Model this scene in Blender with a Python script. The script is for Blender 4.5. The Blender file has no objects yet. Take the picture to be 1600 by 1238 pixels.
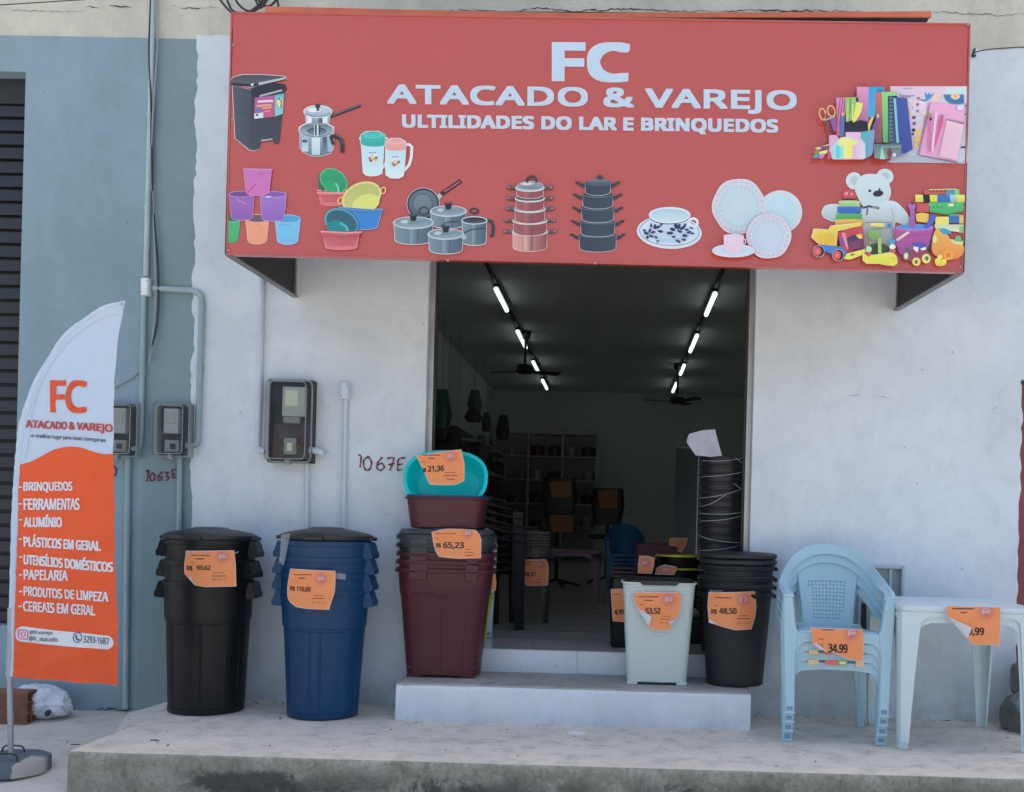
import bpy, bmesh, math, random
from mathutils import Vector, Matrix
random.seed(7)
R = math.radians
SC = bpy.context.scene
COL = SC.collection

# ---------------------------------------------------------------- camera
F, CX, CY = 1610.0, 935.0, 818.0
YAW, ROLL = R(0.96), R(1.45)
CAM = Vector((0, -6.05, 1.10))
fw = Vector((-math.sin(YAW), math.cos(YAW), 0))
r0 = Vector((math.cos(YAW), math.sin(YAW), 0)); u0 = Vector((0, 0, 1))
rt = math.cos(ROLL)*r0 + math.sin(ROLL)*u0
up = -math.sin(ROLL)*r0 + math.cos(ROLL)*u0
cam_data = bpy.data.cameras.new('camera'); cam = bpy.data.objects.new('camera', cam_data); COL.objects.link(cam)
m = Matrix.Identity(4)
for i in range(3):
    m[i][0], m[i][1], m[i][2], m[i][3] = rt[i], up[i], -fw[i], CAM[i]
cam.matrix_world = m
cam_data.sensor_fit = 'HORIZONTAL'; cam_data.sensor_width = 36
cam_data.lens = 36*F/1600
cam_data.shift_x = -(CX-800)/1600; cam_data.shift_y = (CY-619)/1600
cam_data.clip_start = .05; cam_data.clip_end = 2000
SC.camera = cam

# ---------------------------------------------------------------- light
w = bpy.data.worlds.new('World'); SC.world = w; w.use_nodes = True
nt = w.node_tree; bg = nt.nodes['Background']
sky = nt.nodes.new('ShaderNodeTexSky'); sky.sky_type = 'NISHITA'; sky.sun_disc = False
SUN_EL, SUN_AZ = R(66), R(14)          # azimuth: clockwise from +Y
sky.sun_elevation = SUN_EL; sky.sun_rotation = SUN_AZ
sky.air_density = 1.0; sky.dust_density = 5.0; sky.ozone_density = 1.0
nt.links.new(sky.outputs[0], bg.inputs[0]); bg.inputs[1].default_value = .15
sl = bpy.data.lights.new('sun', 'SUN'); sun = bpy.data.objects.new('sun', sl); COL.objects.link(sun)
sl.energy = 3.6; sl.angle = R(.6); sl.color = (1, .97, .92)
sd = Vector((math.sin(SUN_AZ)*math.cos(SUN_EL), math.cos(SUN_AZ)*math.cos(SUN_EL), math.sin(SUN_EL)))
sun.rotation_euler = sd.to_track_quat('Z', 'Y').to_euler()
SC.view_settings.view_transform = 'Standard'; SC.view_settings.look = 'None'
SC.view_settings.exposure = 1.17; SC.view_settings.gamma = 1; SC.view_settings.use_curve_mapping = False
SC.render.engine = 'CYCLES'
SC.cycles.use_denoising = True
SC.cycles.max_bounces = 12; SC.cycles.diffuse_bounces = 8; SC.cycles.transparent_max_bounces = 12

# ---------------------------------------------------------------- helpers
def P(px, py, Y):
    d = fw + ((px-CX)/F)*rt - ((py-CY)/F)*up
    return CAM + d*((Y-CAM.y)/d.y)
def G(px, py, Z):
    d = fw + ((px-CX)/F)*rt - ((py-CY)/F)*up
    return CAM + d*((Z-CAM.z)/d.z)
def lin1(v):
    v /= 255.0
    return v/12.92 if v <= .04045 else ((v+.055)/1.055)**2.4
def lin(c): return tuple(lin1(v) for v in c)
WREF = lin((198, 209, 223))
def A(r, g, b):                  # colour read in shade light -> base colour
    return tuple(min(.85, max(.004, .8*lin1(v)/wv)) for v, wv in zip((r, g, b), WREF))

MATS = {}
def mat(name, col, rough=.5, metal=0, bump=0, bscale=40, var=0, vscale=6, spec=.5, coat=0, emit=None, alpha=1, stretch=(1,1,1), trans=0, detail=6):
    if name in MATS: return MATS[name]
    M = bpy.data.materials.new(name); M.use_nodes = True; n = M.node_tree; b = n.nodes['Principled BSDF']
    b.inputs['Base Color'].default_value = (*col, 1); b.inputs['Roughness'].default_value = rough
    b.inputs['Metallic'].default_value = metal; b.inputs['Specular IOR Level'].default_value = spec
    if coat: b.inputs['Coat Weight'].default_value = coat; b.inputs['Coat Roughness'].default_value = .1
    if trans: b.inputs['Transmission Weight'].default_value = trans
    if alpha < 1: b.inputs['Alpha'].default_value = alpha
    if emit: b.inputs['Emission Color'].default_value = (*emit[0], 1); b.inputs['Emission Strength'].default_value = emit[1]
    if bump or var:
        tc = n.nodes.new('ShaderNodeTexCoord'); mp = n.nodes.new('ShaderNodeMapping')
        mp.inputs['Scale'].default_value = stretch; n.links.new(tc.outputs['Object'], mp.inputs[0])
    if var:
        t = n.nodes.new('ShaderNodeTexNoise'); t.inputs['Scale'].default_value = vscale; t.inputs['Detail'].default_value = detail
        n.links.new(mp.outputs[0], t.inputs['Vector'])
        mr = n.nodes.new('ShaderNodeMapRange'); mr.inputs[1].default_value = .3; mr.inputs[2].default_value = .7
        mr.inputs[3].default_value = 1-var; mr.inputs[4].default_value = 1+var
        n.links.new(t.outputs[0], mr.inputs[0])
        mx = n.nodes.new('ShaderNodeMix'); mx.data_type = 'RGBA'; mx.blend_type = 'MULTIPLY'; mx.inputs[0].default_value = 1
        mx.inputs[6].default_value = (*col, 1); n.links.new(mr.outputs[0], mx.inputs[7]); n.links.new(mx.outputs[2], b.inputs['Base Color'])
        rr = n.nodes.new('ShaderNodeMapRange'); rr.inputs[3].default_value = max(.05, rough-.12); rr.inputs[4].default_value = min(1, rough+.12)
        n.links.new(t.outputs[0], rr.inputs[0]); n.links.new(rr.outputs[0], b.inputs['Roughness'])
    if bump:
        t = n.nodes.new('ShaderNodeTexNoise'); t.inputs['Scale'].default_value = bscale; t.inputs['Detail'].default_value = 8
        n.links.new(mp.outputs[0], t.inputs['Vector'])
        bp = n.nodes.new('ShaderNodeBump'); bp.inputs['Strength'].default_value = bump; bp.inputs['Distance'].default_value = .01
        n.links.new(t.outputs[0], bp.inputs['Height']); n.links.new(bp.outputs[0], b.inputs['Normal'])
    MATS[name] = M
    return M

class N:                        # tiny node-graph helper
    def __init__(s, name, rough=.7):
        s.M = bpy.data.materials.new(name); s.M.use_nodes = True; s.n = s.M.node_tree; s.b = s.n.nodes['Principled BSDF']
        s.b.inputs['Roughness'].default_value = rough
        s.tc = s.n.nodes.new('ShaderNodeTexCoord').outputs['Object']; MATS[name] = s.M
    def link(s, a, b): s.n.links.new(a, b)
    def noise(s, scale, detail=6, stretch=None, rough=.5, dist=0):
        t = s.n.nodes.new('ShaderNodeTexNoise'); t.inputs['Scale'].default_value = scale; t.inputs['Detail'].default_value = detail
        t.inputs['Roughness'].default_value = rough; t.inputs['Distortion'].default_value = dist
        if stretch:
            mp = s.n.nodes.new('ShaderNodeMapping'); mp.inputs['Scale'].default_value = stretch
            s.link(s.tc, mp.inputs[0]); s.link(mp.outputs[0], t.inputs['Vector'])
        else: s.link(s.tc, t.inputs['Vector'])
        return t.outputs[0]
    def rng(s, v, a, b, c=0, d=1):
        r = s.n.nodes.new('ShaderNodeMapRange')
        for i, q in enumerate((a, b, c, d)): r.inputs[i+1].default_value = q
        s.link(v, r.inputs[0]); return r.outputs[0]
    def math(s, op, a, b):
        r = s.n.nodes.new('ShaderNodeMath'); r.operation = op
        for i, q in enumerate((a, b)):
            if isinstance(q, (int, float)): r.inputs[i].default_value = q
            else: s.link(q, r.inputs[i])
        return r.outputs[0]
    def xyz(s, i):
        r = s.n.nodes.new('ShaderNodeSeparateXYZ'); s.link(s.tc, r.inputs[0]); return r.outputs[i]
    def mix(s, f, a, b, mode='MIX'):
        r = s.n.nodes.new('ShaderNodeMix'); r.data_type = 'RGBA'; r.blend_type = mode
        if isinstance(f, (int, float)): r.inputs[0].default_value = f
        else: s.link(f, r.inputs[0])
        for i, q in ((6, a), (7, b)):
            if isinstance(q, tuple): r.inputs[i].default_value = (*q[:3], 1)
            else: s.link(q, r.inputs[i])
        return r.outputs[2]
    def col(s, c): s.link(c, s.b.inputs['Base Color'])
    def bump(s, h, st=.3, dist=.01, prev=None):
        r = s.n.nodes.new('ShaderNodeBump'); r.inputs['Strength'].default_value = st; r.inputs['Distance'].default_value = dist
        s.link(h, r.inputs['Height'])
        if prev: s.link(prev, r.inputs['Normal'])
        s.link(r.outputs[0], s.b.inputs['Normal']); return r.outputs[0]

def mk(name, verts, faces, M, parent=None, smooth=False, bevel=0, solid=0, cols=None, seg=2, sharp=35):
    me = bpy.data.meshes.new(name); me.from_pydata([tuple(v) for v in verts], [], faces); me.update()
    for mm in (M if isinstance(M, (list, tuple)) else [M]): me.materials.append(mm)
    if smooth:
        me.polygons.foreach_set('use_smooth', [True]*len(me.polygons))
        me.set_sharp_from_angle(angle=R(sharp))
    if cols:
        ca = me.color_attributes.new('Col', 'FLOAT_COLOR', 'POINT')
        for i, c in enumerate(cols): ca.data[i].color = (*c, 1)
    o = bpy.data.objects.new(name, me); COL.objects.link(o)
    if parent: o.parent = parent
    if solid:
        s = o.modifiers.new('solid', 'SOLIDIFY'); s.thickness = solid; s.offset = 0
    if bevel:
        b = o.modifiers.new('bevel', 'BEVEL'); b.width = bevel; b.segments = seg; b.limit_method = 'ANGLE'; b.harden_normals = False
        me.polygons.foreach_set('use_smooth', [True]*len(me.polygons)); me.set_sharp_from_angle(angle=R(sharp))
    return o
def tag(o, label=None, cat=None, group=None, kind=None):
    for k, v in (('label', label), ('category', cat), ('group', group), ('kind', kind)):
        if v: o[k] = v
    return o
def root(name, loc, label, cat, group=None, rz=0):
    o = bpy.data.objects.new(name, None); COL.objects.link(o); o.location = loc; o.rotation_euler = (0, 0, rz)
    o.empty_display_size = .1
    return tag(o, label, cat, group)
def boxvf(x0, x1, y0, y1, z0, z1):
    v = [(x, y, z) for z in (z0, z1) for y in (y0, y1) for x in (x0, x1)]
    f = [(0,2,3,1), (4,5,7,6), (0,1,5,4), (2,6,7,3), (0,4,6,2), (1,3,7,5)]
    return v, f
def box(name, x0, x1, y0, y1, z0, z1, M, parent=None, bevel=0, **k):
    v, f = boxvf(x0, x1, y0, y1, z0, z1); return mk(name, v, f, M, parent, bevel=bevel, **k)
def joinvf(parts):
    V, Fc = [], []
    for v, f in parts:
        k = len(V); V += list(v); Fc += [tuple(i+k for i in q) for q in f]
    return V, Fc
def loftvf(rings, seg=48, cb=True, ct=False):
    """rings: (z, rx, ry, n, ox, oy) superellipse rings"""
    V, Fc = [], []
    for rg in rings:
        z, rx, ry, n = rg[:4]; ox, oy = (rg[4], rg[5]) if len(rg) > 4 else (0, 0)
        fn = rg[6] if len(rg) > 6 else None
        for i in range(seg):
            t = 2*math.pi*i/seg; c, s = math.cos(t), math.sin(t); k = 1
            if fn: k = fn(t)
            V.append((ox + k*rx*math.copysign(abs(c)**(2/n), c), oy + k*ry*math.copysign(abs(s)**(2/n), s), z))
    for r in range(len(rings)-1):
        for i in range(seg):
            j = (i+1) % seg; Fc.append((r*seg+i, r*seg+j, (r+1)*seg+j, (r+1)*seg+i))
    if cb: Fc.append(tuple(reversed(range(seg))))
    if ct: Fc.append(tuple((len(rings)-1)*seg+i for i in range(seg)))
    return V, Fc
def smoothpath(pts, rad=.03, n=5):
    pts = [Vector(p) for p in pts]; out = [pts[0]]
    for a, b, c in zip(pts, pts[1:], pts[2:]):
        d1, d2 = (a-b), (c-b); l = min(rad, d1.length*.49, d2.length*.49)
        p, q = b+d1.normalized()*l, b+d2.normalized()*l
        for i in range(n+1):
            t = i/n; out.append(p*(1-t)**2 + b*2*t*(1-t) + q*t*t)
    out.append(pts[-1]); return out
def tubevf(path, r, seg=10, cap=True):
    path = [Vector(p) for p in path]; V, Fc = [], []; nrm = None
    for i, p in enumerate(path):
        t = (path[min(i+1, len(path)-1)] - path[max(i-1, 0)]).normalized()
        if nrm is None:
            nrm = t.orthogonal().normalized()
        nrm = (nrm - t*nrm.dot(t)).normalized(); bn = t.cross(nrm)
        rr = r[i] if isinstance(r, (list, tuple)) else r
        for k in range(seg):
            a = 2*math.pi*k/seg; V.append(p + (nrm*math.cos(a)+bn*math.sin(a))*rr)
    for i in range(len(path)-1):
        for k in range(seg):
            j = (k+1) % seg; Fc.append((i*seg+k, i*seg+j, (i+1)*seg+j, (i+1)*seg+k))
    if cap: Fc += [tuple(reversed(range(seg))), tuple((len(path)-1)*seg+k for k in range(seg))]
    return V, Fc
def tube(name, pts, r, M, parent=None, rad=.03, seg=10, n=5):
    v, f = tubevf(smoothpath(pts, rad, n), r, seg); return mk(name, v, f, M, parent, smooth=True)
def bandvf(path, wv, w, t):
    """rectangular band swept on path; wv(i)->width direction"""
    path = [Vector(p) for p in path]; V, Fc = [], []
    for i, p in enumerate(path):
        tg = (path[min(i+1, len(path)-1)] - path[max(i-1, 0)]).normalized()
        wd = Vector(wv[i]) if isinstance(wv, list) else Vector(wv)
        wd = (wd - tg*wd.dot(tg)).normalized(); nn = tg.cross(wd)
        ww = w[i] if isinstance(w, (list, tuple)) else w
        V += [p+wd*ww/2+nn*t/2, p-wd*ww/2+nn*t/2, p-wd*ww/2-nn*t/2, p+wd*ww/2-nn*t/2]
    for i in range(len(path)-1):
        for k in range(4):
            j = (k+1) % 4; Fc.append((i*4+k, i*4+j, i*4+4+j, i*4+4+k))
    Fc += [(3,2,1,0), tuple(len(V)-4+k for k in range(4))]
    return V, Fc
def cr(pts, n=6):              # catmull-rom through 3D/2D points
    pts = [Vector(p) for p in pts]; out = []
    q = [pts[0]*2-pts[1]] + pts + [pts[-1]*2-pts[-2]]
    for i in range(1, len(q)-2):
        a, b, c, d = q[i-1:i+3]
        for k in range(n):
            t = k/n; out.append(.5*((2*b)+(c-a)*t+(2*a-5*b+4*c-d)*t*t+(3*b-a-3*c+d)*t**3))
    out.append(pts[-1]); return out
def extrude2d(pts, f0, f1):     # 2D outline -> solid between two mapping functions
    n = len(pts); V = [f0(*p) for p in pts] + [f1(*p) for p in pts]
    Fc = [tuple(range(n)), tuple(reversed(range(n, 2*n)))] + [(i, i+n, (i+1) % n+n, (i+1) % n) for i in range(n)]
    return V, Fc
def children(o): return [c for c in bpy.data.objects if c.parent == o]
def copy_tree(o, parent=None):
    c = o.copy(); COL.objects.link(c)
    if parent: c.parent = parent
    for ch in children(o): copy_tree(ch, c)
    return c

# text -> 2D mesh in a unit box fitted to a rectangle
import os
FONT = None
try:
    FONT = bpy.data.fonts.load(os.path.join(bpy.utils.system_resource('DATAFILES', path='fonts'), 'NotoSansHebrew-Regular.woff2'))
except Exception:
    FONT = None
def textmesh(s, bold=0.0, spacing=1.0):
    cu = bpy.data.curves.new('t', 'FONT'); cu.body = s
    if FONT: cu.font = FONT
    cu.offset = bold; cu.resolution_u = 4; cu.space_character = spacing
    cu.fill_mode = 'FRONT' if hasattr(cu, 'fill_mode') else cu.fill_mode
    o = bpy.data.objects.new('t', cu); me = o.to_mesh()
    V = [(v.co.x, v.co.y) for v in me.vertices]; Fc = [tuple(p.vertices) for p in me.polygons]
    o.to_mesh_clear(); bpy.data.objects.remove(o); bpy.data.curves.remove(cu)
    return V, Fc
def text_px(s, x0, x1, yt, yb, slope=0.0, bold=.02, shear=0, spacing=1.0):
    """photo pixel verts of a string fitted to x0..x1, yt..yb (at the left end)"""
    V, Fc = textmesh(s, 0, spacing)
    xs = [v[0] for v in V]; ys = [v[1] for v in V]; a, b, c, d = min(xs), max(xs), min(ys), max(ys)
    g_ = bold*abs(yb-yt)/.72                      # stroke thickening: the glyphs laid several times, shifted round a small circle
    x0 += g_; x1 -= g_; yt += g_*.7; yb -= g_*.7
    out = []; FF = []
    sh = [(0, 0)] if g_ < .05 else [(1, .7), (1, -.7), (-1, .7), (-1, -.7), (1, 0), (-1, 0), (0, .7), (0, -.7), (1, .35), (1, -.35), (-1, .35), (-1, -.35), (.5, .7), (-.5, .7), (.5, -.7), (-.5, -.7)]
    for k, (sx, sy) in enumerate(sh):
        n0 = len(out)
        for x, y in V:
            u = (x-a)/(b-a); v = (y-c)/(d-c); X = x0+u*(x1-x0)
            out.append((X + shear*(v-.5) + sx*g_, yb+(yt-yb)*v + slope*(X-x0) + sy*g_, k*2.5e-5))
        FF += [tuple(i+n0 for i in f) for f in Fc]
    return out, FF

# vertex-coloured flat print
def vcmat(name, rough=.45, coat=0, spec=.5):
    M = mat(name, (1,1,1), rough, spec=spec, coat=coat); n = M.node_tree
    a = n.nodes.new('ShaderNodeVertexColor'); a.layer_name = 'Col'; n.links.new(a.outputs[0], n.nodes['Principled BSDF'].inputs['Base Color'])
    return M
class Art:
    def __init__(s, o=(0, 0), sc=1.0, proj=None, step=.0002, base=.0015):
        s.o, s.s, s.V, s.F, s.C, s.d, s.step, s.proj = o, sc, [], [], [], base, step, proj
    def _add(s, pts, faces, cols):
        s.d += s.step; k = len(s.V)
        for x, y in pts: s.V.append(s.proj(s.o[0]+x/s.s, s.o[1]+y/s.s, s.d))
        s.F += [tuple(i+k for i in f) for f in faces]; s.C += cols
    def poly(s, pts, c, c2=None, halo=0, hc=(200, 215, 235), horiz=False):
        if len(pts[0]) > 2: pts = [(p[0], p[1]) for p in pts]
        if halo:
            n = len(pts); area = sum(pts[i][0]*pts[(i+1) % n][1]-pts[(i+1) % n][0]*pts[i][1] for i in range(n)); sg = 1 if area > 0 else -1
            op = []
            for i in range(n):
                a, b = Vector(pts[i-1]), Vector(pts[(i+1) % n]); t = (b-a)
                if t.length < 1e-6: t = Vector((1, 0))
                t.normalize(); op.append((pts[i][0]+t.y*sg*halo, pts[i][1]-t.x*sg*halo))
            s._add(op, [tuple(range(n))], [A(*hc)]*n)
        if c2 is None: cs = [A(*c)]*len(pts)
        else:
            k = 0 if horiz else 1; lo = min(p[k] for p in pts); hi = max(p[k] for p in pts); a, b = A(*c), A(*c2)
            cs = [tuple(p+(q-p)*(v[k]-lo)/max(1e-6, hi-lo) for p, q in zip(a, b)) for v in pts]
        s._add(pts, [tuple(range(len(pts)))], cs)
    def ell(s, x, y, rx, ry, c, c2=None, rot=0, n=28, **k):
        cr_, sr = math.cos(R(rot)), math.sin(R(rot)); pts = []
        for i in range(n):
            a = 2*math.pi*i/n; u, v = rx*math.cos(a), ry*math.sin(a); pts.append((x+u*cr_-v*sr, y+u*sr+v*cr_))
        s.poly(pts, c, c2, **k)
    def line(s, pts, w, c):
        pts = [Vector((p[0], p[1])) for p in pts]; L, Rr = [], []
        for i, p in enumerate(pts):
            t = (pts[min(i+1, len(pts)-1)]-pts[max(i-1, 0)]); t = t.normalized() if t.length else Vector((1, 0)); nn = Vector((-t.y, t.x))*w/2
            L.append(p+nn); Rr.append(p-nn)
        V = [(v.x, v.y) for v in L]+[(v.x, v.y) for v in Rr]; n = len(pts)
        s._add(V, [(i, i+1, n+i+1, n+i) for i in range(n-1)], [A(*c)]*len(V))
    def ring(s, x, y, rx, ry, w, c, rot=0, a0=0, a1=360, n=28):
        cr_, sr = math.cos(R(rot)), math.sin(R(rot)); pts = []
        for i in range(n+1):
            a = R(a0+(a1-a0)*i/n); u, v = rx*math.cos(a), ry*math.sin(a); pts.append((x+u*cr_-v*sr, y+u*sr+v*cr_))
        s.line(pts, w, c)
    def rect(s, x0, y0, x1, y1, c, c2=None, **k): s.poly([(x0, y0), (x1, y0), (x1, y1), (x0, y1)], c, c2, **k)
    def pot(s, x, y, rx, ry, h, c, c2, rim=None, taper=.94, halo=2, horiz=True):   # cylinder: top ellipse centre x,y
        pts = [(x+rx*math.cos(R(a)), y-0+ry*.2*math.sin(R(a))) for a in (180, 0)]
        pts = [(x-rx, y)] + [(x+rx, y)] + [(x+rx*taper*math.cos(R(a)), y+h-ry+ry*math.sin(R(a))) for a in range(0, 181, 15)]
        s.poly(pts, c, c2, halo=halo, horiz=horiz)
        if rim: s.ell(x, y, rx, ry, rim)
    def text(s, t, x0, x1, yt, yb, c, slope=0, bold=.02, shear=0):
        V, Fc = text_px(t, x0, x1, yt, yb, slope, 0, shear); s._add([v[:2] for v in V], Fc, [A(*c)]*len(V))
    def done(s, name, M, parent, label=None):
        o = mk(name, s.V, s.F, M, parent, cols=s.C)
        if label: o['label'] = label
        return o

# ---------------------------------------------------------------- materials
def wall_mat(name, base, dark, bstr=.35, zdirt=(.0, .55), dirt=(.30, .29, .26), dirt_amt=.5, streak=.5):
    g = N(name, .8)
    a = g.noise(1.3, 10, (1, 1, .8), .68, .4); b = g.noise(6.5, 10, (1.15, 1, .9), .75); c = g.noise(55, 4)
    k = g.rng(a, .40, .62); col = g.mix(k, base, dark)
    scr = g.rng(g.noise(2.2, 12, (1, 1, 1), .85, 1.2), .60, .68); col = g.mix(g.math('MULTIPLY', scr, .35), col, tuple(v*.7 for v in dark))
    col = g.mix(g.math('MULTIPLY', g.rng(b, .5, .78), streak), col, tuple(v*.78 for v in dark))
    z = g.xyz(2); zd = g.rng(z, zdirt[1], zdirt[0])
    d = g.math('MULTIPLY', g.math('MULTIPLY', zd, zd), g.rng(g.noise(3.3, 9, None, .7), .36, .62))
    col = g.mix(g.math('MULTIPLY', d, dirt_amt), col, dirt)
    sp = g.rng(g.noise(23, 2, (1, 1, .8)), .745, .765); col = g.mix(g.math('MULTIPLY', sp, .45), col, (.12, .12, .12))
    g.col(col)
    p = g.bump(g.noise(4, 12, None, .78), bstr*1.3, .02); p = g.bump(g.noise(17, 8, None, .7), .22, .006, p); g.bump(c, .2, .004, p)
    return g.M
M_white = wall_mat('white wall paint', (.72, .79, .83), (.62, .69, .735), dirt=(.36, .34, .31), dirt_amt=.75)
M_blue = wall_mat('blue grey wall paint', A(120, 150, 172), A(110, 139, 158), dirt_amt=.45, streak=.25)
M_bluedk = wall_mat('grey blue wall paint', A(112, 140, 154), A(104, 132, 146), dirt_amt=.45, streak=.25)
M_cream = wall_mat('cream wall paint', A(186, 195, 192), A(166, 174, 174), bstr=.8, zdirt=(-5, -4))
M_redwall = wall_mat('dark red wall paint', A(128, 70, 78), A(105, 60, 68), bstr=.6)
M_reveal = wall_mat('reveal plaster', A(120, 132, 140), A(104, 116, 124))
M_inwall = mat('shop interior paint', (.58, .63, .61), .75, var=.05, bump=.1)
M_inceil = mat('shop ceiling', (.62, .66, .64), .8, var=.06)
M_crack = mat('crack', (.04, .035, .03), .9)
def concrete(name, light, mid, dark, moss=False):
    g = N(name, .85)
    a = g.noise(1.6, 10, None, .65, .3); b = g.noise(7, 9, None, .7); c = g.noise(70, 5, None, .7)
    col = g.mix(g.rng(a, .35, .65), light, mid)
    col = g.mix(g.math('MULTIPLY', g.rng(b, .48, .66), .75), col, dark)
    col = g.mix(g.math('MULTIPLY', g.rng(c, .52, .70), .5), col, dark)
    col = g.mix(g.math('MULTIPLY', g.rng(g.noise(3.2, 12, (.6, 2.2, 1), .82, .8), .55, .64), .4), col, tuple(v*.7 for v in dark))
    if moss:
        z = g.xyz(2)
        low = g.rng(z, -.02, -.14)
        st = g.math('MULTIPLY', g.rng(g.noise(2.6, 10, (1, 1, 1.6), .7, .6), .44, .56), low)
        x = g.xyz(0); st = g.math('MULTIPLY', st, g.rng(x, -1.95, -1.7))
        col = g.mix(g.math('MULTIPLY', g.rng(g.noise(5, 8, None, .7), .42, .6), .55), col, (.20, .21, .13))
        col = g.mix(g.math('MULTIPLY', st, .9), col, (.065, .07, .062))
        vs = g.rng(g.noise(16, 8, (1, 1, .35), .75), .52, .66); col = g.mix(g.math('MULTIPLY', vs, .5), col, (.12, .12, .10))
    if moss:
        big = g.rng(g.noise(1.6, 12, (1, 1, 1.2), .78, .5), .535, .585); lowm = g.rng(g.math('ADD', z, g.math('MULTIPLY', g.noise(9, 8, None, .8), .10)), -.005, -.03)
        col = g.mix(g.math('MULTIPLY', g.math('MULTIPLY', big, lowm), g.math('MULTIPLY', g.rng(g.xyz(0), -2.0, -1.85), .85)), col, (.055, .06, .055))
        fine = g.rng(g.noise(42, 6, (1, 1, .8), .8), .5, .66); col = g.mix(g.math('MULTIPLY', fine, .55), col, (.10, .10, .08))
    g.col(col)
    p = g.bump(b, .35 if not moss else .9, .012 if not moss else .03); g.bump(c, .3, .004, p)
    return g.M
M_plat = concrete('worn platform concrete', (.78, .70, .58), (.68, .62, .52), (.44, .41, .35))
M_left = concrete('grey pavement concrete', (.62, .58, .51), (.55, .52, .465), (.40, .385, .35))
M_face = concrete('stained kerb concrete', (.50, .47, .38), (.41, .39, .32), (.24, .23, .18), moss=True)
M_steptop = concrete('step top cement', (.50, .47, .42), (.43, .41, .37), (.31, .295, .27))
M_asph = mat('worn street paving', (.38, .35, .30), .9, bump=.5, bscale=120, var=.25, vscale=3)
M_step = wall_mat('white step paint', (.76, .80, .83), (.66, .71, .75), zdirt=(0, .14), dirt=(.38, .37, .34), dirt_amt=.6)
M_tile = mat('floor tile', (.78, .75, .68), .14, var=.08, vscale=2.5, coat=.2)
M_grout = mat('grout', (.22, .21, .19), .9)
M_alu = mat('aluminium', (.45, .45, .44), .4, metal=.7, var=.08)
M_dkmetal = mat('dark metal', (.02, .022, .024), .5)
M_shut = mat('shutter steel', (.026, .031, .038), .45, metal=.2, var=.15, vscale=3, bump=.05)
M_pvcB = mat('blue grey painted conduit', A(128, 155, 170), .45, var=.08)
M_pvcG = mat('grey conduit', A(150, 172, 186), .45, var=.08)
M_pvcW = mat('white painted conduit', A(172, 192, 214), .45, var=.05)
M_cable = mat('cable', (.025, .025, .027), .5)
M_cableG = mat('grey cable', (.28, .32, .34), .5)
M_black = mat('black plastic', (.005, .006, .0075), .42, spec=.35, var=.12, vscale=4, bump=.05, bscale=30)
M_blackr = mat('black lid plastic', (.016, .018, .021), .42, var=.1, bump=.05)
M_navy = mat('blue plastic', (.003, .048, .125), .42, spec=.35, var=.06, vscale=4, bump=.03, bscale=20)
M_maroon = mat('maroon plastic', (.085, .018, .027), .42, spec=.4, var=.08, vscale=4, bump=.03, bscale=20)
M_teal = mat('teal plastic', (.0, .62, .63), .35, var=.04)
M_bluebasin = mat('blue basin plastic', (.01, .07, .20), .35)
M_chair = mat('pale blue plastic', (.40, .60, .68), .42, var=.04, vscale=3, bump=.02, bscale=60)
M_table = mat('pale grey blue plastic', (.62, .73, .75), .42, var=.04, vscale=3)
M_tape = mat('clear tape', (.6, .65, .7), .18, alpha=.32)
M_paperw = mat('paper back', (.70, .70, .74), .7)
M_brick = mat('terracotta', A(116, 84, 72), .85, var=.2, vscale=12, bump=.4)
M_holeshade = mat('brick hole shade', (.06, .035, .028), .9)  # darker clay, shade inside the brick holes put into the colour
M_bag = mat('white plastic bag', (.68, .71, .76), .3, var=.08, vscale=10, bump=.6, bscale=18)
M_pole = mat('flag pole', (.33, .37, .41), .4, metal=.4)
M_wt = mat('painted weight', (.105, .125, .155), .6, var=.15, bump=.3)
M_rock = mat('dark rock', (.16, .17, .16), .9, var=.4, vscale=8, bump=.8, bscale=12)
M_print = vcmat('printed vinyl', .38)
M_ink = mat('ink', (.03, .022, .02), .6)
M_inkred = mat('dark red brush paint', (.13, .008, .018), .6)
M_yellow = mat('yellow plastic', (.60, .58, .03), .4)
M_mauve = mat('mauve plastic', (.30, .17, .25), .45)
M_kidblue = mat('strong blue plastic', (.01, .13, .32), .45)
M_dkgreen = mat('dark green plastic', (.01, .07, .05), .45)
M_twine = mat('white twine', (.55, .56, .58), .7)
M_lamp = mat('lit fluorescent tube', (.8, .8, .8), .4, emit=((.9, 1, .97), .75))
M_lampin = mat('lamp fitting', (.05, .05, .05), .6)
# signboard vinyl
g = N('red signboard vinyl', .24)
g.col(g.mix(g.rng(g.noise(.8, 3), .3, .7), (.52, .088, .062), (.48, .083, .065))); g.b.inputs['Coat Weight'].default_value = .6; g.b.inputs['Coat Roughness'].default_value = .12; g.bump(g.noise(.9, 2), .5, .06)
M_sign = g.M
M_letter = mat('pale lettering vinyl', (.52, .68, .80), .4)
M_letterline = mat('letter outline', (.78, .66, .70), .4)
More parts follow.
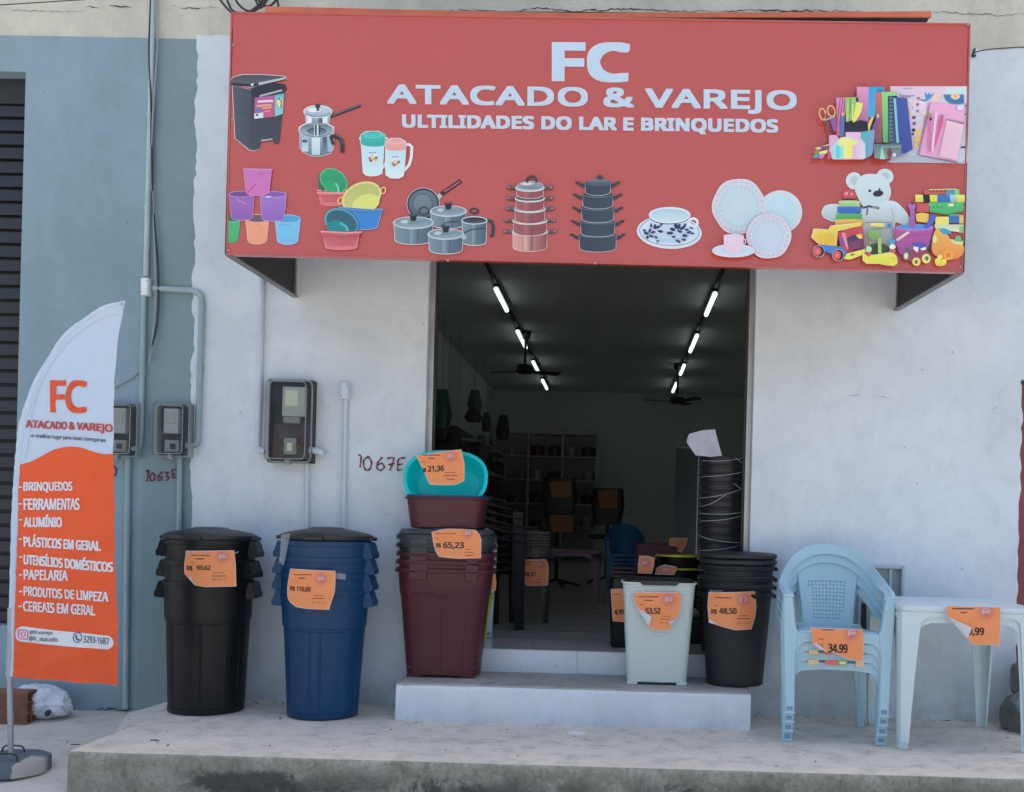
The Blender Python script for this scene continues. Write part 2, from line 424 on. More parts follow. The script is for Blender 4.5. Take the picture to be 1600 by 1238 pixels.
# woven basket relief
def rattan(name, col, st=.6):
    g = N(name, .45)
    t = g.n.nodes.new('ShaderNodeTexBrick'); t.inputs['Scale'].default_value = 1
    t.inputs['Brick Width'].default_value = .022; t.inputs['Row Height'].default_value = .0085; t.inputs['Mortar Size'].default_value = .0017
    t.inputs['Mortar Smooth'].default_value = 1
    mp = g.n.nodes.new('ShaderNodeCombineXYZ'); g.link(g.math('ADD', g.xyz(0), g.math('MULTIPLY', g.xyz(1), .7)), mp.inputs[0]); g.link(g.xyz(2), mp.inputs[1])
    g.link(mp.outputs[0], t.inputs['Vector']); h = g.math('SUBTRACT', 1.0, t.outputs['Fac'])
    g.bump(h, st, .004)
    g.col(g.mix(t.outputs['Fac'], col, tuple(v*.93 for v in col)))
    return g.M
M_mint = rattan('mint woven plastic', (.74, .85, .80), .9)
M_rattan = rattan('black woven plastic', (.022, .025, .028), .9)
# orange price print: purple burst near (u,v) = (.72,.78)
g = N('orange price print', .55)
uv = g.n.nodes.new('ShaderNodeUVMap').outputs[0]
sp = g.n.nodes.new('ShaderNodeSeparateXYZ'); g.link(uv, sp.inputs[0])
dx = g.math('SUBTRACT', sp.outputs[0], 0.0); dy = sp.outputs[1]
dd = g.math('POWER', g.math('ADD', g.math('MULTIPLY', dx, dx), g.math('MULTIPLY', dy, dy)), .5)
ang = g.math('ARCTAN2', dy, dx); ray = g.rng(g.math('SINE', g.math('MULTIPLY', ang, 26.0), 0), -1, 1)
f1 = g.rng(dd, 1.25, .25); rayf = g.math('MULTIPLY', g.math('MULTIPLY', ray, g.rng(dd, 1.9, .9)), .35)
c = g.mix(f1, (.92, .30, .10), (.60, .13, .14)); c = g.mix(rayf, c, (.62, .19, .13))
c = g.mix(g.math('MULTIPLY', g.rng(g.noise(9, 3), .4, .65), .15), c, (.88, .42, .18))
g.col(c); g.bump(g.noise(14, 4), .25, .01)
M_orange = g.M
# smoky cover
M_smoke = bpy.data.materials.new('smoky clear cover'); M_smoke.use_nodes = True
n = M_smoke.node_tree; b = n.nodes['Principled BSDF']; b.inputs['Base Color'].default_value = (.10, .12, .13, 1); b.inputs['Roughness'].default_value = .12
b.inputs['Alpha'].default_value = .22; b.inputs['Coat Weight'].default_value = .3
M_boxgrey = mat('grey meter box plastic', A(132, 148, 156), .5, var=.1)
M_boxdark = mat('dark meter interior', (.03, .033, .036), .6)
M_meter = mat('meter face', A(150, 168, 172), .4, var=.08)
M_redwire = mat('red wire', (.2, .02, .02), .5)

# ================================================================= SETTING
ZL0, ZL1 = -.085, -.180      # left pavement at wall / at kerb
YP = -1.40
street = mk('street', [(-150, -150, -.34), (150, -150, -.34), (150, YP+.3, -.34), (-150, YP+.3, -.34)], [(0,1,2,3)], M_asph); tag(street, kind='structure')
def gridsheet(name, x0, x1, y0, y1, zf, M, nx=40, ny=14, jit=.0):
    V = [(x0+(x1-x0)*i/nx, y0+(y1-y0)*j/ny, 0) for j in range(ny+1) for i in range(nx+1)]
    V = [(x, y, zf(x, y)) for x, y, _ in V]
    Fc = [(j*(nx+1)+i, j*(nx+1)+i+1, (j+1)*(nx+1)+i+1, (j+1)*(nx+1)+i) for j in range(ny) for i in range(nx)]
    return mk(name, V, Fc, M, smooth=True)
xl = P(107, 1175, YP).x
xt = -2.72
# platform: solid slab, top left corner cut on a diagonal ramp towards the wall
from mathutils import noise as MN
nx = 90
def edge(x): return YP + .006*MN.noise(Vector((x*3, 0, 5))) + .004*MN.noise(Vector((x*14, 0, 5)))
V, Fc = [], []
X1 = 6.0
rows = 12
for j in range(rows+1):
    for i in range(nx+1):
        x = xl + (X1-xl)*(i/nx); e = edge(x); t = j/rows
        y = e + (0.0 - e)*t
        # left border runs diagonally back to the wall
        V.append((x, y, .0025*MN.noise(Vector((x*1.5, y*2, 0)))))
for j in range(rows):
    for i in range(nx): Fc.append((j*(nx+1)+i, j*(nx+1)+i+1, (j+1)*(nx+1)+i+1, (j+1)*(nx+1)+i))
plat = mk('platform', V, Fc, M_plat, smooth=True); tag(plat, kind='structure')
V, Fc = [], []
nf = 260; zr = [0.0015, -.006, -.03, -.07, -.12, -.18, -.26, -.36]
for k, z in enumerate(zr):
    for i in range(nf+1):
        x = xl + (X1-xl)*(i/nf); rough = .010 if k > 1 else .002
        V.append((x, edge(x) - (.006 if k == 1 else .008 if k > 1 else 0) + rough*MN.noise(Vector((x*9, z*14, 1))) + rough*.7*MN.noise(Vector((x*30, z*30, 2))), z))
for k in range(len(zr)-1):
    for i in range(nf): Fc.append((k*(nf+1)+i, (k+1)*(nf+1)+i, (k+1)*(nf+1)+i+1, k*(nf+1)+i+1))
pf = mk('platform_face', V, Fc, M_face, smooth=True, parent=plat)
# end face of the platform and the sloping fillet up to the wall
x2 = G(232, 1108, 0).x
V = [(xl, edge(xl)-.008, -.36), (xl, edge(xl)-.004, 0.0015), (xl, 0, 0.0015), (xl, 0, -.36)]
mk('platform_end', V, [(0,1,2,3)], M_face, parent=plat)
def zleft(x, y): return ZL0 + (ZL1-ZL0)*min(1, max(0, (0-y)/1.40)) + .002*MN.noise(Vector((x*2, y*2, 3)))
lp = gridsheet('left_pavement', -7.5, xl+.01, -1.45, 0.0, zleft, M_left, 50, 14); tag(lp, kind='structure')
# rough kerb face of the left pavement
V, Fc = [], []
for k, z in enumerate((-.180, -.19, -.25, -.36)):
    for i in range(81):
        x = -7.5 + (xl+.01+7.5)*i/80; V.append((x, -1.45-.004*(k > 0)+.006*MN.noise(Vector((x*8, z*9, 3)))*(k > 0), z if k else zleft(x, -1.45)))
for k in range(3):
    for i in range(80): Fc.append((k*81+i, (k+1)*81+i, (k+1)*81+i+1, k*81+i+1))
mk('kerb_face', V, Fc, M_face, parent=lp, smooth=True)
# cement fillet ramp between platform and left pavement (triangular wedge growing towards the wall)
V, Fc = [], []
for j in range(13):
    y = -1.33 + 1.33*j/12; wdt = .02 + .42*(j/12)**1.2
    for i in range(9):
        t = i/8; x = xl+.07 - (wdt+.065)*(1-t); s = min(1, t*1.25); s = s*s*(3-2*s)
        V.append((x, y, (zleft(min(x, xl), y)-.004)*(1-s) + (.0035 if t < .99 else .0005)*s))
for j in range(12):
    for i in range(8): Fc.append((j*9+i, j*9+i+1, (j+1)*9+i+1, (j+1)*9+i))
fr = mk('pavement_ramp', V, Fc, M_plat, smooth=True); tag(fr, kind='structure')

# --- shop building
shop = root('shop_building', (0, 0, 0), 'white painted shop front with open doorway, cream plaster band above and steps', 'building')
neigh = root('neighbour_building', (-4, 0, 0), 'blue grey painted building with dark roller shutter at far left', 'building')
def O(parent, v):     # world point into parent's space
    return tuple(Vector(v) - parent.location)
DX0, DX1 = P(666, 600, 0).x, P(1177, 640, 0).x
ZT = 2.95
xe = P(300, 400, 0).x; xshut = P(33, 400, 0).x
zc = P(150, 58, 0).z; zc2 = P(1560, 77, 0).z
zTop = 6.8; XR = P(1594, 640, 0).x
def wbox(name, x0, x1, y0, y1, z0, z1, M, parent, bevel=0):
    p = parent.location; return box(name, x0-p.x, x1-p.x, y0-p.y, y1-p.y, z0-p.z, z1-p.z, M, parent, bevel)
# blue side (neighbour)
zs0, zs1 = P(20, 978, 0).z, P(20, 112, 0).z
xpipe = P(232, 400, 0).x
wbox('wall', xshut, xpipe, 0, .2, -.4, zc, M_blue, neigh)
wbox('wall', xpipe, xe+.06, 0, .2, -.4, zc-.002, M_bluedk, neigh)
wbox('lower_wall', -8, xshut, 0, .2, -.4, zs0, M_blue, neigh)
wbox('lintel_wall', -8, xshut, 0, .2, zs1, zc, M_blue, neigh)
wbox('upper_wall', -8, xe+.06, .004, .2, zc, zTop, M_cream, neigh)
sh = wbox('roller_shutter', -6.2, xshut, .16, .2, zs0, zs1, M_shut, neigh)
zb = P(20, 165, .13).z
wbox('shutter_box', -6.2, xshut, .10, .15, zb, zs1-.002, M_dkmetal, neigh, .004)
sp_ = .085; k = 0
sv, sf = boxvf(-1.05, 0, .118, .150, 0, sp_-.016)
slat0 = None
z = zs0
while z < zb-.02:
    if slat0 is None:
        slat0 = mk('slat', [(x, y, zz) for x, y, zz in sv], sf, M_shut, sh, bevel=.006); o = slat0
    else:
        o = slat0.copy(); COL.objects.link(o)
    o.location = (xshut+4-.01, -0.0, z+.004); z += sp_
# white side
wl = mk('front_wall', *joinvf([boxvf(xe+.061, DX0, 0, .2, -.4, ZT), boxvf(DX1, XR, 0, .2, -.4, ZT), boxvf(xe+.061, XR, 0, .2, ZT, zc-.01)]), M_white, shop)
wbox('cream_wall', xe+.061, 8, .003, .2, zc-.01, zTop, M_cream, shop)
# ragged edge of the white paint: a thin painted coat lapping onto the blue wall and the cream band
pts = []
random.seed(3)
y = 1105
while y > 62:
    bx = 292 + (1105-y)/1043*14
    pts.append((bx + random.uniform(-2.0, 2.0) + (3 if (y//70) % 2 else 0), y)); y -= random.uniform(7, 16)
pts.append((306, 56))
x = 312
while x < 420: pts.append((x, 55+random.uniform(-1.5, 1.5))); x += 9
pts += [(420, 60), (420, 1105)]
V = [P(px, py, 0) for px, py in pts]; V = [(v.x, -.002, v.z) for v in V]
coat = mk('paint_edge', *extrude2d([(v[0], v[2]) for v in V], lambda a, b: (a, -.0012, b), lambda a, b: (a, .004, b)), M_white, shop)
pts = [(1380, 95), (1380, 76)] + [(x, 78+random.uniform(-1.5, 1.5) - (x-1520)*.02) for x in range(1500, 1600, 9)] + [(1650, 76), (1650, 95)]
V = [P(px, py, 0) for px, py in pts]
mk('paint_edge', *extrude2d([(v.x, v.z) for v in V][::-1], lambda a, b: (a, -.0012, b), lambda a, b: (a, .004, b)), M_white, shop)
# right neighbour: dark red wall
rn = root('red_wall', (XR, 0, 0), 'dark red weathered wall at the right edge of the picture', 'wall')
mk('wall', *boxvf(0.0, 4, .03, .25, -.4, 1.98), M_redwall, rn)
pts = [(0, -.4)] ; z = -.4
while z < 1.98: pts.append((.004+.018*abs(MN.noise(Vector((z*7, 1, 1))))*2, z)); z += .04
pts += [(0, 1.98)]
mk('plaster_edge', *extrude2d(pts, lambda a, b: (a, -.001, b), lambda a, b: (a, .06, b)), M_white, rn)
wbox('wall_upper_white', XR, 8, 0, .2, 2.0, zc-.01, M_white, shop)
# cracks in the cream band
def crack(pts, w=1.6, Y=-.001, parent=shop):
    q = []
    for a, b in zip(pts, pts[1:]):
        n = max(2, int(abs(b[0]-a[0])/5))
        for i in range(n): q.append((a[0]+(b[0]-a[0])*i/n + random.uniform(-1, 1), a[1]+(b[1]-a[1])*i/n + random.uniform(-1.7, 1.7)))
    q.append(pts[-1]); n = len(q); V = []; 
    for i, (x, y) in enumerate(q):
        t = w*(.25+random.random())*math.sin(math.pi*min(1, max(.05, (i+.5)/n)))**.5
        V += [P(x, y-t/2, Y), P(x, y+t/2, Y)]
    p = parent.location
    V = [tuple(v-p) for v in V]
    mk('crack', V, [(2*i, 2*i+1, 2*i+3, 2*i+2) for i in range(n-1)], M_crack, parent)
crack([(690, 17), (730, 15), (770, 18), (800, 20), (840, 12), (900, 18), (980, 14), (1060, 18), (1130, 17)], 2.0)
crack([(1130, 18), (1170, 16), (1240, 17), (1320, 18), (1345, 16)], 2.8); crack([(1460, 19), (1500, 21), (1560, 24), (1600, 22)], 1.3)
crack([(135, 9), (155, 13)], 1.5, -.001, neigh); crack([(172, 10), (205, 12)], 2.2, -.001, neigh)
crack([(10, 14), (60, 18), (110, 19), (135, 15)], .8, -.001, neigh)
crack([(270, 10), (300, 13), (340, 12)], 1.4)
crack([(1430, 1128), (1480, 1127), (1530, 1129), (1570, 1128)], 3.0, -.006)
crack([(150, 1108), (215, 1109)], 2.6, -.006, neigh)
# interior
wbox('inner_wall', -2.7, -2.5, .2, 14.6, .2, 3.75, M_inwall, shop); wbox('inner_wall', 2.5, 2.7, .2, 14.6, .2, 3.75, M_inwall, shop)
bx0, bx1 = P(1054, 800, 14.4).x, P(1090, 800, 14.4).x
mk('back_wall', *joinvf([boxvf(-2.5, bx0, 14.4, 14.6, .2, 3.7), boxvf(bx1, 2.5, 14.4, 14.6, .2, 3.7), boxvf(bx0, bx1, 14.4, 14.6, 2.65, 3.7)]), M_inwall, shop)
wbox('back_room_dark', bx0-.5, bx1+.5, 15.6, 15.7, .2, 3.2, M_dkmetal, shop)  # near-black plate; darkness of the room behind is put into its colour
wbox('shop_ceiling', -2.7, 2.7, .2, 16, 3.7, 3.8, M_inceil, shop)
wbox('inner_front_wall', -2.5, DX0-.002, .201, .22, .2, 3.7, M_inwall, shop); wbox('inner_front_wall', DX1+.002, 2.5, .201, .22, .2, 3.7, M_inwall, shop)
for x, s in ((DX0, 1), (DX1, -1)):
    a, b = sorted((x, x+s*.032)); wbox('door_guide', a, b, .055, .12, .335, ZT, M_alu, shop, .003)
    a, b = sorted((x+s*.033, x+s*.045)); wbox('door_guide', a, b, .075, .10, .335, ZT, M_dkmetal, shop, .002)
# steps and floor
sx0, sx1 = P(618, 1100, -.45).x, P(1173, 1115, -.46).x
ste = root('door_steps', (sx0, -.45, 0), 'low white painted steps with grey cement tops below the shop doorway', 'steps')
mk('lower_step', *boxvf(0.004, sx1-sx0-.004, .008, .55, -.01, .190), M_step, ste)
V, Fc = [], []
prof_ = [(-.004, -.012), (-.001, .0), (0, .03), (0, .08), (0, .13), (0, .165), (.0005, .180), (.004, .190), (.012, .1955), (.03, .1965)]
nS = 170
for yy_, zz_ in prof_:
    for i in range(nS+1):
        x = (sx1-sx0)*i/nS; chip = max(0, MN.noise(Vector((x*11, 4, 4)))-.25)*.02 if zz_ > .17 else 0
        V.append((x, yy_ + .004*MN.noise(Vector((x*5, zz_*9, 2))) + .0018*MN.noise(Vector((x*26, zz_*26, 8))) + chip, zz_ - chip*.5))
for k in range(len(prof_)-1):
    for i in range(nS): Fc.append((k*(nS+1)+i, k*(nS+1)+i+1, (k+1)*(nS+1)+i+1, (k+1)*(nS+1)+i))
mk('step_plaster', V, Fc, M_step, ste, smooth=True, sharp=60)
mk('step_end', *boxvf(sx1-sx0-.004, sx1-sx0, .004, .44, -.01, .192), M_step, ste); mk('step_end', *boxvf(0, .004, .004, .44, -.01, .192), M_step, ste)
V, Fc = [], []
for j in range(9):
    for i in range(61):
        x = -.004 + (sx1-sx0+.008)*i/60; y = -.006 + .544*j/8
        V.append((x, y + (.010+.004*MN.noise(Vector((x*7, 1, 1))) if j == 0 else 0), .199 + (.0 if j else -.002) + .0015*MN.noise(Vector((x*8, y*8, 0)))))
for j in range(8):
    for i in range(60): Fc.append((j*61+i, j*61+i+1, (j+1)*61+i+1, (j+1)*61+i))
mk('step_top', V, Fc, M_steptop, ste, smooth=True, solid=.004)
xm = P(902, 1030, .09).x - sx0
for a, b in ((DX0-sx0+.003, xm-.001), (xm+.001, DX1-sx0-.003)): mk('riser_tile', *boxvf(a, b, .53, .549, .15, .334), M_step, ste, bevel=.003)
fl = mk('shop_floor', *boxvf(-2.5, 2.5, .10, 16, .2, .326), M_grout); tag(fl, kind='structure')
t0 = mk('floor_tile', *boxvf(.0015, .4985, .0015, .4985, 0, .008), M_tile, fl, bevel=.0015)
k = 0
for i in range(10):
    for j in range(29):
        o = t0 if k == 0 else t0.copy()
        if k: COL.objects.link(o)
        o.location = (-2.5+.5*i, .102+.5*j, .3265+random.uniform(-.0004, .0004)); k += 1
# right rocks
rk = root('rubble_rock', P(1600, 1120, -.25), 'dark mossy rubble at the foot of the red wall, right edge', 'rocks')
for i, (dx, dy, dz, s) in enumerate(((.05, 0, 0, .16), (.09, .08, .2, .14), (.13, -.1, .03, .14))):
    bm = bmesh.new(); bmesh.ops.create_icosphere(bm, subdivisions=3, radius=s)
    for v in bm.verts: v.co *= 1+.35*MN.noise(v.co*9+Vector((i, 0, 0)))
    me = bpy.data.meshes.new('rock'); bm.to_mesh(me); bm.free(); me.materials.append(M_rock)
    o = bpy.data.objects.new('rock', me); COL.objects.link(o); o.parent = rk; o.location = (dx, dy, dz)

# ================================================================= SIGNBOARD
crack([(1328, 618), (1345, 619)], .5, -.002); crack([(1368, 620), (1392, 623)], .55, -.002)
YS = -1.09
sg = root('shop_sign', P(935, 415, YS), 'large red box signboard with white lettering and pictures of housewares over the doorway', 'sign')
c = [P(362, 20.5, YS), P(1515, 38.5, YS), P(1503, 425, YS), P(355, 397, YS)]
L = sg.location
NXS, NZS = 40, 14
V = []
for j in range(NZS+1):
    for i in range(NXS+1):
        a = c[3].lerp(c[2], i/NXS); b = c[0].lerp(c[1], i/NXS); q = a.lerp(b, j/NZS)
        wv = .003*abs(MN.noise(Vector((i*.35, j*.5, 2))))*min(1, i/2, (NXS-i)/2, j/2, (NZS-j)/2)
        V.append((q.x-L.x, q.y-L.y+min(0.003, wv), q.z-L.z))
Fc = [(j*(NXS+1)+i, j*(NXS+1)+i+1, (j+1)*(NXS+1)+i+1, (j+1)*(NXS+1)+i) for j in range(NZS) for i in range(NXS)]
mk('sign_panel', V, Fc, M_sign, sg, smooth=True)
Y0 = YS-L.y
cc = [v-L for v in c]
def strip(name, a, b, hw, y0, y1, M):   # folded metal edge
    d = (b-a).normalized(); nn = Vector((-d.z, 0, d.x))*hw
    V, Fc = extrude2d([(a+nn).xz.to_tuple(), (a-nn).xz.to_tuple(), (b-nn).xz.to_tuple(), (b+nn).xz.to_tuple()], lambda x, z: (x, y0, z), lambda x, z: (x, y1, z))
    return mk(name, V, Fc, M, sg, bevel=.001)
strip('edge_trim', cc[3], cc[2], .005, Y0-.006, Y0+.03, M_sign)
strip('edge_trim', cc[0], cc[1], .004, Y0-.005, Y0+.03, M_sign)
strip('edge_trim', cc[3], cc[0], .004, Y0-.005, Y0+.03, M_sign)
strip('edge_trim', cc[1], cc[2], .004, Y0-.005, Y0+.03, M_sign)
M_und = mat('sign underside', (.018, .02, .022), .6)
M_flange = mat('grey flange', (.23, .235, .24), .5, metal=.3)
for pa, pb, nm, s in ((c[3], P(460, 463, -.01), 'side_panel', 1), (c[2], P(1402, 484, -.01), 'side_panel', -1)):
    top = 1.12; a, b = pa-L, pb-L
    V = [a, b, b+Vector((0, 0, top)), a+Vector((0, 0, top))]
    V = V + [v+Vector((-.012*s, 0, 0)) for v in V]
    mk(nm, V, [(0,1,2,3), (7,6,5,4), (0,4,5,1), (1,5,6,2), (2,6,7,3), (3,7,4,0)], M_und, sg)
    V, Fc = bandvf([a+Vector((s*.006, .01, -.004)), b+Vector((s*.006, 0, -.004))], (1, 0, 0), .034, .008)
    mk('side_flange', V, Fc, M_flange, sg)
    V, Fc = bandvf([b+Vector((s*.004, 0, -.006)), b+Vector((s*.004, 0, 1.0))], (1, 0, 0), .012, .012)
    mk('wall_bracket', V, Fc, M_alu, sg)
# roof sheet with orange lip
a, b = P(415, 14, -.60)-L, P(1455, 23, -.60)-L
mid = P(905, 25, -.60)-L
V, Fc = bandvf([a+Vector((0, 0, -.004)), a.lerp(mid, .5)+Vector((0, 0, -.004)), mid, mid.lerp(b, .5), b], (0, 0, 1), [.030, .028, .026, .026, .030], .012)
mk('roof_lip', V, Fc, mat('orange lip', A(190, 108, 84), .6, var=.1, vscale=8), sg)
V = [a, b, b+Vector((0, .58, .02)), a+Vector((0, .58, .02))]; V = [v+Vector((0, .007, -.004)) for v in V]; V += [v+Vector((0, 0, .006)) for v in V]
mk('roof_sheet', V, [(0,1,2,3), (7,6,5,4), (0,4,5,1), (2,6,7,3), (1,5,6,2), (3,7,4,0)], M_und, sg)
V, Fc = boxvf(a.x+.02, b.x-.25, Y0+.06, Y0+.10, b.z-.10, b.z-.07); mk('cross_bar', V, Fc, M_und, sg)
for px, py in ((364, 188), (365, 72), (358, 392), (1500, 418), (700, 408), (1512, 40), (930, 412)):
    q = P(px, py, YS)-L; V, Fc = loftvf([(0, .006, .006, 2), (.002, .005, .005, 2)], 10, True, True)
    mk('rivet', [(q.x+x, q.y-.006-z, q.z+y) for x, y, z in V], Fc, M_alu, sg)

def sproj(px, py, d):
    q = P(px, py, YS-d-.001); return (q.x-L.x, q.y-L.y, q.z-L.z)
def signtext(nm, s, x0, x1, yt, yb, sl, bold, outl=.012):
    for nme, M, bo, dd in (('outline', M_letterline, bold+outl, .0012), ('lettering', M_letter, bold, .0022)):
        V, Fc = text_px(s, x0, x1, yt, yb, sl, bo, 0, 1.05)
        if nme == 'outline':
            e = .9; V, Fc = text_px(s, x0-e, x1+e, yt-e, yb+e, sl, bo, 0, 1.05)
        o = mk(nme, [sproj(x, y, dd+e_) for x, y, e_ in V], Fc, M, sg)
signtext('a', 'FC', 863, 984, 66, 127, .012, .048, .012)
signtext('b', 'ATACADO & VAREJO', 606, 1244, 132.5, 168.5, .0155, .026, .014)
signtext('c', 'ULTILIDADES DO LAR E BRINQUEDOS', 629, 1215, 179.5, 203, .0135, .038, .016)
def art(o=(0, 0), s=1.0): return Art(o, s, sproj)
# pedal bin, milk pot, jugs
a = art((340, 90), 3.81)
a.poly([(88, 165), (210, 195), (250, 545), (215, 555), (190, 550), (105, 482)], (72, 82, 96), (52, 60, 74), halo=3, horiz=True)
a.poly([(200, 180), (405, 185), (400, 215), (365, 512), (345, 517), (330, 497), (258, 500), (250, 545), (192, 550)], (50, 56, 66), (58, 66, 80))
a.poly([(200, 180), (330, 150), (400, 160), (412, 185), (405, 200), (395, 185), (245, 235), (205, 235)], (38, 42, 50))
a.poly([(250, 225), (380, 190), (385, 200), (250, 236)], (150, 162, 178))
a.poly([(75, 135), (100, 115), (150, 103), (250, 102), (395, 112), (411, 120), (408, 132), (240, 165), (205, 177), (150, 170), (80, 155)], (64, 72, 84), (78, 88, 100), halo=3)
a.poly([(75, 150), (200, 160), (405, 128), (408, 135), (240, 168), (205, 177), (85, 165)], (34, 38, 46))
a.poly([(243, 150), (400, 118), (406, 128), (245, 166)], (160, 172, 188))
a.poly([(198, 156), (214, 154), (212, 168), (200, 170)], (190, 205, 222))
a.poly([(222, 240), (340, 225), (340, 352), (218, 365)], (150, 84, 150), (168, 90, 120))
a.poly([(340, 225), (397, 215), (388, 335), (342, 352)], (90, 170, 190), (120, 190, 200))
a.poly([(350, 260), (375, 240), (388, 262), (380, 300), (362, 290)], (214, 206, 110)); a.line([(362, 240), (380, 262), (376, 300)], 7, (120, 60, 110))
a.line([(238, 263), (330, 258)], 13, (205, 196, 222)); a.line([(232, 290), (320, 282)], 11, (226, 160, 120)); a.line([(262, 304), (322, 296)], 9, (226, 160, 120)); a.line([(280, 322), (312, 318)], 5, (205, 170, 200))
a.ell(242, 312, 13, 15, (70, 120, 190)); a.poly([(218, 335), (272, 328), (272, 360), (218, 365)], (190, 205, 225)); a.line([(228, 342), (242, 342)], 12, (60, 70, 90))
a.poly([(258, 490), (326, 482), (328, 490), (260, 500)], (150, 160, 176)); a.line([(105, 330), (185, 328)], 1.5, (50, 58, 68))
a.done('printed_picture', M_print, sg, 'printed black pedal bin with purple sticker')
a = art((340, 90), 3.81)
a.line([(672, 352), (720, 334), (852, 284)], 18, (44, 48, 58)); a.line([(680, 345), (850, 280)], 4, (110, 118, 132))
a.poly([(488, 412), (692, 412), (690, 540), (672, 570), (620, 586), (560, 586), (515, 566), (492, 540)], (150, 180, 204), (84, 104, 128), halo=3)
a.rect(500, 420, 540, 560, (120, 148, 172), (170, 200, 224)); a.rect(560, 470, 610, 580, (186, 214, 236), (160, 190, 214)); a.rect(625, 470, 650, 575, (60, 78, 100), (100, 124, 150)); a.rect(655, 470, 685, 560, (140, 170, 196))
a.ell(588, 430, 106, 46, (190, 214, 232), (90, 108, 130), halo=2); a.ell(588, 428, 96, 38, (70, 84, 104), (150, 176, 200)); a.ell(590, 440, 60, 24, (46, 56, 74), (110, 134, 160))
a.rect(575, 400, 600, 470, (180, 200, 220)); a.rect(580, 400, 590, 465, (30, 36, 50)); a.rect(604, 400, 610, 460, (40, 50, 66)); a.ell(518, 498, 16, 9, (60, 90, 120))
a.poly([(520, 325), (672, 325), (668, 385), (650, 396), (545, 396), (525, 385)], (150, 178, 200), (110, 134, 156), halo=2); a.rect(530, 348, 560, 390, (196, 220, 238)); a.rect(600, 345, 625, 392, (80, 96, 120)); a.rect(625, 345, 655, 392, (190, 212, 232))
a.ell(597, 322, 84, 36, (158, 184, 206), (196, 218, 236), halo=3); a.ell(597, 330, 76, 26, (40, 50, 66), (120, 146, 170)); a.ell(597, 318, 78, 30, (170, 194, 214), (140, 166, 190)); a.ell(575, 312, 40, 14, (198, 218, 236))
a.poly([(582, 276), (610, 276), (612, 296), (604, 304), (606, 318), (588, 318), (590, 304), (580, 296)], (52, 56, 66))
a.line([(672, 470), (708, 470), (732, 485), (742, 515), (741, 566)], 22, (40, 43, 52)); a.line([(672, 470), (690, 520)], 16, (40, 43, 52)); a.line([(708, 462), (736, 480), (747, 520)], 3, (110, 116, 130))
a.done('printed_picture', M_print, sg, 'printed steel milk boiler with black handles')
a = art((340, 90), 3.81)
a.line([(1112, 520), (1142, 518), (1157, 532), (1154, 590), (1140, 640), (1108, 676)], 17, (196, 212, 230)); a.line([(985, 480), (1010, 480), (1012, 495)], 14, (176, 200, 214)); a.line([(1000, 625), (985, 660)], 12, (178, 206, 226))
a.poly([(856, 515), (992, 515), (984, 600), (978, 690), (950, 702), (910, 704), (880, 698), (868, 682)], (160, 206, 226), (176, 214, 236), halo=4)
a.poly([(840, 482), (860, 450), (860, 500), (852, 502)], (186, 210, 214)); a.poly([(852, 462), (880, 442), (960, 440), (997, 460), (995, 522), (960, 532), (890, 530), (853, 516)], (58, 172, 168), (48, 158, 160), halo=3)
a.ell(925, 462, 70, 20, (78, 188, 182)); a.ell(925, 458, 36, 15, (52, 164, 162)); a.ell(925, 462, 26, 10, (70, 182, 176)); a.rect(895, 560, 955, 632, (178, 208, 228)); a.line([(900, 568), (945, 566)], 5, (100, 104, 160))
for x, y, q in ((905, 600, (190, 100, 110)), (918, 588, (214, 180, 90)), (930, 606, (190, 150, 70)), (944, 598, (140, 84, 60)), (938, 614, (210, 190, 120)), (912, 614, (120, 80, 100))): a.ell(x, y, 9, 8, q)
a.poly([(1000, 548), (1120, 548), (1112, 640), (1105, 705), (1080, 718), (1030, 716), (1003, 700), (1000, 620)], (160, 206, 228), (186, 218, 238), halo=4)
a.poly([(998, 500), (1030, 482), (1085, 482), (1120, 500), (1120, 548), (1085, 556), (1030, 554), (1000, 545)], (206, 160, 164), (196, 146, 152), halo=3); a.ell(1058, 500, 58, 16, (212, 170, 174)); a.ell(1062, 496, 34, 13, (196, 150, 156))
a.rect(1030, 585, 1085, 655, (180, 208, 228)); a.line([(1035, 592), (1078, 592)], 5, (100, 104, 160))
for x, y, q in ((1042, 630, (200, 110, 100)), (1055, 618, (214, 184, 100)), (1066, 634, (190, 150, 70)), (1078, 622, (150, 90, 60)), (1050, 640, (110, 90, 120))): a.ell(x, y, 8, 8, q)
a.done('printed_picture', M_print, sg, 'printed jugs with teal and pink lids')
# buckets
a = art((355, 250), 6.275)
def bucket(x0, x1, yt, yb, c1, c2, ry=22, inside=None, tp=.10, halo=3):
    xm, w2 = (x0+x1)/2, (x1-x0)/2
    pts = [(x0, yt), (x1, yt)] + [(xm+w2*(1-tp*2)*math.cos(R(t)), yb-ry+ry*math.sin(R(t))) for t in range(0, 181, 15)]
    a.poly(pts, c1, c2, halo=halo, hc=(205, 190, 215)); a.ell(xm, yt, w2, ry, c1, halo=2, hc=(206, 180, 214)); a.ell(xm, yt+1, w2-7, ry-5, inside or tuple(v*.7 for v in c1))
a.poly([(8, 600), (128, 598), (118, 700), (105, 790), (60, 812), (8, 812)], (66, 166, 120), (58, 160, 110)); a.poly([(8, 525), (60, 535), (125, 570), (125, 600), (8, 600)], (44, 96, 90)); a.line([(8, 604), (60, 606), (126, 600)], 7, (110, 190, 150))
bucket(178, 412, 572, 826, (206, 148, 124), (204, 144, 116), 40, (92, 84, 104)); a.line([(290, 632), (345, 670)], 5, (170, 120, 100))
bucket(466, 720, 578, 830, (106, 178, 226), (100, 172, 222), 40, (72, 146, 206)); a.line([(500, 632), (620, 645)], 5, (70, 140, 196))
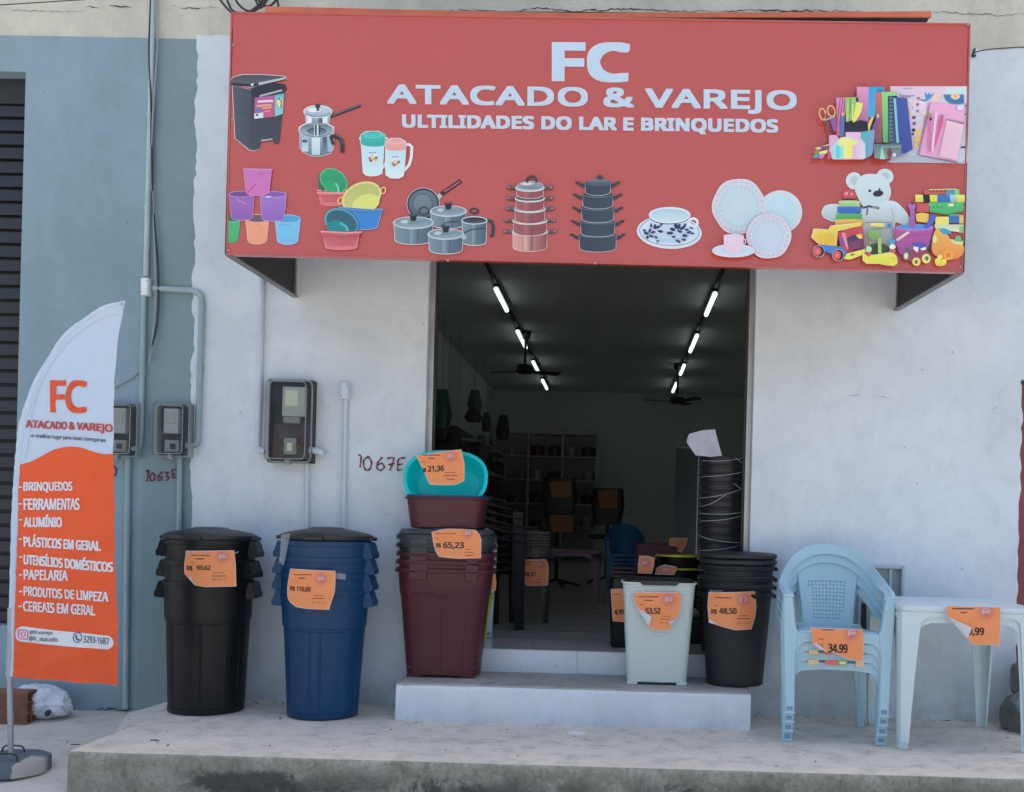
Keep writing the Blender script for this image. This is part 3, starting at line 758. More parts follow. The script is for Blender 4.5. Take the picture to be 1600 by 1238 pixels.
bucket(18, 268, 335, 592, (140, 100, 178), (120, 84, 168), 28, (96, 70, 140)); a.line([(85, 382), (185, 436)], 6, (184, 150, 206))
bucket(318, 582, 338, 600, (142, 112, 192), (122, 90, 178), 28, (110, 84, 170)); a.line([(450, 380), (520, 420)], 4, (120, 90, 170)); a.ell(405, 362, 30, 7, (210, 200, 230))
a.poly([(158, 88), (440, 92), (425, 180), (405, 325), (350, 348), (240, 350), (190, 330), (170, 180)], (170, 110, 178), (180, 104, 176), halo=4, hc=(210, 150, 200)); a.line([(205, 318), (280, 240)], 8, (120, 70, 130)); a.line([(180, 295), (200, 322)], 6, (140, 84, 150)); a.ell(330, 140, 40, 22, (164, 104, 176), rot=25)
a.line([(152, 90), (446, 94)], 8, (196, 140, 196))
a.done('printed_picture', M_print, sg, 'printed pyramid of purple, green, orange and blue buckets')
# basins
a = art((355, 250), 6.275)
def ribbed(x0, x1, yt, yb, c1, c2):
    xm, w2 = (x0+x1)/2, (x1-x0)/2
    a.poly([(x0, yt), (x1, yt)] + [(xm+w2*.86*math.cos(R(t)), yb-26+26*math.sin(R(t))) for t in range(0, 181, 20)], c1, c2, halo=3, hc=(200, 140, 150))
    for i in range(1, 16):
        x = x0+16+(x1-x0-32)*i/16; a.line([(x, yt+30), (xm+(x-xm)*.9, yb-34)], 4, tuple(v*.84 for v in c1))
    a.line([(x0-16, yt), (x1+16, yt)], 14, (206, 150, 160))
ribbed(895, 1150, 300, 450, (188, 104, 114), (194, 110, 118))
a.poly([(895, 150), (930, 120), (960, 300), (935, 308), (898, 280)], (36, 100, 78)); a.ell(1045, 205, 145, 108, (48, 158, 110), halo=3, rot=33, hc=(150, 196, 160)); a.ell(1045, 208, 126, 92, (42, 146, 104), (36, 130, 96), rot=33); a.ell(1015, 262, 78, 55, (38, 152, 106), rot=25); a.line([(1062, 228), (1090, 270), (1088, 325)], 16, (110, 200, 170))
a.poly([(890, 320), (1180, 322), (1170, 350), (895, 345)], (188, 104, 114)); a.line([(880, 322), (1175, 326)], 13, (204, 146, 156))
a.poly([(1090, 460), (1530, 485), (1500, 560), (1470, 665), (1400, 682), (1180, 690)], (56, 124, 196), (44, 120, 200), halo=3)
a.ring(1530, 300, 22, 32, 12, (206, 190, 130), rot=10); a.ring(1112, 400, 26, 34, 12, (206, 180, 120), rot=20)
a.ell(1318, 365, 200, 140, (196, 196, 130), halo=3, rot=-24, hc=(210, 200, 150)); a.ell(1316, 368, 184, 126, (160, 176, 108), (172, 186, 116), rot=-24); a.ell(1360, 428, 135, 84, (190, 204, 118), rot=-18, halo=2, hc=(206, 214, 150))
a.poly([(1090, 462), (1530, 492), (1528, 512), (1300, 520), (1100, 505)], (48, 116, 190)); a.line([(1088, 464), (1200, 485), (1400, 500), (1532, 488)], 12, (90, 130, 190))
ribbed(935, 1300, 710, 882, (170, 82, 96), (196, 116, 130))
a.ell(1118, 610, 170, 122, (60, 150, 166), halo=3, rot=25, hc=(110, 160, 180)); a.ell(1122, 612, 156, 108, (42, 88, 108), (48, 96, 116), rot=25); a.ell(1082, 668, 108, 74, (32, 124, 138), rot=12); a.line([(1105, 622), (1160, 650), (1190, 700)], 18, (80, 174, 196))
a.poly([(932, 712), (1305, 712), (1300, 740), (1060, 740), (935, 735)], (176, 88, 100)); a.line([(915, 700), (1000, 706), (1180, 716), (1318, 706)], 13, (206, 150, 160))
a.done('printed_picture', M_print, sg, 'printed green, yellow, blue and pink basins')
# pan set
a = art((590, 40), 3.257)
a.line([(312, 868), (424, 790)], 22, (34, 38, 46)); a.line([(340, 846), (420, 794)], 7, (150, 96, 100)); a.line([(305, 880), (322, 860)], 24, (150, 170, 186))
a.ell(232, 908, 82, 80, (40, 48, 60), halo=2); a.ell(232, 908, 73, 70, (88, 106, 124), (70, 88, 106)); a.ell(228, 908, 48, 48, (104, 122, 140), (84, 102, 120)); a.ring(228, 908, 50, 50, 3, (60, 76, 92))
def pan(x0, x1, yt, yb, lid=True, knob=True, c1=(64, 84, 104), c2=(106, 134, 154)):
    xm, w2 = (x0+x1)/2, (x1-x0)/2; e = w2*.30
    a.poly([(x0, yt), (x1, yt)] + [(xm+w2*.93*math.cos(R(t)), yb-e*.8+e*.8*math.sin(R(t))) for t in range(0, 181, 12)], c2, c1, halo=3, horiz=True)
    a.poly([(xm-w2*.2, yt+4), (xm+w2*.3, yt+4), (xm+w2*.28, yb-4), (xm-w2*.18, yb-2)], tuple(min(255, v*1.1) for v in c2), c1, horiz=True)
    a.ell(xm, yt, w2+2, e, (150, 176, 194), halo=2)
    if lid:
        a.ell(xm, yt-2, w2-4, e-4, (96, 126, 146), (120, 148, 166)); a.ell(xm, yt-12, w2*.55, e*.55, (124, 150, 166), (94, 122, 142)); a.ell(xm-w2*.45, yt-5, w2*.2, e*.3, (160, 186, 202))
    else: a.ell(xm, yt, w2-3, e-3, (36, 42, 52), (60, 76, 92))
    if knob: a.poly([(xm-20, yt-44), (xm+18, yt-44), (xm+16, yt-22), (xm+10, yt-8), (xm-12, yt-8), (xm-16, yt-22)], (30, 34, 42)); a.line([(xm-16, yt-40), (xm+14, yt-40)], 5, (80, 88, 98))
a.ring(492, 944, 20, 12, 8, (44, 50, 58)); a.ring(236, 945, 24, 20, 8, (50, 60, 70))
pan(270, 450, 945, 1032)
a.ring(582, 1005, 5, 2, 1, (40, 46, 56)); a.line([(550, 990), (578, 996), (588, 1020), (586, 1066), (572, 1074)], 16, (44, 52, 64))
pan(430, 555, 992, 1118, False, False); a.line([(438, 1056), (480, 1038), (548, 1032)], 6, (50, 62, 76)); a.line([(320, 1022), (350, 1002), (415, 994)], 5, (60, 72, 86))
pan(82, 282, 1004, 1114); pan(258, 436, 1062, 1162); a.ell(440, 1078, 14, 13, (150, 168, 180))
a.done('printed_picture', M_print, sg, 'printed set of grey pans with glass lids')
# red casserole tower
a = art((590, 40), 3.257)
for i, (y, w2, h) in enumerate(((1050, 88, 100), (994, 84, 76), (934, 76, 74), (880, 72, 66), (826, 70, 54))):
    for s in (-1, 1):
        xx = 775+s*(w2+4); yy = y+2
        a.poly([(xx, yy-6), (xx+s*22, yy-16+4*(i % 2)), (xx+s*44, yy-14), (xx+s*46, yy), (xx+s*40, yy+6), (xx+s*20, yy+8), (xx, yy+8)], (104, 92, 100), (60, 58, 68)); a.ell(xx+s*34, yy-4, 6, 5, (150, 110, 112))
    a.pot(775, y, w2, 22, h, (190, 150, 150) if i == 0 else (140, 84, 92), (120, 66, 76), None, .97, 2)
    a.poly([(745, y+10), (790, y+12), (790, y+h-4), (748, y+h-6)], (150, 100, 106) if i else (196, 170, 166), (110, 66, 76), horiz=True)
    a.ell(775, y, w2+4, 20, (176, 196, 208), halo=1); a.ell(775, y-3, w2, 16, (96, 74, 84) if i < 4 else (130, 150, 166))
a.ell(778, 812, 66, 20, (142, 160, 172), (96, 116, 132)); a.ell(760, 806, 30, 8, (176, 192, 202)); a.ring(784, 790, 24, 22, 11, (56, 48, 56), 0, 150, 390)
a.done('printed_picture', M_print, sg, 'printed tower of five reddish casseroles')
# dark casserole tower
a = art((860, 220), 3.81)
for i, (y, w2, h) in enumerate(((562, 110, 100), (482, 102, 90), (402, 96, 86), (324, 90, 82), (252, 76, 74))):
    for s in (-1, 1):
        xx = 282+s*(w2-2); yy = y+6
        a.poly([(xx, yy), (xx+s*22, yy-2), (xx+s*40, yy-14), (xx+s*60, yy-16), (xx+s*58, yy-4), (xx+s*38, yy+4), (xx+s*24, yy+18), (xx, yy+20)], (46, 54, 66))
    a.pot(282, y, w2, 22, h, (46, 58, 76), (52, 66, 84), None, .97, 2); a.ell(282, y, w2+2, 17, (76, 92, 110)); a.ell(282, y-4, w2-3, 13, (44, 54, 70))
a.ell(290, 246, 72, 16, (96, 116, 134), (58, 72, 88)); a.poly([(277, 206), (310, 206), (308, 232), (280, 232)], (52, 58, 68))
a.done('printed_picture', M_print, sg, 'printed tower of five dark casseroles')
# cup and saucer
a = art((860, 220), 3.81)
a.ell(708, 545, 190, 95, (176, 206, 230), halo=4, rot=3); a.ring(708, 540, 178, 84, 3, (60, 70, 130), rot=3); a.ell(708, 552, 120, 56, (160, 192, 220), rot=3)
a.ring(850, 488, 26, 24, 15, (190, 212, 232), rot=0)
a.poly([(588, 440), (830, 440), (826, 480), (806, 530), (770, 568), (720, 580), (672, 572), (620, 535), (594, 485)], (184, 210, 232), (160, 190, 218), halo=3)
a.ell(710, 442, 122, 44, (186, 212, 232), halo=3); a.ell(710, 444, 114, 38, (150, 188, 214), (176, 206, 228)); a.ring(708, 452, 118, 44, 4, (46, 54, 116), 0, 10, 170)
for x, y, rx, ry, ro in ((728, 528, 17, 10, 20), (748, 508, 12, 18, -20), (765, 512, 9, 19, 20), (786, 520, 18, 9, -30), (640, 515, 16, 8, -20), (622, 512, 9, 16, 10), (655, 540, 17, 8, 10), (712, 550, 20, 9, 0), (770, 540, 16, 7, 20), (660, 500, 8, 8, 0), (600, 505, 6, 14, 0), (800, 505, 7, 14, 20),
        (572, 552, 16, 8, 10), (592, 535, 7, 14, 20), (612, 545, 14, 7, -20), (600, 568, 14, 7, 20), (578, 575, 9, 9, 0), (560, 535, 10, 7, 20), (800, 565, 16, 8, 10), (825, 545, 14, 7, -20), (845, 552, 12, 6, 10), (812, 530, 12, 6, 0), (760, 598, 16, 7, 30), (795, 590, 14, 6, 10), (640, 598, 10, 5, 0), (735, 572, 12, 6, 0), (840, 520, 12, 5, 20), (628, 575, 12, 6, 30)):
    a.ell(x, y, rx, ry, (44, 52, 112), (34, 40, 88), rot=ro, n=14)
a.done('printed_picture', M_print, sg, 'printed cup and saucer with blue flowers')
# plates
a = art((860, 220), 3.81)
def plate(x, y, rx, ry, c1, c2, wob=0):
    pts = []
    for i in range(48):
        t = 2*math.pi*i/48; k = 1+wob*math.cos(6*t+.4); pts.append((x+rx*k*math.cos(t), y+ry*k*math.sin(t)))
    a.poly(pts, c1, c2, halo=5, hc=(216, 196, 216))
    for k, q in ((.90, (212, 190, 208)), (.84, (196, 205, 224)), (.72, (186, 206, 224)), (.5, (190, 206, 224)), (.3, (196, 206, 224))): a.ring(x, y, rx*k, ry*k, 3.5 if k > .8 else 2, q)
plate(1368, 425, 126, 124, (168, 204, 226), (160, 200, 222))
plate(1122, 392, 154, 162, (172, 200, 222), (166, 198, 220), .02)
for k in range(26):
    t = 2*math.pi*k/26; a.ell(1122+112*math.cos(t), 392+118*math.sin(t), 5, 5, (160, 172, 200), n=8); a.ell(1122+60*math.cos(t), 392+64*math.sin(t), 3.5, 3.5, (192, 194, 214), n=8); a.ell(1122+138*math.cos(t), 392+146*math.sin(t), 7, 4, (206, 150, 180), rot=math.degrees(t)+50, n=8)
plate(1300, 568, 128, 130, (170, 198, 222), (174, 198, 226), .018)
for k in range(24):
    t = 2*math.pi*k/24; a.ell(1300+86*math.cos(t), 568+88*math.sin(t), 4, 4, (162, 172, 202), n=8); a.ell(1300+50*math.cos(t), 568+50*math.sin(t), 3, 3, (192, 194, 214), n=8); a.ell(1300+114*math.cos(t), 568+116*math.sin(t), 7, 4, (208, 150, 182), rot=math.degrees(t)+50, n=8)
a.ell(1090, 655, 124, 36, (176, 202, 224), halo=4, hc=(214, 200, 220)); a.ell(1090, 652, 80, 20, (166, 194, 218)); a.ring(1150, 600, 12, 16, 7, (200, 180, 206))
a.poly([(1032, 565), (1150, 565), (1146, 620), (1130, 655), (1105, 668), (1075, 668), (1050, 655), (1035, 620)], (206, 190, 220), (200, 182, 212), halo=2); a.ell(1091, 565, 59, 9, (196, 180, 214)); a.ell(1091, 567, 50, 6, (184, 196, 220))
a.done('printed_picture', M_print, sg, 'printed white lace plates and pink cup')
# stationery
a = art((1270, 130), 6.4)
a.rect(775, 32, 1545, 795, (196, 184, 216), (170, 200, 222)); a.rect(1330, 42, 1545, 200, (178, 208, 220)); a.rect(1490, 200, 1540, 760, (150, 170, 196), (176, 196, 214)); a.rect(1480, 632, 1532, 652, (40, 44, 80)); a.line([(1500, 235), (1545, 225)], 14, (70, 84, 116)); a.line([(1500, 320), (1545, 305)], 14, (84, 96, 130))
a.poly([(740, 790), (880, 705), (1440, 790), (1530, 770), (1530, 805)], (160, 176, 204))
a.poly([(1118, 88), (1150, 120), (1165, 86), (1175, 120), (1222, 96), (1180, 150), (1140, 182), (1070, 190), (1068, 162), (1130, 165)], (70, 136, 190)); a.ell(1240, 140, 55, 26, (206, 190, 170), rot=-25); a.ell(1220, 170, 40, 16, (210, 196, 176), rot=-25)
a.poly([(1305, 115), (1510, 115), (1515, 200), (1440, 212), (1380, 205), (1330, 175)], (56, 112, 170)); a.ell(1425, 135, 46, 30, (214, 190, 160)); a.ell(1425, 130, 20, 12, (206, 160, 80))
a.poly([(950, 150), (1140, 190), (1060, 700), (990, 690)], (206, 196, 222), (190, 180, 214)); a.text('Planner', 870, 985, 112, 140, (60, 64, 100), slope=.04, bold=.01); a.ell(1003, 126, 9, 9, (60, 150, 190)); a.line([(905, 55), (985, 52)], 9, (130, 160, 190))
for x, y, q, r_ in ((1058, 150, (150, 90, 120), 14), (1048, 215, (150, 84, 110), 16), (1048, 280, (130, 120, 180), 16), (1010, 345, (90, 80, 110), 18), (1035, 340, (214, 170, 140), 12), (1015, 405, (100, 96, 120), 18), (1008, 470, (40, 40, 60), 18), (1000, 510, (70, 90, 70), 14), (990, 200, (206, 200, 140), 14), (996, 245, (80, 150, 200), 8), (1120, 300, (214, 200, 190), 30), (1070, 350, (180, 200, 220), 34), (1060, 480, (216, 190, 96), 28), (1045, 560, (216, 186, 90), 32), (1035, 620, (214, 180, 96), 24), (985, 300, (200, 210, 160), 14)): a.ell(x, y, r_, r_, q, n=10)
a.poly([(1165, 195), (1520, 225), (1510, 400), (1440, 790), (1050, 712)], (206, 160, 206), (200, 160, 204))
for i in range(30): t = i/29; a.line([(1170-112*t-8, 200+505*t), (1170-112*t+10, 203+505*t)], 8, (96, 84, 110))
a.poly([(1440, 230), (1512, 215), (1505, 265), (1450, 275)], (190, 204, 232))
a.poly([(1345, 350), (1515, 405), (1440, 775), (1262, 735)], (208, 184, 206), (204, 176, 204)); a.line([(1345, 365), (1512, 408)], 14, (120, 104, 130)); a.line([(1350, 352), (1512, 390)], 3, (150, 120, 150))
for i in range(8):
    for j in range(6): a.ell(1345+j*24-i*10, 440+i*38+j*6, 3.5, 3.5, (190, 160, 190), n=6)
a.poly([(1282, 315), (1308, 320), (1305, 380), (1240, 600), (1200, 690), (1195, 680), (1250, 480), (1262, 380)], (180, 84, 130), (200, 100, 140)); a.poly([(1225, 285), (1250, 290), (1225, 500), (1205, 690), (1182, 690), (1205, 480)], (206, 190, 224)); a.poly([(1150, 330), (1180, 350), (1178, 560), (1190, 690), (1160, 680)], (180, 110, 160)); a.ell(1165, 320, 20, 26, (150, 130, 110)); a.ell(1178, 360, 12, 18, (40, 34, 44))
a.poly([(1450, 790), (1040, 715), (1042, 722), (1440, 800)], (80, 76, 110))
# binders
a.rect(440, 38, 565, 600, (196, 140, 190), (120, 76, 110)); a.poly([(560, 38), (718, 38), (715, 90), (635, 90), (620, 340), (552, 340)], (46, 150, 206), (56, 160, 210)); a.rect(640, 60, 712, 85, (56, 110, 170))
a.poly([(625, 95), (695, 92), (690, 600), (610, 600), (625, 350)], (176, 104, 104), (110, 76, 90)); a.poly([(690, 90), (850, 85), (840, 125), (760, 130), (750, 600), (700, 590)], (128, 196, 128), (84, 160, 110)); a.poly([(750, 130), (850, 125), (860, 600), (755, 610)], (40, 50, 60), (60, 84, 110))
for i in range(12): a.line([(762, 150+i*38), (800, 150+i*38)], 22, (84, 116, 140))
a.poly([(805, 150), (832, 150), (862, 600), (838, 600)], (120, 180, 222)); a.poly([(828, 140), (940, 148), (1000, 660), (925, 705), (880, 705)], (62, 84, 158), (54, 70, 150)); a.line([(860, 130), (845, 128)], 10, (200, 210, 200))
# pens and cup
a.poly([(235, 145), (340, 145), (300, 500), (235, 560), (240, 450)], (190, 130, 180), (160, 90, 120))
for x in (255, 280, 305): a.line([(x+20, 150), (x-14, 430)], 7, (120, 50, 100)); 
a.poly([(325, 145), (440, 140), (450, 200), (400, 370), (330, 390)], (132, 186, 112), (120, 170, 110)); a.line([(375, 150), (372, 300)], 8, (60, 110, 80)); a.poly([(430, 145), (455, 145), (450, 190), (432, 190)], (30, 34, 44))
a.poly([(435, 190), (505, 200), (480, 300), (425, 395), (395, 390)], (216, 216, 120), (206, 206, 110)); a.poly([(330, 390), (400, 380), (402, 450), (420, 385), (480, 370), (545, 385), (560, 490), (330, 490)], (30, 36, 46)); a.line([(350, 200), (345, 380)], 20, (150, 196, 110)); a.line([(400, 210), (395, 370)], 14, (206, 214, 120))
a.ring(98, 310, 30, 58, 14, (206, 160, 110), rot=-12); a.ring(185, 280, 36, 54, 14, (206, 160, 110), rot=-14); a.poly([(125, 300), (150, 350), (185, 490), (168, 490), (130, 380)], (84, 76, 90)); a.poly([(160, 330), (235, 350), (238, 470), (215, 490), (190, 420)], (120, 84, 160)); a.line([(120, 372), (225, 330)], 14, (150, 170, 120))
a.poly([(285, 350), (300, 290), (318, 350), (312, 530), (272, 530)], (60, 120, 186), (50, 110, 180)); a.ell(300, 312, 10, 18, (206, 170, 130)); a.poly([(550, 420), (590, 330), (610, 345), (580, 420), (560, 500)], (206, 190, 110)); a.line([(655, 330), (590, 500)], 26, (90, 84, 170)); a.ell(652, 330, 12, 22, (210, 180, 150))
a.poly([(328, 490), (480, 490), (478, 700), (330, 700)], (206, 170, 210)); a.poly([(480, 490), (600, 470), (590, 720), (520, 760), (478, 740)], (72, 168, 176), (96, 150, 190)); a.poly([(165, 520), (235, 520), (260, 560), (200, 740), (160, 690)], (190, 160, 200)); a.poly([(560, 480), (620, 470), (600, 700), (560, 730)], (110, 150, 200))
a.poly([(190, 640), (225, 600), (280, 545), (330, 540), (395, 545), (450, 570), (520, 600), (524, 740), (505, 760), (205, 760), (190, 745)], (140, 200, 214), (200, 180, 220), halo=3, horiz=True)
a.poly([(250, 590), (290, 545), (360, 545), (460, 590), (455, 625), (250, 625)], (206, 230, 140)); a.rect(232, 625, 270, 752, (90, 190, 220)); a.rect(270, 625, 305, 752, (130, 206, 200)); a.rect(305, 610, 350, 752, (206, 226, 140)); a.rect(350, 600, 395, 752, (220, 220, 110)); a.poly([(395, 640), (490, 560), (522, 620), (520, 755), (395, 755)], (200, 160, 206), (190, 200, 226), horiz=True)
for pts, q in (([(0, 745), (50, 680), (70, 720), (40, 750)], (60, 150, 160)), ([(20, 650), (160, 610), (160, 640), (50, 670)], (206, 180, 150)), ([(60, 690), (150, 665), (140, 700), (80, 740)], (206, 210, 130)), ([(55, 750), (90, 700), (120, 710), (100, 755)], (170, 120, 190)), ([(70, 635), (170, 625), (160, 655), (90, 662)], (90, 84, 90)), ([(145, 760), (150, 690), (180, 690), (180, 760)], (180, 80, 110)), ([(10, 690), (60, 660), (60, 690), (20, 715)], (120, 130, 80))): a.poly(pts, q)
a.poly([(600, 610), (890, 610), (880, 730), (700, 765), (620, 750)], (84, 110, 120), (120, 130, 150)); a.poly([(630, 740), (690, 625), (740, 700), (720, 765)], (90, 150, 130)); a.poly([(670, 760), (690, 640), (725, 760)], (150, 196, 190)); a.poly([(740, 700), (770, 630), (795, 700), (770, 765)], (110, 60, 60)); a.ell(815, 718, 18, 20, (186, 200, 230)); a.line([(700, 640), (880, 635)], 10, (140, 160, 160))
a.done('printed_picture', M_print, sg, 'printed pens, binders and notebooks')
# toys
a = art((1260, 260), 6.154)
a.ell(458, 140, 72, 76, (176, 206, 224), halo=6); a.ell(460, 135, 38, 40, (160, 182, 200)); a.ell(755, 100, 76, 70, (176, 206, 224), halo=6); a.ell(760, 96, 40, 34, (160, 182, 200))
a.poly(cr([(150, 440), (180, 385), (260, 368), (330, 385), (330, 500), (270, 528), (210, 510), (160, 480), (150, 440)], 4)[:-1], (172, 202, 220), (150, 170, 180), halo=5)
a.poly(cr([(560, 360), (800, 335), (900, 380), (1000, 520), (960, 570), (850, 540), (850, 760), (780, 830), (620, 840), (540, 740), (520, 480), (560, 360)], 4)[:-1], (178, 206, 224), (120, 128, 120), halo=5)
a.poly(cr([(490, 130), (560, 82), (660, 78), (730, 90), (800, 190), (806, 280), (760, 350), (640, 390), (550, 380), (500, 300), (468, 220), (490, 130)], 5)[:-1], (180, 208, 226), (170, 196, 212), halo=3)
a.ell(610, 237, 15, 12, (34, 38, 46)); a.ell(703, 222, 9, 12, (40, 44, 54)); a.ell(690, 262, 50, 30, (36, 38, 46), rot=-8); a.line([(540, 400), (600, 385), (700, 405)], 20, (56, 66, 76)); a.line([(590, 400), (580, 470)], 16, (90, 106, 116)); a.ell(665, 395, 36, 12, (120, 130, 140)); a.line([(815, 400), (835, 460), (835, 530)], 5, (130, 158, 176)); a.ell(690, 800, 110, 60, (70, 76, 70)); 
# stacking rings
a.ell(412, 272, 70, 52, (176, 76, 92)); a.ell(385, 262, 16, 14, (210, 150, 160)); a.ell(435, 268, 14, 12, (206, 140, 150)); a.ell(412, 322, 62, 14, (60, 34, 44))
for y, w2, q in ((360, 100, (160, 206, 150)), (418, 112, (60, 110, 200)), (484, 120, (80, 170, 100)), (540, 135, (222, 176, 90))):
    a.ell(412, y+12, w2, 30, tuple(v*.5 for v in q)); a.poly(cr([(412-w2, y), (412-w2+14, y-28), (412+w2-14, y-28), (412+w2, y), (412+w2-14, y+30), (412-w2+14, y+30), (412-w2, y)], 4)[:-1], q, tuple(v*.85 for v in q))
# building bricks
a.rect(1130, 225, 1400, 270, (170, 90, 90)); 
for i in range(7): a.ell(1190+i*35, 240, 9, 9, (90, 50, 56), n=8)
a.rect(1345, 222, 1470, 300, (60, 120, 190), (90, 170, 120)); a.rect(1425, 222, 1470, 280, (110, 190, 130)); a.line([(1180, 225), (1440, 220)], 8, (206, 206, 130))
for x0, x1, q in ((1045, 1130, (226, 220, 110)), (1120, 1190, (34, 36, 44)), (1185, 1260, (206, 224, 90)), (1258, 1380, (56, 116, 190)), (1378, 1440, (150, 196, 220)), (1438, 1522, (206, 224, 110))): a.poly([(x0, 275), (x1, 275), (x1, 345), (x0+6, 345)], q, tuple(v*.85 for v in q))
a.rect(1060, 355, 1180, 440, (170, 84, 90)); a.poly([(1175, 350), (1510, 345), (1510, 430), (1350, 465), (1190, 440)], (76, 176, 116), (60, 160, 100))
for i in range(4): a.ell(1190+i*36, 392, 7, 7, (36, 90, 60), n=8)
a.rect(1365, 360, 1415, 385, (206, 220, 190)); a.poly([(1050, 460), (1110, 445), (1180, 460), (1170, 545), (1060, 530)], (214, 180, 90)); a.rect(1370, 460, 1470, 480, (80, 160, 90)); a.rect(1366, 478, 1470, 545, (50, 104, 180)); a.poly([(1240, 485), (1370, 485), (1370, 560), (1240, 560)], (220, 206, 110)); a.rect(1470, 470, 1510, 550, (224, 170, 100)); a.poly([(1230, 560), (1510, 560), (1510, 640), (1240, 600)], (170, 200, 170), (200, 214, 190)); a.rect(1470, 575, 1510, 640, (120, 180, 120))
# orange plush and plane
a.poly(cr([(1225, 640), (1270, 590), (1350, 650), (1400, 720), (1510, 760), (1500, 850), (1400, 900), (1260, 870), (1205, 800), (1225, 640)], 4)[:-1], (224, 170, 96), (206, 130, 70)); a.ell(1235, 700, 22, 40, (196, 206, 130)); a.poly([(1280, 600), (1330, 595), (1395, 625), (1390, 650), (1320, 655), (1285, 630)], (50, 150, 196)); a.poly([(1370, 700), (1510, 720), (1500, 760), (1420, 745)], (200, 206, 150)); a.poly([(1420, 720), (1440, 670), (1480, 670), (1495, 730)], (90, 170, 120)); a.ell(1365, 855, 48, 48, (226, 160, 70)); a.ell(1365, 855, 20, 22, (206, 110, 60)); a.line([(1200, 640), (1185, 830)], 26, (50, 44, 56))
# purple bucket
a.poly([(845, 590), (1220, 600), (1195, 700), (1150, 840), (900, 850), (850, 720)], (156, 84, 156), (140, 70, 140)); a.ell(1040, 590, 185, 34, (160, 110, 190)); a.ell(1040, 582, 168, 22, (56, 140, 206)); a.line([(860, 660), (1040, 668), (1210, 640)], 5, (130, 60, 130))
a.poly([(985, 370), (1045, 370), (1040, 460), (1050, 590), (990, 590), (1000, 460)], (150, 100, 180), (130, 84, 170)); a.ell(1015, 385, 36, 32, (156, 104, 184)); a.ell(1018, 358, 12, 12, (40, 34, 60)); a.poly([(1195, 460), (1255, 470), (1230, 530), (1170, 600), (1120, 590), (1170, 530)], (74, 90, 190)); a.line([(868, 712), (985, 632)], 24, (206, 196, 180))
# train
a.poly([(960, 840), (1000, 800), (1150, 770), (1190, 860), (1180, 900), (1040, 930), (960, 900)], (120, 60, 90), (140, 66, 84)); a.poly([(1010, 740), (1090, 728), (1160, 750), (1130, 785), (1050, 785)], (70, 80, 170)); a.poly([(1030, 770), (1080, 780), (1070, 830), (1030, 800)], (210, 214, 224)); a.poly([(1095, 790), (1150, 775), (1150, 800), (1110, 812)], (210, 214, 224)); a.ell(970, 795, 18, 18, (40, 110, 90)); a.ell(958, 862, 32, 45, (90, 110, 130)); a.ell(958, 862, 20, 30, (206, 206, 170)); a.ell(1058, 918, 40, 40, (220, 206, 110)); a.ell(1056, 920, 15, 20, (80, 110, 60)); a.ell(1152, 888, 42, 46, (224, 210, 120)); a.ell(1158, 886, 18, 22, (60, 120, 80))
a.poly(cr([(1235, 900), (1260, 880), (1290, 895), (1330, 890), (1350, 915), (1330, 950), (1270, 960), (1240, 940), (1235, 900)], 4)[:-1], (216, 206, 90), (206, 190, 80)); a.ell(1285, 872, 24, 22, (220, 210, 100))
# truck
a.poly([(48, 680), (70, 602), (210, 612), (235, 575), (330, 565), (530, 545), (520, 575), (300, 620), (285, 775), (125, 750)], (226, 200, 90), (206, 176, 70), halo=4)
for i in range(7): a.line([(120+i*24, 645), (130+i*22, 755)], 6, (190, 158, 60))
a.poly([(125, 752), (400, 780), (380, 850), (250, 850), (150, 800)], (60, 120, 200)); a.poly([(300, 640), (400, 600), (545, 570), (560, 760), (400, 830), (330, 780)], (176, 70, 84), (160, 60, 74)); a.poly([(320, 690), (370, 680), (375, 775), (345, 760)], (80, 90, 180)); a.poly([(385, 690), (480, 650), (545, 700), (560, 790), (410, 810)], (60, 50, 96), (90, 60, 90))
for i in range(4): a.line([(420, 740+i*18), (520, 715+i*20)], 6, (150, 70, 90))
a.poly([(335, 640), (375, 640), (405, 790), (388, 800)], (206, 130, 140)); a.poly([(470, 660), (530, 650), (540, 690), (510, 700)], (216, 190, 90)); a.poly([(360, 890), (390, 840), (555, 800), (575, 820), (540, 850), (420, 895)], (226, 206, 90), halo=2); a.line([(425, 855), (460, 845)], 12, (60, 60, 50))
for x, y in ((118, 818), (305, 855)): a.ell(x, y, 54, 54, (40, 42, 52), halo=3); a.ell(x-12, y, 36, 42, (196, 84, 92)); a.ell(x-14, y, 16, 22, (206, 110, 116))
# bead maze with duck
a.poly([(540, 845), (640, 855), (830, 825), (865, 870), (875, 920), (840, 955), (770, 950), (700, 935), (580, 935), (545, 905)], (206, 216, 90), (190, 200, 70), halo=3); a.ell(835, 920, 42, 34, (226, 206, 84)); a.ell(808, 888, 26, 26, (226, 206, 84)); a.poly([(820, 885), (850, 882), (838, 900)], (226, 130, 70)); a.ell(800, 882, 4, 4, (40, 40, 40), n=8)
a.line([(705, 690), (705, 835)], 34, (140, 190, 110)); a.line([(598, 800), (592, 660), (640, 610), (780, 590), (820, 540), (560, 540)], 5, (130, 60, 70)); a.line([(820, 545), (835, 820)], 5, (130, 60, 110)); a.ell(650, 658, 58, 48, (120, 170, 100), (100, 150, 90)); a.poly([(610, 545), (690, 545), (720, 560), (690, 580), (620, 575)], (220, 210, 120)); a.rect(690, 545, 750, 580, (206, 206, 120)); a.ell(795, 575, 20, 24, (60, 120, 190)); a.ell(600, 798, 28, 32, (170, 206, 170)); a.ell(598, 845, 22, 22, (176, 80, 100)); a.ell(825, 725, 30, 28, (60, 150, 196)); a.ell(828, 775, 30, 26, (206, 214, 220)); a.ell(828, 815, 26, 20, (180, 90, 110))
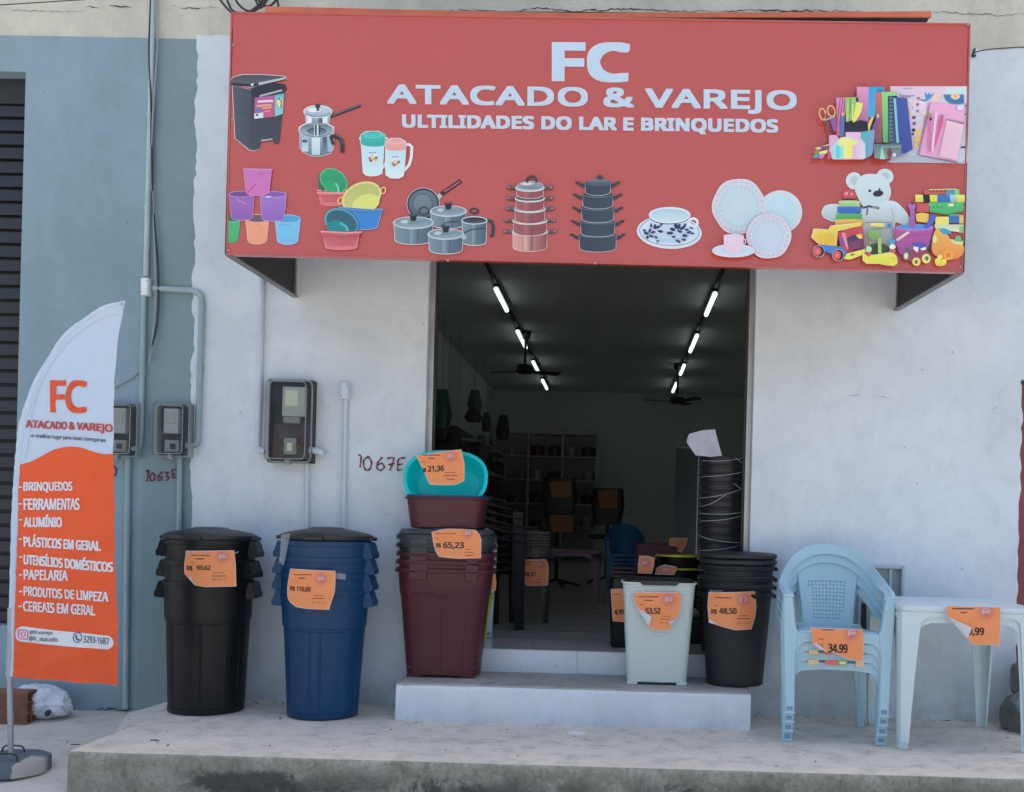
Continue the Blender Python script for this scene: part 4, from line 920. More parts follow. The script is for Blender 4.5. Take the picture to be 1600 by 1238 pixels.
a.done('printed_picture', M_print, sg, 'printed plush toy, truck, bucket and building bricks')

# ================================================================= CONDUITS AND METERS
def W(px, py, y=-.012): return P(px, py, y)
def conduit(label, pts, r, M, y=-.018, group='conduits on the facade', clips=True):
    q = [P(a, b, y) for a, b in pts]; o0 = q[0].copy()
    t = root('wall_conduit', (o0.x, 0, o0.z), label, 'conduit', group)
    L2 = t.location; sm = smoothpath([v-L2 for v in q], .07, 6)
    v, f = tubevf(sm, r, 12); mk('pipe', v, f, M, t, smooth=True)
    if clips:
        for a, b in zip(q, q[1:]):
            l = (b-a).length
            for k in range(1, int(l/.55)+1):
                p = a.lerp(b, k*.55/l - .1/l) - L2; d = (b-a).normalized()
                v, f = tubevf([p-d*.012, p+d*.012], r*1.22, 12); mk('coupling', v, f, M, t, smooth=True)
    return t
conduit('grey conduit with cables from the top edge down to the small white junction box', [(239, -20), (238, 60), (228, 432)], .016, M_pvcG)
conduit('blue grey conduit running from junction box down into the meter box nearest the flag', [(225, 462), (222, 610), (221, 672), (218, 700), (207, 702)], .016, M_pvcB)
conduit('conduit leaving junction box sideways, bending over the paint edge down to second meter box', [(240, 451), (316, 455), (309, 696), (291, 697)], .018, M_pvcB)
conduit('white painted vertical conduit from under the sign to the dark meter box', [(409, 400), (405, 620), (402, 702), (414, 706)], .020, M_pvcW)
conduit('short fat white elbow pipe on the right side of the dark meter box', [(484, 703), (502, 707), (502, 712)], .021, M_pvcW, -.05, clips=False)
conduit('blue grey conduit dropping to the ground beside the flag', [(200, 712), (196, 1108)], .017, M_pvcB)
conduit('thin conduit dropping from second meter box behind black bins', [(281, 714), (277, 1100)], .015, M_pvcB)
conduit('white painted conduit dropping from the dark meter box to the left of blue bins', [(480, 722), (478, 1095)], .015, M_pvcW)
conduit('white painted conduit dropping from small white box left of the painted 1067E', [(540, 625), (533, 1097)], .014, M_pvcW)
def jbox(label, x0, y0, x1, y1, M, d=.05):
    a, b = P(x0, y1, -d), P(x1, y0, -d); t = root('junction_box', (a.x, 0, a.z), label, 'junction box')
    v, f = boxvf(0, b.x-a.x, -d, -.001, 0, b.z-a.z); mk('box_body', v, f, M, t, bevel=.006)
    v, f = boxvf(.006, b.x-a.x-.006, -d-.004, -d+.001, .006, b.z-a.z-.006); mk('box_cover', v, f, M, t, bevel=.002)
    for s in (.16, .84): v, f = tubevf([(s*(b.x-a.x), -d-.0055, .018+(b.z-a.z-.036)*(s > .5)), (s*(b.x-a.x), -d-.0035, .018+(b.z-a.z-.036)*(s > .5))], .003, 8); mk('screw', v, f, M_dkmetal, t)
jbox('small white junction box where cables meet the grey conduit', 219, 434, 232, 461, mat('white box plastic', A(196, 214, 232), .4))
jbox('small off white square box on top of the thin conduit left of the doorway', 531, 597, 545, 624, M_pvcW)
for i, pts in enumerate(([(242, -10), (246, 60), (243, 120), (239, 180), (236, 260), (240, 330), (243, 420), (243, 480), (236, 550), (232, 566)], [(236, -10), (233, 80), (236, 160), (238, 300), (247, 420), (246, 500), (236, 545)], [(219, 577), (208, 590), (190, 600), (170, 612)])):
    q = [P(a, b, -.03 if i < 2 else -.008) for a, b in pts]
    o = mk('cable', *tubevf(cr(q, 6), .006 if i < 2 else .004, 8), M_cableG if i != 1 else M_cable, smooth=True)
    tag(o, ['long grey cable hanging beside conduit above junction box', 'dark cable bowing away from the conduit above junction box', 'thin short cable curving left from conduit towards the flag'][i], 'cable')
def meter(label, x0, y0, x1, y1, d, dark, faces):
    a, b = P(x0, y1, -d), P(x1, y0, -d); W2, H2 = b.x-a.x, b.z-a.z
    t = root('electricity_meter_box', (a.x, 0, a.z), label, 'meter box')
    body = M_boxdark if dark else M_boxgrey
    pr = [(0, 0), (W2, 0), (W2, H2), (0, H2)]
    v, f = joinvf([boxvf(0, W2, -.012, -.002, 0, H2), boxvf(0, .008, -d*.55, -.012, 0, H2), boxvf(W2-.008, W2, -d*.55, -.012, 0, H2), boxvf(0.008, W2-.008, -d*.55, -.012, 0, .008), boxvf(0.008, W2-.008, -d*.55, -.012, H2-.008, H2)])
    mk('back_box', v, f, body, t, bevel=.002)
    # smoky cover: a shallow tray
    V, Fc = loftvf([(0, W2/2+.004, H2/2+.004, 14), (d*.42, W2/2, H2/2, 12), (d*.45, W2/2-.008, H2/2-.008, 12)], 64, False, True)
    V = [(x+W2/2, -d*.55-z, y+H2/2) for x, y, z in V]; mk('clear_cover', V, Fc, M_smoke, t, smooth=True)
    for k, e in enumerate((.003, .018)):
        q = [(math.copysign(abs(math.cos(t_))**(2/12), math.cos(t_))*(W2/2-e)+W2/2, -d*.55-(.0 if k == 0 else d*.46), math.copysign(abs(math.sin(t_))**(2/12), math.sin(t_))*(H2/2-e)+H2/2) for t_ in [2*math.pi*i/64 for i in range(65)]]
        mk('cover_rim', *tubevf(q, .0045 if k == 0 else .0022, 8, False), M_boxgrey, t, smooth=True)
    for nm, fx0, fx1, fz0, fz1, M, dep in faces:
        v, f = boxvf(W2*fx0, W2*fx1, -d*dep, -.012, H2*fz0, H2*fz1); mk(nm, v, f, M, t, bevel=.004)
    v, f = boxvf(W2*.46, W2*.56, -d*.9, -d*.55, -.012, .014); mk('latch', v, f, M_boxgrey, t, bevel=.002)
    return t, W2, H2
M_lcd = mat('meter window', A(190, 206, 190), .3); M_brk = mat('breaker', A(120, 134, 140), .4)
t, W2, H2 = meter('tall dark transparent meter box on the white wall left of the doorway', 411, 592, 484, 721, .15, True,
      [('meter', .30, .82, .56, .92, M_meter, .5), ('meter_window', .36, .66, .68, .88, M_lcd, .53), ('terminal_cover', .32, .7, .48, .56, M_brk, .45), ('breaker', .34, .62, .10, .30, M_brk, .42), ('breaker_switch', .42, .55, .14, .24, M_lcd, .5), ('inner_plate', .04, .94, .04, .48, mat('brown plate', (.06, .045, .045), .6), .15)])
for k, q in enumerate(([(.62, .3), (.75, .33), (.85, .22), (.84, .08)], [(.6, .2), (.8, .2), (.9, .1)], [(.34, .28), (.2, .3), (.12, .2), (.14, .08), (.3, .06)], [(.66, .5), (.78, .52), (.72, .4), (.6, .3)])):
    v, f = tubevf(cr([(W2*x, -.05, H2*z) for x, z in q], 5), .003, 6); mk('wire', v, f, M_redwire, t, smooth=True)
fa = [('dark_backing', .05, .95, .05, .95, M_boxdark, .14), ('meter', .22, .66, .44, .90, M_meter, .55), ('meter_window', .28, .6, .62, .84, mat('frosted window', A(150, 160, 160), .4), .58), ('breaker', .25, .68, .10, .32, M_brk, .5), ('breaker_switch', .42, .58, .15, .25, M_boxdark, .55)]
meter('grey electricity meter box with scratched clear cover above the painted 1063E', 236, 629, 291, 713, .12, False, fa)
meter('grey electricity meter box half hidden behind the feather flag', 150, 628, 209, 713, .12, False, fa)
# hand painted numbers
def brush(name, label, strokes, w, o, s, cat='painted number'):
    parts = []
    for st in strokes:
        q = cr([Vector((a, b, 0)) for a, b in st], 5); n = len(q); V = []
        for i, p in enumerate(q):
            tg = (q[min(i+1, n-1)]-q[max(i-1, 0)]).normalized(); nn = Vector((-tg.y, tg.x, 0))*w*(.42+.12*math.sin(i*1.3))
            for sg_ in (1, -1): v = p+nn*sg_; V.append(P(o[0]+v.x/s, o[1]+v.y/s, -.0052-len(parts)*.0002))
        parts.append((V, [(2*i, 2*i+1, 2*i+3, 2*i+2) for i in range(n-1)]))
    o_ = mk(name, *joinvf(parts), M_inkred); return tag(o_, label, cat)
brush('painted_number', 'dark red hand painted number 1067E on the white wall', [
    [(55, 85), (66, 92), (62, 140)], [(98, 92), (78, 110), (82, 145), (100, 150), (112, 120), (98, 92)], [(158, 95), (140, 115), (134, 140), (150, 152), (166, 138), (155, 122), (138, 130)],
    [(178, 100), (206, 98), (200, 125), (190, 153)], [(184, 128), (212, 122)], [(256, 98), (228, 104), (222, 152)], [(225, 128), (246, 124)], [(222, 152), (243, 148)]], 7.5, (540, 680), 2.75)
brush('painted_number', 'dark red hand painted number 1063E on the blue grey wall below a meter box', [
    [(222, 1098), (234, 1092), (226, 1150)], [(262, 1104), (243, 1118), (246, 1142), (262, 1140), (266, 1118), (258, 1106)], [(308, 1098), (286, 1118), (284, 1140), (300, 1140), (302, 1126), (288, 1128)],
    [(318, 1104), (334, 1102), (326, 1120), (338, 1128), (322, 1146)], [(372, 1086), (356, 1092), (358, 1110), (372, 1110)], [(358, 1110), (356, 1128), (376, 1126)]], 9.5, (160, 400), 3.2575)
brush('painted_number', 'end of a dark red hand painted number showing beside the flag edge', [[(176, 727), (181, 733), (180, 742), (175, 745)], [(160, 728), (158, 744)]], 3, (0, 0), 1)
# cables at the top left of the sign
cq = [[(338, -8), (352, 10), (366, 24), (378, 34), (384, 60)], [(352, -8), (358, 8), (366, 18), (385, 20), (402, 10), (414, -6)], [(364, -8), (372, 6), (384, 16), (398, 17), (412, 4), (418, -8)],
      [(400, -8), (408, 6), (420, 10), (430, 2), (434, -8)], [(396, -8), (403, 8), (408, 12), (416, 2), (424, -8)], [(432, -8), (435, 10)]]
cb = root('cable_coil', P(390, 5, -.1), 'coiled black cables looping above the left corner of the sign', 'cable')
for k, q in enumerate(cq):
    v, f = tubevf([p-cb.location for p in cr([P(a, b, -.08-.01*k) for a, b in q], 6)], .0065, 8); mk('cable_loop', v, f, M_cable, cb, smooth=True)
v, f = tubevf([P(-60, 16, -.1), P(0, 8, -.1), P(125, 0, -.1), P(200, -6, -.1)], .003, 6); tag(mk('overhead_wire', v, f, M_cable, smooth=True), 'thin dark wire crossing the top left corner of the cream band', 'wire')
v, f = tubevf(cr([P(1521, 84, -.02), P(1530, 80, -.03), P(1560, 76, -.04), P(1620, 73, -.05)], 5), .0032, 6); tag(mk('wall_wire', v, f, M_cable, smooth=True), 'thin wire leading right from a hook beside the sign corner', 'wire')
v, f = tubevf(cr([P(1523, 77, -.02), P(1521, 82, -.03), P(1520, 88, -.02), P(1524, 87, -.01)], 5), .007, 8); tag(mk('wall_hook', v, f, M_cable, smooth=True), 'small dark hook in the wall right of the sign', 'hook')
# grey recessed box right of the doorway, behind chairs
a_, b_ = P(1336, 992, 0), P(1411, 884, 0); t = root('utility_niche', (a_.x, 0, a_.z), 'grey framed utility box in the wall behind the pale blue chairs and tables', 'utility box')
w_, h_ = b_.x-a_.x, b_.z-a_.z
v, f = joinvf([boxvf(0, .02, -.05, -.001, 0, h_), boxvf(w_-.02, w_, -.05, -.001, 0, h_), boxvf(.02, w_-.02, -.05, -.001, 0, .02), boxvf(.02, w_-.02, -.05, -.001, h_-.02, h_)]); mk('box_frame', v, f, mat('niche frame', A(150, 172, 190), .6), t, bevel=.006)
v, f = boxvf(.02, w_-.02, -.01, -.003, .02, h_-.02); mk('box_back', v, f, M_boxgrey, t)
v, f = boxvf(.02, w_-.02, -.04, -.0101, .02, h_*.45); mk('dark_interior', v, f, M_boxdark, t, bevel=.004)  # dark block: shade inside the box put into its colour, no separate meter
v, f = tubevf([(w_*.72, -.03, h_*.2), (w_*.70, -.03, h_-.02)], .006, 8); mk('rod', v, f, M_pvcW, t, smooth=True)

# ================================================================= PRICE SHEETS
def sheet(label, o, s, pts, Y, price=(), logo=None, curls=(), Rc=None, xc=0, small=(), head=(), shape=None, cat='price sheet', tabs=(), tiltY=0, group='orange price sheets'):
    """pts in crop pixels; the sheet hangs at depth Y, optionally bent round a bin of radius Rc centred xc (px)"""
    cx_ = sum(p[0] for p in pts)/len(pts); cy_ = sum(p[1] for p in pts)/len(pts)
    L = P(o[0]+cx_/s, o[1]+cy_/s, Y); xw = P(o[0]+xc/s, o[1]+cy_/s, Y).x if Rc else 0
    seed = cx_*.01+Y
    def M3(x, y, d=0, lift=0):
        q = P(o[0]+x/s, o[1]+y/s, Y)
        dy = 0
        if Rc:
            dx = min(abs(q.x-xw), Rc*.97); dy += (Rc-math.sqrt(Rc*Rc-dx*dx))
        dy += .004*MN.noise(Vector((q.x*14, q.z*14, seed))) + tiltY*(q.z-L.z)
        return (q.x-L.x, q.y-L.y+dy-d-lift, q.z-L.z)
    t = root('price_sheet', L, label, cat, group)
    def cut(poly, d, M, name, grow=0, uvm=False):
        bm = bmesh.new(); n = len(poly); pp = [Vector((p[0], p[1], 0)) for p in poly]
        if grow:
            ar = sum(pp[i].x*pp[(i+1) % n].y-pp[(i+1) % n].x*pp[i].y for i in range(n)); sg_ = 1 if ar > 0 else -1
            pp = [pp[i] + Vector(((pp[(i+1) % n]-pp[i-1]).y, -(pp[(i+1) % n]-pp[i-1]).x, 0)).normalized()*sg_*grow for i in range(n)]
        vs = [bm.verts.new(p) for p in pp]; bm.faces.new(vs)
        xs = [p.x for p in pp]; ys = [p.y for p in pp]; st = 4.5*s
        for ax, lo, hi in ((0, min(xs), max(xs)), (1, min(ys), max(ys))):
            v = lo+st
            while v < hi:
                no = (1, 0, 0) if ax == 0 else (0, 1, 0); co = (v, 0, 0) if ax == 0 else (0, v, 0)
                bmesh.ops.bisect_plane(bm, geom=bm.verts[:]+bm.edges[:]+bm.faces[:], plane_co=co, plane_no=no); v += st
        bm.verts.ensure_lookup_table(); src = [(v.co.x, v.co.y) for v in bm.verts]
        Fc = [tuple(v.index for v in f.verts) for f in bm.faces] if not bm.verts.index_update() else []
        bm.free()
        ob = mk(name, [M3(x, y, d) for x, y in src], Fc, M, t, smooth=True)
        if uvm:
            ul = ob.data.uv_layers.new(name='UVMap'); lx_, ly_, r_ = logo or (9999, 9999, 50)
            for lp_ in ob.data.loops:
                x, y = src[lp_.vertex_index]; ul.data[lp_.index].uv = ((x-lx_)/r_, (y-ly_)/r_)
        return ob
    cut(pts, 0, M_paperw, 'paper', grow=.75*s)
    cut(pts, .0012, M_orange, 'orange_print', uvm=True)
    for k, (txt, x0, x1, yt, yb, sl) in enumerate(price):
        V, Fc = text_px(txt, x0, x1, yt, yb, sl, .03); mk('price_lettering', [M3(x, y, .0022+e_) for x, y, e_ in V], Fc, M_ink, t)
    for txt, x0, x1, yt, yb, sl in small:
        V, Fc = text_px(txt, x0, x1, yt, yb, sl, 0); mk('small_lettering', [M3(x, y, .0022+e_) for x, y, e_ in V], Fc, mat('faded ink', (.36, .12, .06), .6), t)
    rows_ = []
    rnd = random.Random(int(cx_))
    for x0, x1, y, h in head:      # illegible small print
        x = x0
        while x < x1:
            w_ = rnd.uniform(2.2, 5)*s*.5; rows_.append([(x, y-h/2), (min(x+w_, x1), y-h/2), (min(x+w_, x1), y+h/2), (x, y+h/2)]); x += w_+s*.35
    if rows_:
        V = []; Fc = []
        for q in rows_: k = len(V); V += [M3(x, y, .0022) for x, y in q]; Fc.append((k, k+1, k+2, k+3))
        mk('small_print', V, Fc, mat('small print ink', (.13, .06, .04), .6), t)['kind'] = 'stuff'
    if logo:
        lx, ly, r_ = logo; V = []; Fc = []
        for (a0, b0, a1, b1) in ((-.5, -.45, .45, -.3), (-.55, -.15, .6, .05), (-.6, .15, .5, .32), (-.6, -.4, -.35, .5)):
            k = len(V); V += [M3(lx+a0*r_*.9, ly+b0*r_*.8, .0022), M3(lx+a1*r_*.9, ly+(b0-.08)*r_*.8, .0022), M3(lx+a1*r_*.9, ly+b1*r_*.8-2, .0022), M3(lx+a0*r_*.9, ly+b1*r_*.8, .0022)]; Fc.append((k, k+1, k+2, k+3))
        mk('logo_print', V, Fc, mat('pale logo ink', (.74, .46, .46), .6), t)
    for cpts, lift in curls:
        n = len(cpts); bm = bmesh.new(); vs = [bm.verts.new((p[0], p[1], 0)) for p in cpts]; f0 = bm.faces.new(vs)
        bmesh.ops.triangulate(bm, faces=[f0]); bmesh.ops.subdivide_edges(bm, edges=bm.edges[:], cuts=3, use_grid_fill=True)
        bm.verts.index_update(); src = [(v.co.x, v.co.y) for v in bm.verts]; Fc = [tuple(v.index for v in f.verts) for f in bm.faces]; bm.free()
        a0, b0 = Vector(cpts[0]), Vector(cpts[1])       # first edge = fold line
        dl = (b0-a0).normalized(); far = max(abs((Vector(p)-a0).x*dl.y-(Vector(p)-a0).y*dl.x) for p in cpts) or 1
        V = []
        for x, y in src:
            q = Vector((x, y))-a0; hgt = abs(q.x*dl.y-q.y*dl.x)/far; V.append(M3(x, y, .003, lift*math.sin(hgt*2.2)))
        mk('curled_corner', V, Fc, M_paperw, t, smooth=True)
    for q in tabs:
        k = [M3(x, y, .0024, .001) for x, y in q]; mk('tape', k, [tuple(range(len(q)))], M_tape, t)
    return t

# ================================================================= BINS
def body_fn(panels, depth, r):
    def fn(t):
        for a, b in panels:
            if a < (t % (2*math.pi)) < b: return 1-depth/r
        return 1
    return fn
def round_bin(name, label, cat, loc, rb, rtp, h, M, group, handles=(0, math.pi), rz=0, rimh=.03, full=True, ribs=True, hd=.095, rim_out=.012):
    t = root(name, loc, label, cat, group, rz)
    pan = [(R(228), R(262)), (R(264), R(276)), (R(278), R(312)), (R(40), R(130)), (R(150), R(170)), (R(190), R(215)), (R(325), R(345))] if ribs else []
    zs = h*.70
    def rr(z): return rb+(rtp-rb)*z/h
    rings = []
    def add(z, off=0, fn=None): r = rr(z)+off; rings.append((z, r, r, 2, 0, 0, fn(r) if fn else None))
    pf_ = (lambda r: body_fn(pan, .006, r)) if ribs else None
    rings.append((0, rb*.93, rb*.93, 2)); add(.006); add(.03)
    add(.033, 0, pf_); add(zs-.02, 0, pf_); add(zs-.012, 0); add(zs, .0); add(zs+.003, .006); add(h-rimh, .006)
    add(h-rimh+.002, rim_out); add(h-.004, rim_out); add(h, rim_out-.003); add(h, .0); add(h-.02, -.002); add(h*.5, -.006); add(.012, -.008)
    v, f = loftvf(rings, 144, True, True); mk('bin_body', v, f, M, t, smooth=True, sharp=28)
    for a in handles:
        c_, s_ = math.cos(a), math.sin(a)
        prof = [(rtp-.004, h-.004), (rtp+.020, h-.006), (rtp+.030, h-.03), (rtp+.036, h-.055), (rtp+.042, h-.062), (rtp+.045, h-.070), (rtp+.044, h-hd+.004), (rtp+.040, h-hd), (rtp+.004, h-hd-.004), (rtp-.012, h-hd-.004)]
        def mp(w): return lambda x, z: (c_*x - s_*w, s_*x + c_*w, z)
        v, f = joinvf([extrude2d(prof, mp(-.075), mp(-.066)), extrude2d(prof, mp(.066), mp(.075)),
                       extrude2d([(rtp+.0, h-.004), (rtp+.020, h-.006), (rtp+.030, h-.03), (rtp+.036, h-.055), (rtp+.042, h-.062), (rtp+.045, h-.070), (rtp+.044, h-hd+.004), (rtp+.040, h-hd), (rtp+.037, h-hd+.006), (rtp+.038, h-.068), (rtp+.030, h-.060), (rtp+.024, h-.03), (rtp+.015, h-.012), (rtp, h-.010)], mp(-.0655), mp(.0655))])
        mk('handle', v, f, M, t, bevel=.002)
    return t
def dome_lid(name, label, cat, loc, r, M, group=None, hgt=.055):
    t = root(name, loc, label, cat, group)
    v, f = loftvf([(-.012, r*1.01, r*1.01, 2), (.004, r*1.035, r*1.035, 2), (.012, r*1.03, r*1.03, 2), (.020, r*.96, r*.96, 2), (.026, r*.90, r*.90, 2), (hgt*.72, r*.62, r*.62, 2), (hgt*.80, r*.50, r*.50, 2), (hgt*.78, r*.47, r*.47, 2), (hgt, r*.34, r*.34, 2), (hgt*1.04, r*.1, r*.1, 2)], 96, True, True)
    mk('lid_top', v, f, M, t, smooth=True, sharp=40)
    for a in (0, math.pi/2, math.pi, -math.pi/2):
        v, f = boxvf(r*.98, r*1.10, -.05, .05, -.014, .006); v = [(x*math.cos(a)-y*math.sin(a), x*math.sin(a)+y*math.cos(a), z) for x, y, z in v]; mk('lid_clip', v, f, M, t, bevel=.004)
    return t
def ground(px, D):      # centre x of an object standing at distance D (world y)
    return P(px, 1120, D).x
# black stack
bx, by = P(322, 1110, -.31).x, -.31
for k, (z, lb) in enumerate(((0, 'bottom black bin of the nested stack, standing on the platform by the flag'), (.115, 'middle black bin nested in the stack priced 93,62'), (.228, 'top black bin under the black domed lid'))):
    round_bin('waste_bin', lb, 'bin', (bx+.002*k, by, z+.004), .203, .232, .725, M_black, 'stacked black bins', rz=R((4, -3, 5)[k]))
dome_lid('bin_lid', 'black domed lid on the stack of black bins', 'lid', (bx+.002, by, .968), .245, M_blackr)
bx2 = P(504, 1117, -.36).x
for k, z in enumerate((0, .088, .176, .264)):
    round_bin('waste_bin', ['bottom blue bin of the nested stack, standing on the platform', 'second lowest blue bin, its rim just under the price sheet 110,69', 'third blue bin from the bottom, partly taped', 'topmost blue bin directly under the black lid'][k], 'bin', (bx2, -.36, z+.004), .190, .232, .70, M_navy, 'stacked blue bins', rz=R((2, 0, 3, -2)[k]))
dome_lid('bin_lid', 'black domed lid on the stack of blue bins', 'lid', (bx2, -.36, .985), .245, M_blackr)
o, s = (280, 850), 6.4
sheet('orange price sheet reading 93,62 taped on the black bins', o, s, [(50, 75), (535, 70), (545, 200), (552, 425), (260, 428), (150, 410), (95, 355), (40, 300), (35, 200)], -.575, [('R$', 63, 127, 217, 270, .02), ('93,62', 172, 314, 216, 268, .0)], (430, 130, 62), [([(95, 357), (150, 408), (108, 322)], .006)], Rc=.42, xc=(326-280)*6.4,
      small=[('R$ 94,12', 328, 466, 346, 374, 0)], head=[(110, 310, 115, 9), (165, 245, 150, 12), (105, 150, 184, 4), (340, 440, 291, 6), (322, 462, 322, 8)], tabs=[[(60, 95), (150, 60), (160, 75), (75, 130)], [(240, 90), (265, 62), (300, 100), (280, 106)], [(460, 130), (575, 75), (580, 85), (470, 145)]])
sheet('orange price sheet reading 110,69 taped on the blue bins', o, s, [(1090, 255), (1560, 275), (1555, 400), (1550, 480), (1495, 655), (1270, 648), (1150, 630), (1095, 590), (1065, 540), (1060, 440)], -.632, [('R$', 1089, 1145, 424, 474, .06), ('110,69', 1166, 1312, 427, 482, .04)], (1420, 350, 62), (), Rc=.62, xc=(509-280)*6.4,
      small=[('R$ 99,12', 1324, 1456, 572, 600, .03)], head=[(1130, 1325, 310, 9), (1185, 1252, 344, 12), (1128, 1175, 384, 5), (1345, 1440, 518, 6), (1328, 1455, 545, 8)])
# tape strips on the blue stack
V = [P(x, y, -.63) for x, y in ((439, 836), (453, 834), (451, 848), (446, 870), (443, 884), (436, 879), (438, 860))]
tag(mk('tape_strip', V, [tuple(range(7))], M_tape), 'strip of clear tape hanging from the lid of the blue bins', 'tape')
V = [P(x, y, -.615) for x, y in ((522, 895), (540, 897), (540, 906), (522, 905))]; tag(mk('tape_strip', V, [(0,1,2,3)], M_tape), 'short clear tape right of the 110,69 price sheet', 'tape')

# maroon rectangular bins on the step
def rect_bin(label, loc, h, M, group, wb=(.205, .135), wt=(.262, .185), rim=True, name='rectangular_bin', rz=0):
    t = root(name, loc, label, 'bin', group, rz)
    def R2(z, off=0): k = z/h; return (z, wb[0]+(wt[0]-wb[0])*k+off, wb[1]+(wt[1]-wb[1])*k+off, 4.2)
    rings = [R2(.012, -.012), R2(.014, 0), R2(h*.74), R2(h*.76, .004), R2(h*.955, .004), R2(h*.96, .014), R2(h*.995, .016), R2(h, .012), R2(h, 0), R2(h-.02, -.003), R2(h*.4, -.008), R2(.03, -.012)]
    v, f = loftvf(rings, 120, True, True); mk('bin_body', v, f, M, t, smooth=True, sharp=28)
    for x in (-1, 1):
        for y in (-1, 1):
            v, f = boxvf(-.05, .05, -.03, .03, 0, .016); v = [(a+x*(wb[0]-.06), b+y*(wb[1]-.045), c) for a, b, c in v]; mk('foot', v, f, M, t, bevel=.004)
    # lugs under the rim
    for x, w_ in ((-.13, .05), (.17, .035)):
        v, f = boxvf(x-w_, x+w_, -wt[1]-.014, -wt[1]+.01, h-.062, h-.02); mk('rim_lug', v, f, M, t, bevel=.003)
    v, f = boxvf(-wt[0]-.028, -wt[0]-.01, -.04, .04, h-.03, h-.012); mk('side_grip', v, f, M, t, bevel=.003)
    v, f = boxvf(wt[0]+.01, wt[0]+.024, -.04, .04, h-.03, h-.012); mk('side_grip', v, f, M, t, bevel=.003)
    # moulded scalloped line
    q = []
    for i in range(31):
        x = -.17+.34*i/30; z = h*.775 - (.018 if abs(x+.0) < .045 else 0)*(1 if abs(x) < .03 else .5)
        k = z/h; ry = (wb[1]+(wt[1]-wb[1])*k)*(1-abs(x/(wb[0]+(wt[0]-wb[0])*k))**4.2)**(1/4.2); q.append((x, -ry-.0045, z))
    mk('moulded_line', *tubevf(q, .0028, 6), M, t, smooth=True)
    for x in (-.15, .0, .15):
        q = []
        for i in range(9):
            z = h*(.06+.70*i/8); k = z/h; xx = x*(.8+.2*k); rx, ry0 = wb[0]+(wt[0]-wb[0])*k, wb[1]+(wt[1]-wb[1])*k
            q.append((xx, -ry0*(1-abs(xx/rx)**4.2)**(1/4.2)-.0005, z))
        mk('moulded_rib', *tubevf(q, .0022, 6), M, t, smooth=True)
    return t
mx = P(694, 1050, -.10).x; my = -.095
labs = ['lowest maroon rectangular bin, standing on the step', 'second maroon bin nested in the stack on the step', 'third maroon bin nested under the dark bins', 'lower dark grey bin nested above the maroon ones', 'upper dark grey bin directly below the maroon basin']
M_dkbin = mat('dark green grey plastic', (.022, .030, .033), .42, var=.1)
for k, z in enumerate((0, .047, .093, .141, .190)):
    rect_bin(labs[k], (mx+.002*((k*7) % 3-1), my, .2025+z), .62, M_maroon if k < 3 else M_dkbin, 'nested rectangular bins on the step', rz=R((0, .8, -.6, 1, 0)[k]))
lidz = .2025+.19+.62
t = root('flat_lid', (mx, my, lidz), 'dark flat lid wrapped in clear film on top of the dark bins', 'lid')
v, f = loftvf([(0, .262, .185, 4.2), (.006, .268, .190, 4.2), (.02, .262, .186, 4.2), (.03, .25, .175, 4.2)], 72, True, True); mk('lid_plate', v, f, M_dkbin, t, smooth=True)
v, f = loftvf([(-.05, .285, .207, 4), (.034, .270, .192, 4)], 60, False, False); v = [(x*(1+.006*MN.noise(Vector((x*20, z*30, y*9)))), y*(1+.01*MN.noise(Vector((x*20, z*30, y*9+5)))), z) for x, y, z in v]; mk('film', v, f, mat('cling film', (.5, .55, .6), .15, alpha=.05), t, smooth=True)
zb_ = lidz+.036
def basin(name, label, loc, M, w=(.245, .18), b=(.20, .135), h=.16, n=3.2, rot=None, group=None):
    t = root(name, loc, label, 'basin', group)
    rings = [(0, b[0]-.01, b[1]-.01, n), (.006, b[0], b[1], n), (h-.014, w[0]-.012, w[1]-.012, n), (h-.012, w[0], w[1], n), (h-.003, w[0]+.002, w[1]+.002, n), (h, w[0]-.002, w[1]-.002, n), (h-.002, w[0]-.018, w[1]-.018, n), (.02, b[0]-.006, b[1]-.006, n), (.008, b[0]-.018, b[1]-.018, n)]
    v, f = loftvf(rings, 96, True, True); mk('basin_shell', v, f, M, t, smooth=True, sharp=32)
    if rot: t.rotation_euler = rot
    return t
basin('basin', 'rectangular maroon basin on top of the dark bins', (mx-.003, my, zb_), M_maroon, (.238, .175), (.203, .145), .178, 4)
basin('basin', 'blue basin nested inside the maroon basin, only its rim showing', (mx-.003, my, zb_+.030), M_bluebasin, (.229, .166), (.185, .125), .160, 4)
tc = P(696, 757, -.14)
t = basin('basin', 'teal oval basin tipped up on edge inside the blue basin', (tc.x, -.02, tc.z), M_teal, (.240, .165), (.195, .115), .15, 2.5, rot=(R(76), 0, R(1.5)))
o, s = (620, 690), 6.513
sheet('orange price sheet reading 21,36 on the teal basin', o, s, [(200, 150), (430, 112), (655, 85), (685, 220), (680, 400), (600, 435), (480, 440), (335, 432), (300, 350), (270, 280)], -.245, [('R$', 268, 300, 268, 316, -.05), ('21,36', 316, 482, 250, 318, -.05)], (550, 150, 62), (),
      head=[(262, 440, 140, 9), (320, 388, 172, 12), (242, 290, 206, 5), (490, 600, 318, 6), (478, 622, 348, 8), (510, 592, 384, 9)], tiltY=-.05)
sheet('orange price sheet reading 65,23 on the dark rectangular bins', o, s, [(355, 925), (430, 905), (520, 893), (660, 895), (800, 905), (840, 950), (855, 1000), (855, 1185), (650, 1188), (520, 1180), (430, 1168), (400, 1120), (380, 1050)], -.318, [('R$', 400, 450, 1032, 1082, .02), ('65,23', 472, 684, 1024, 1096, .0)], (725, 935, 52), [([(400, 1120), (430, 1168), (422, 1120)], .006)],
      head=[(390, 605, 938, 7), (388, 430, 990, 4), (700, 755, 1098, 6), (690, 778, 1128, 7), (700, 772, 1160, 9)])

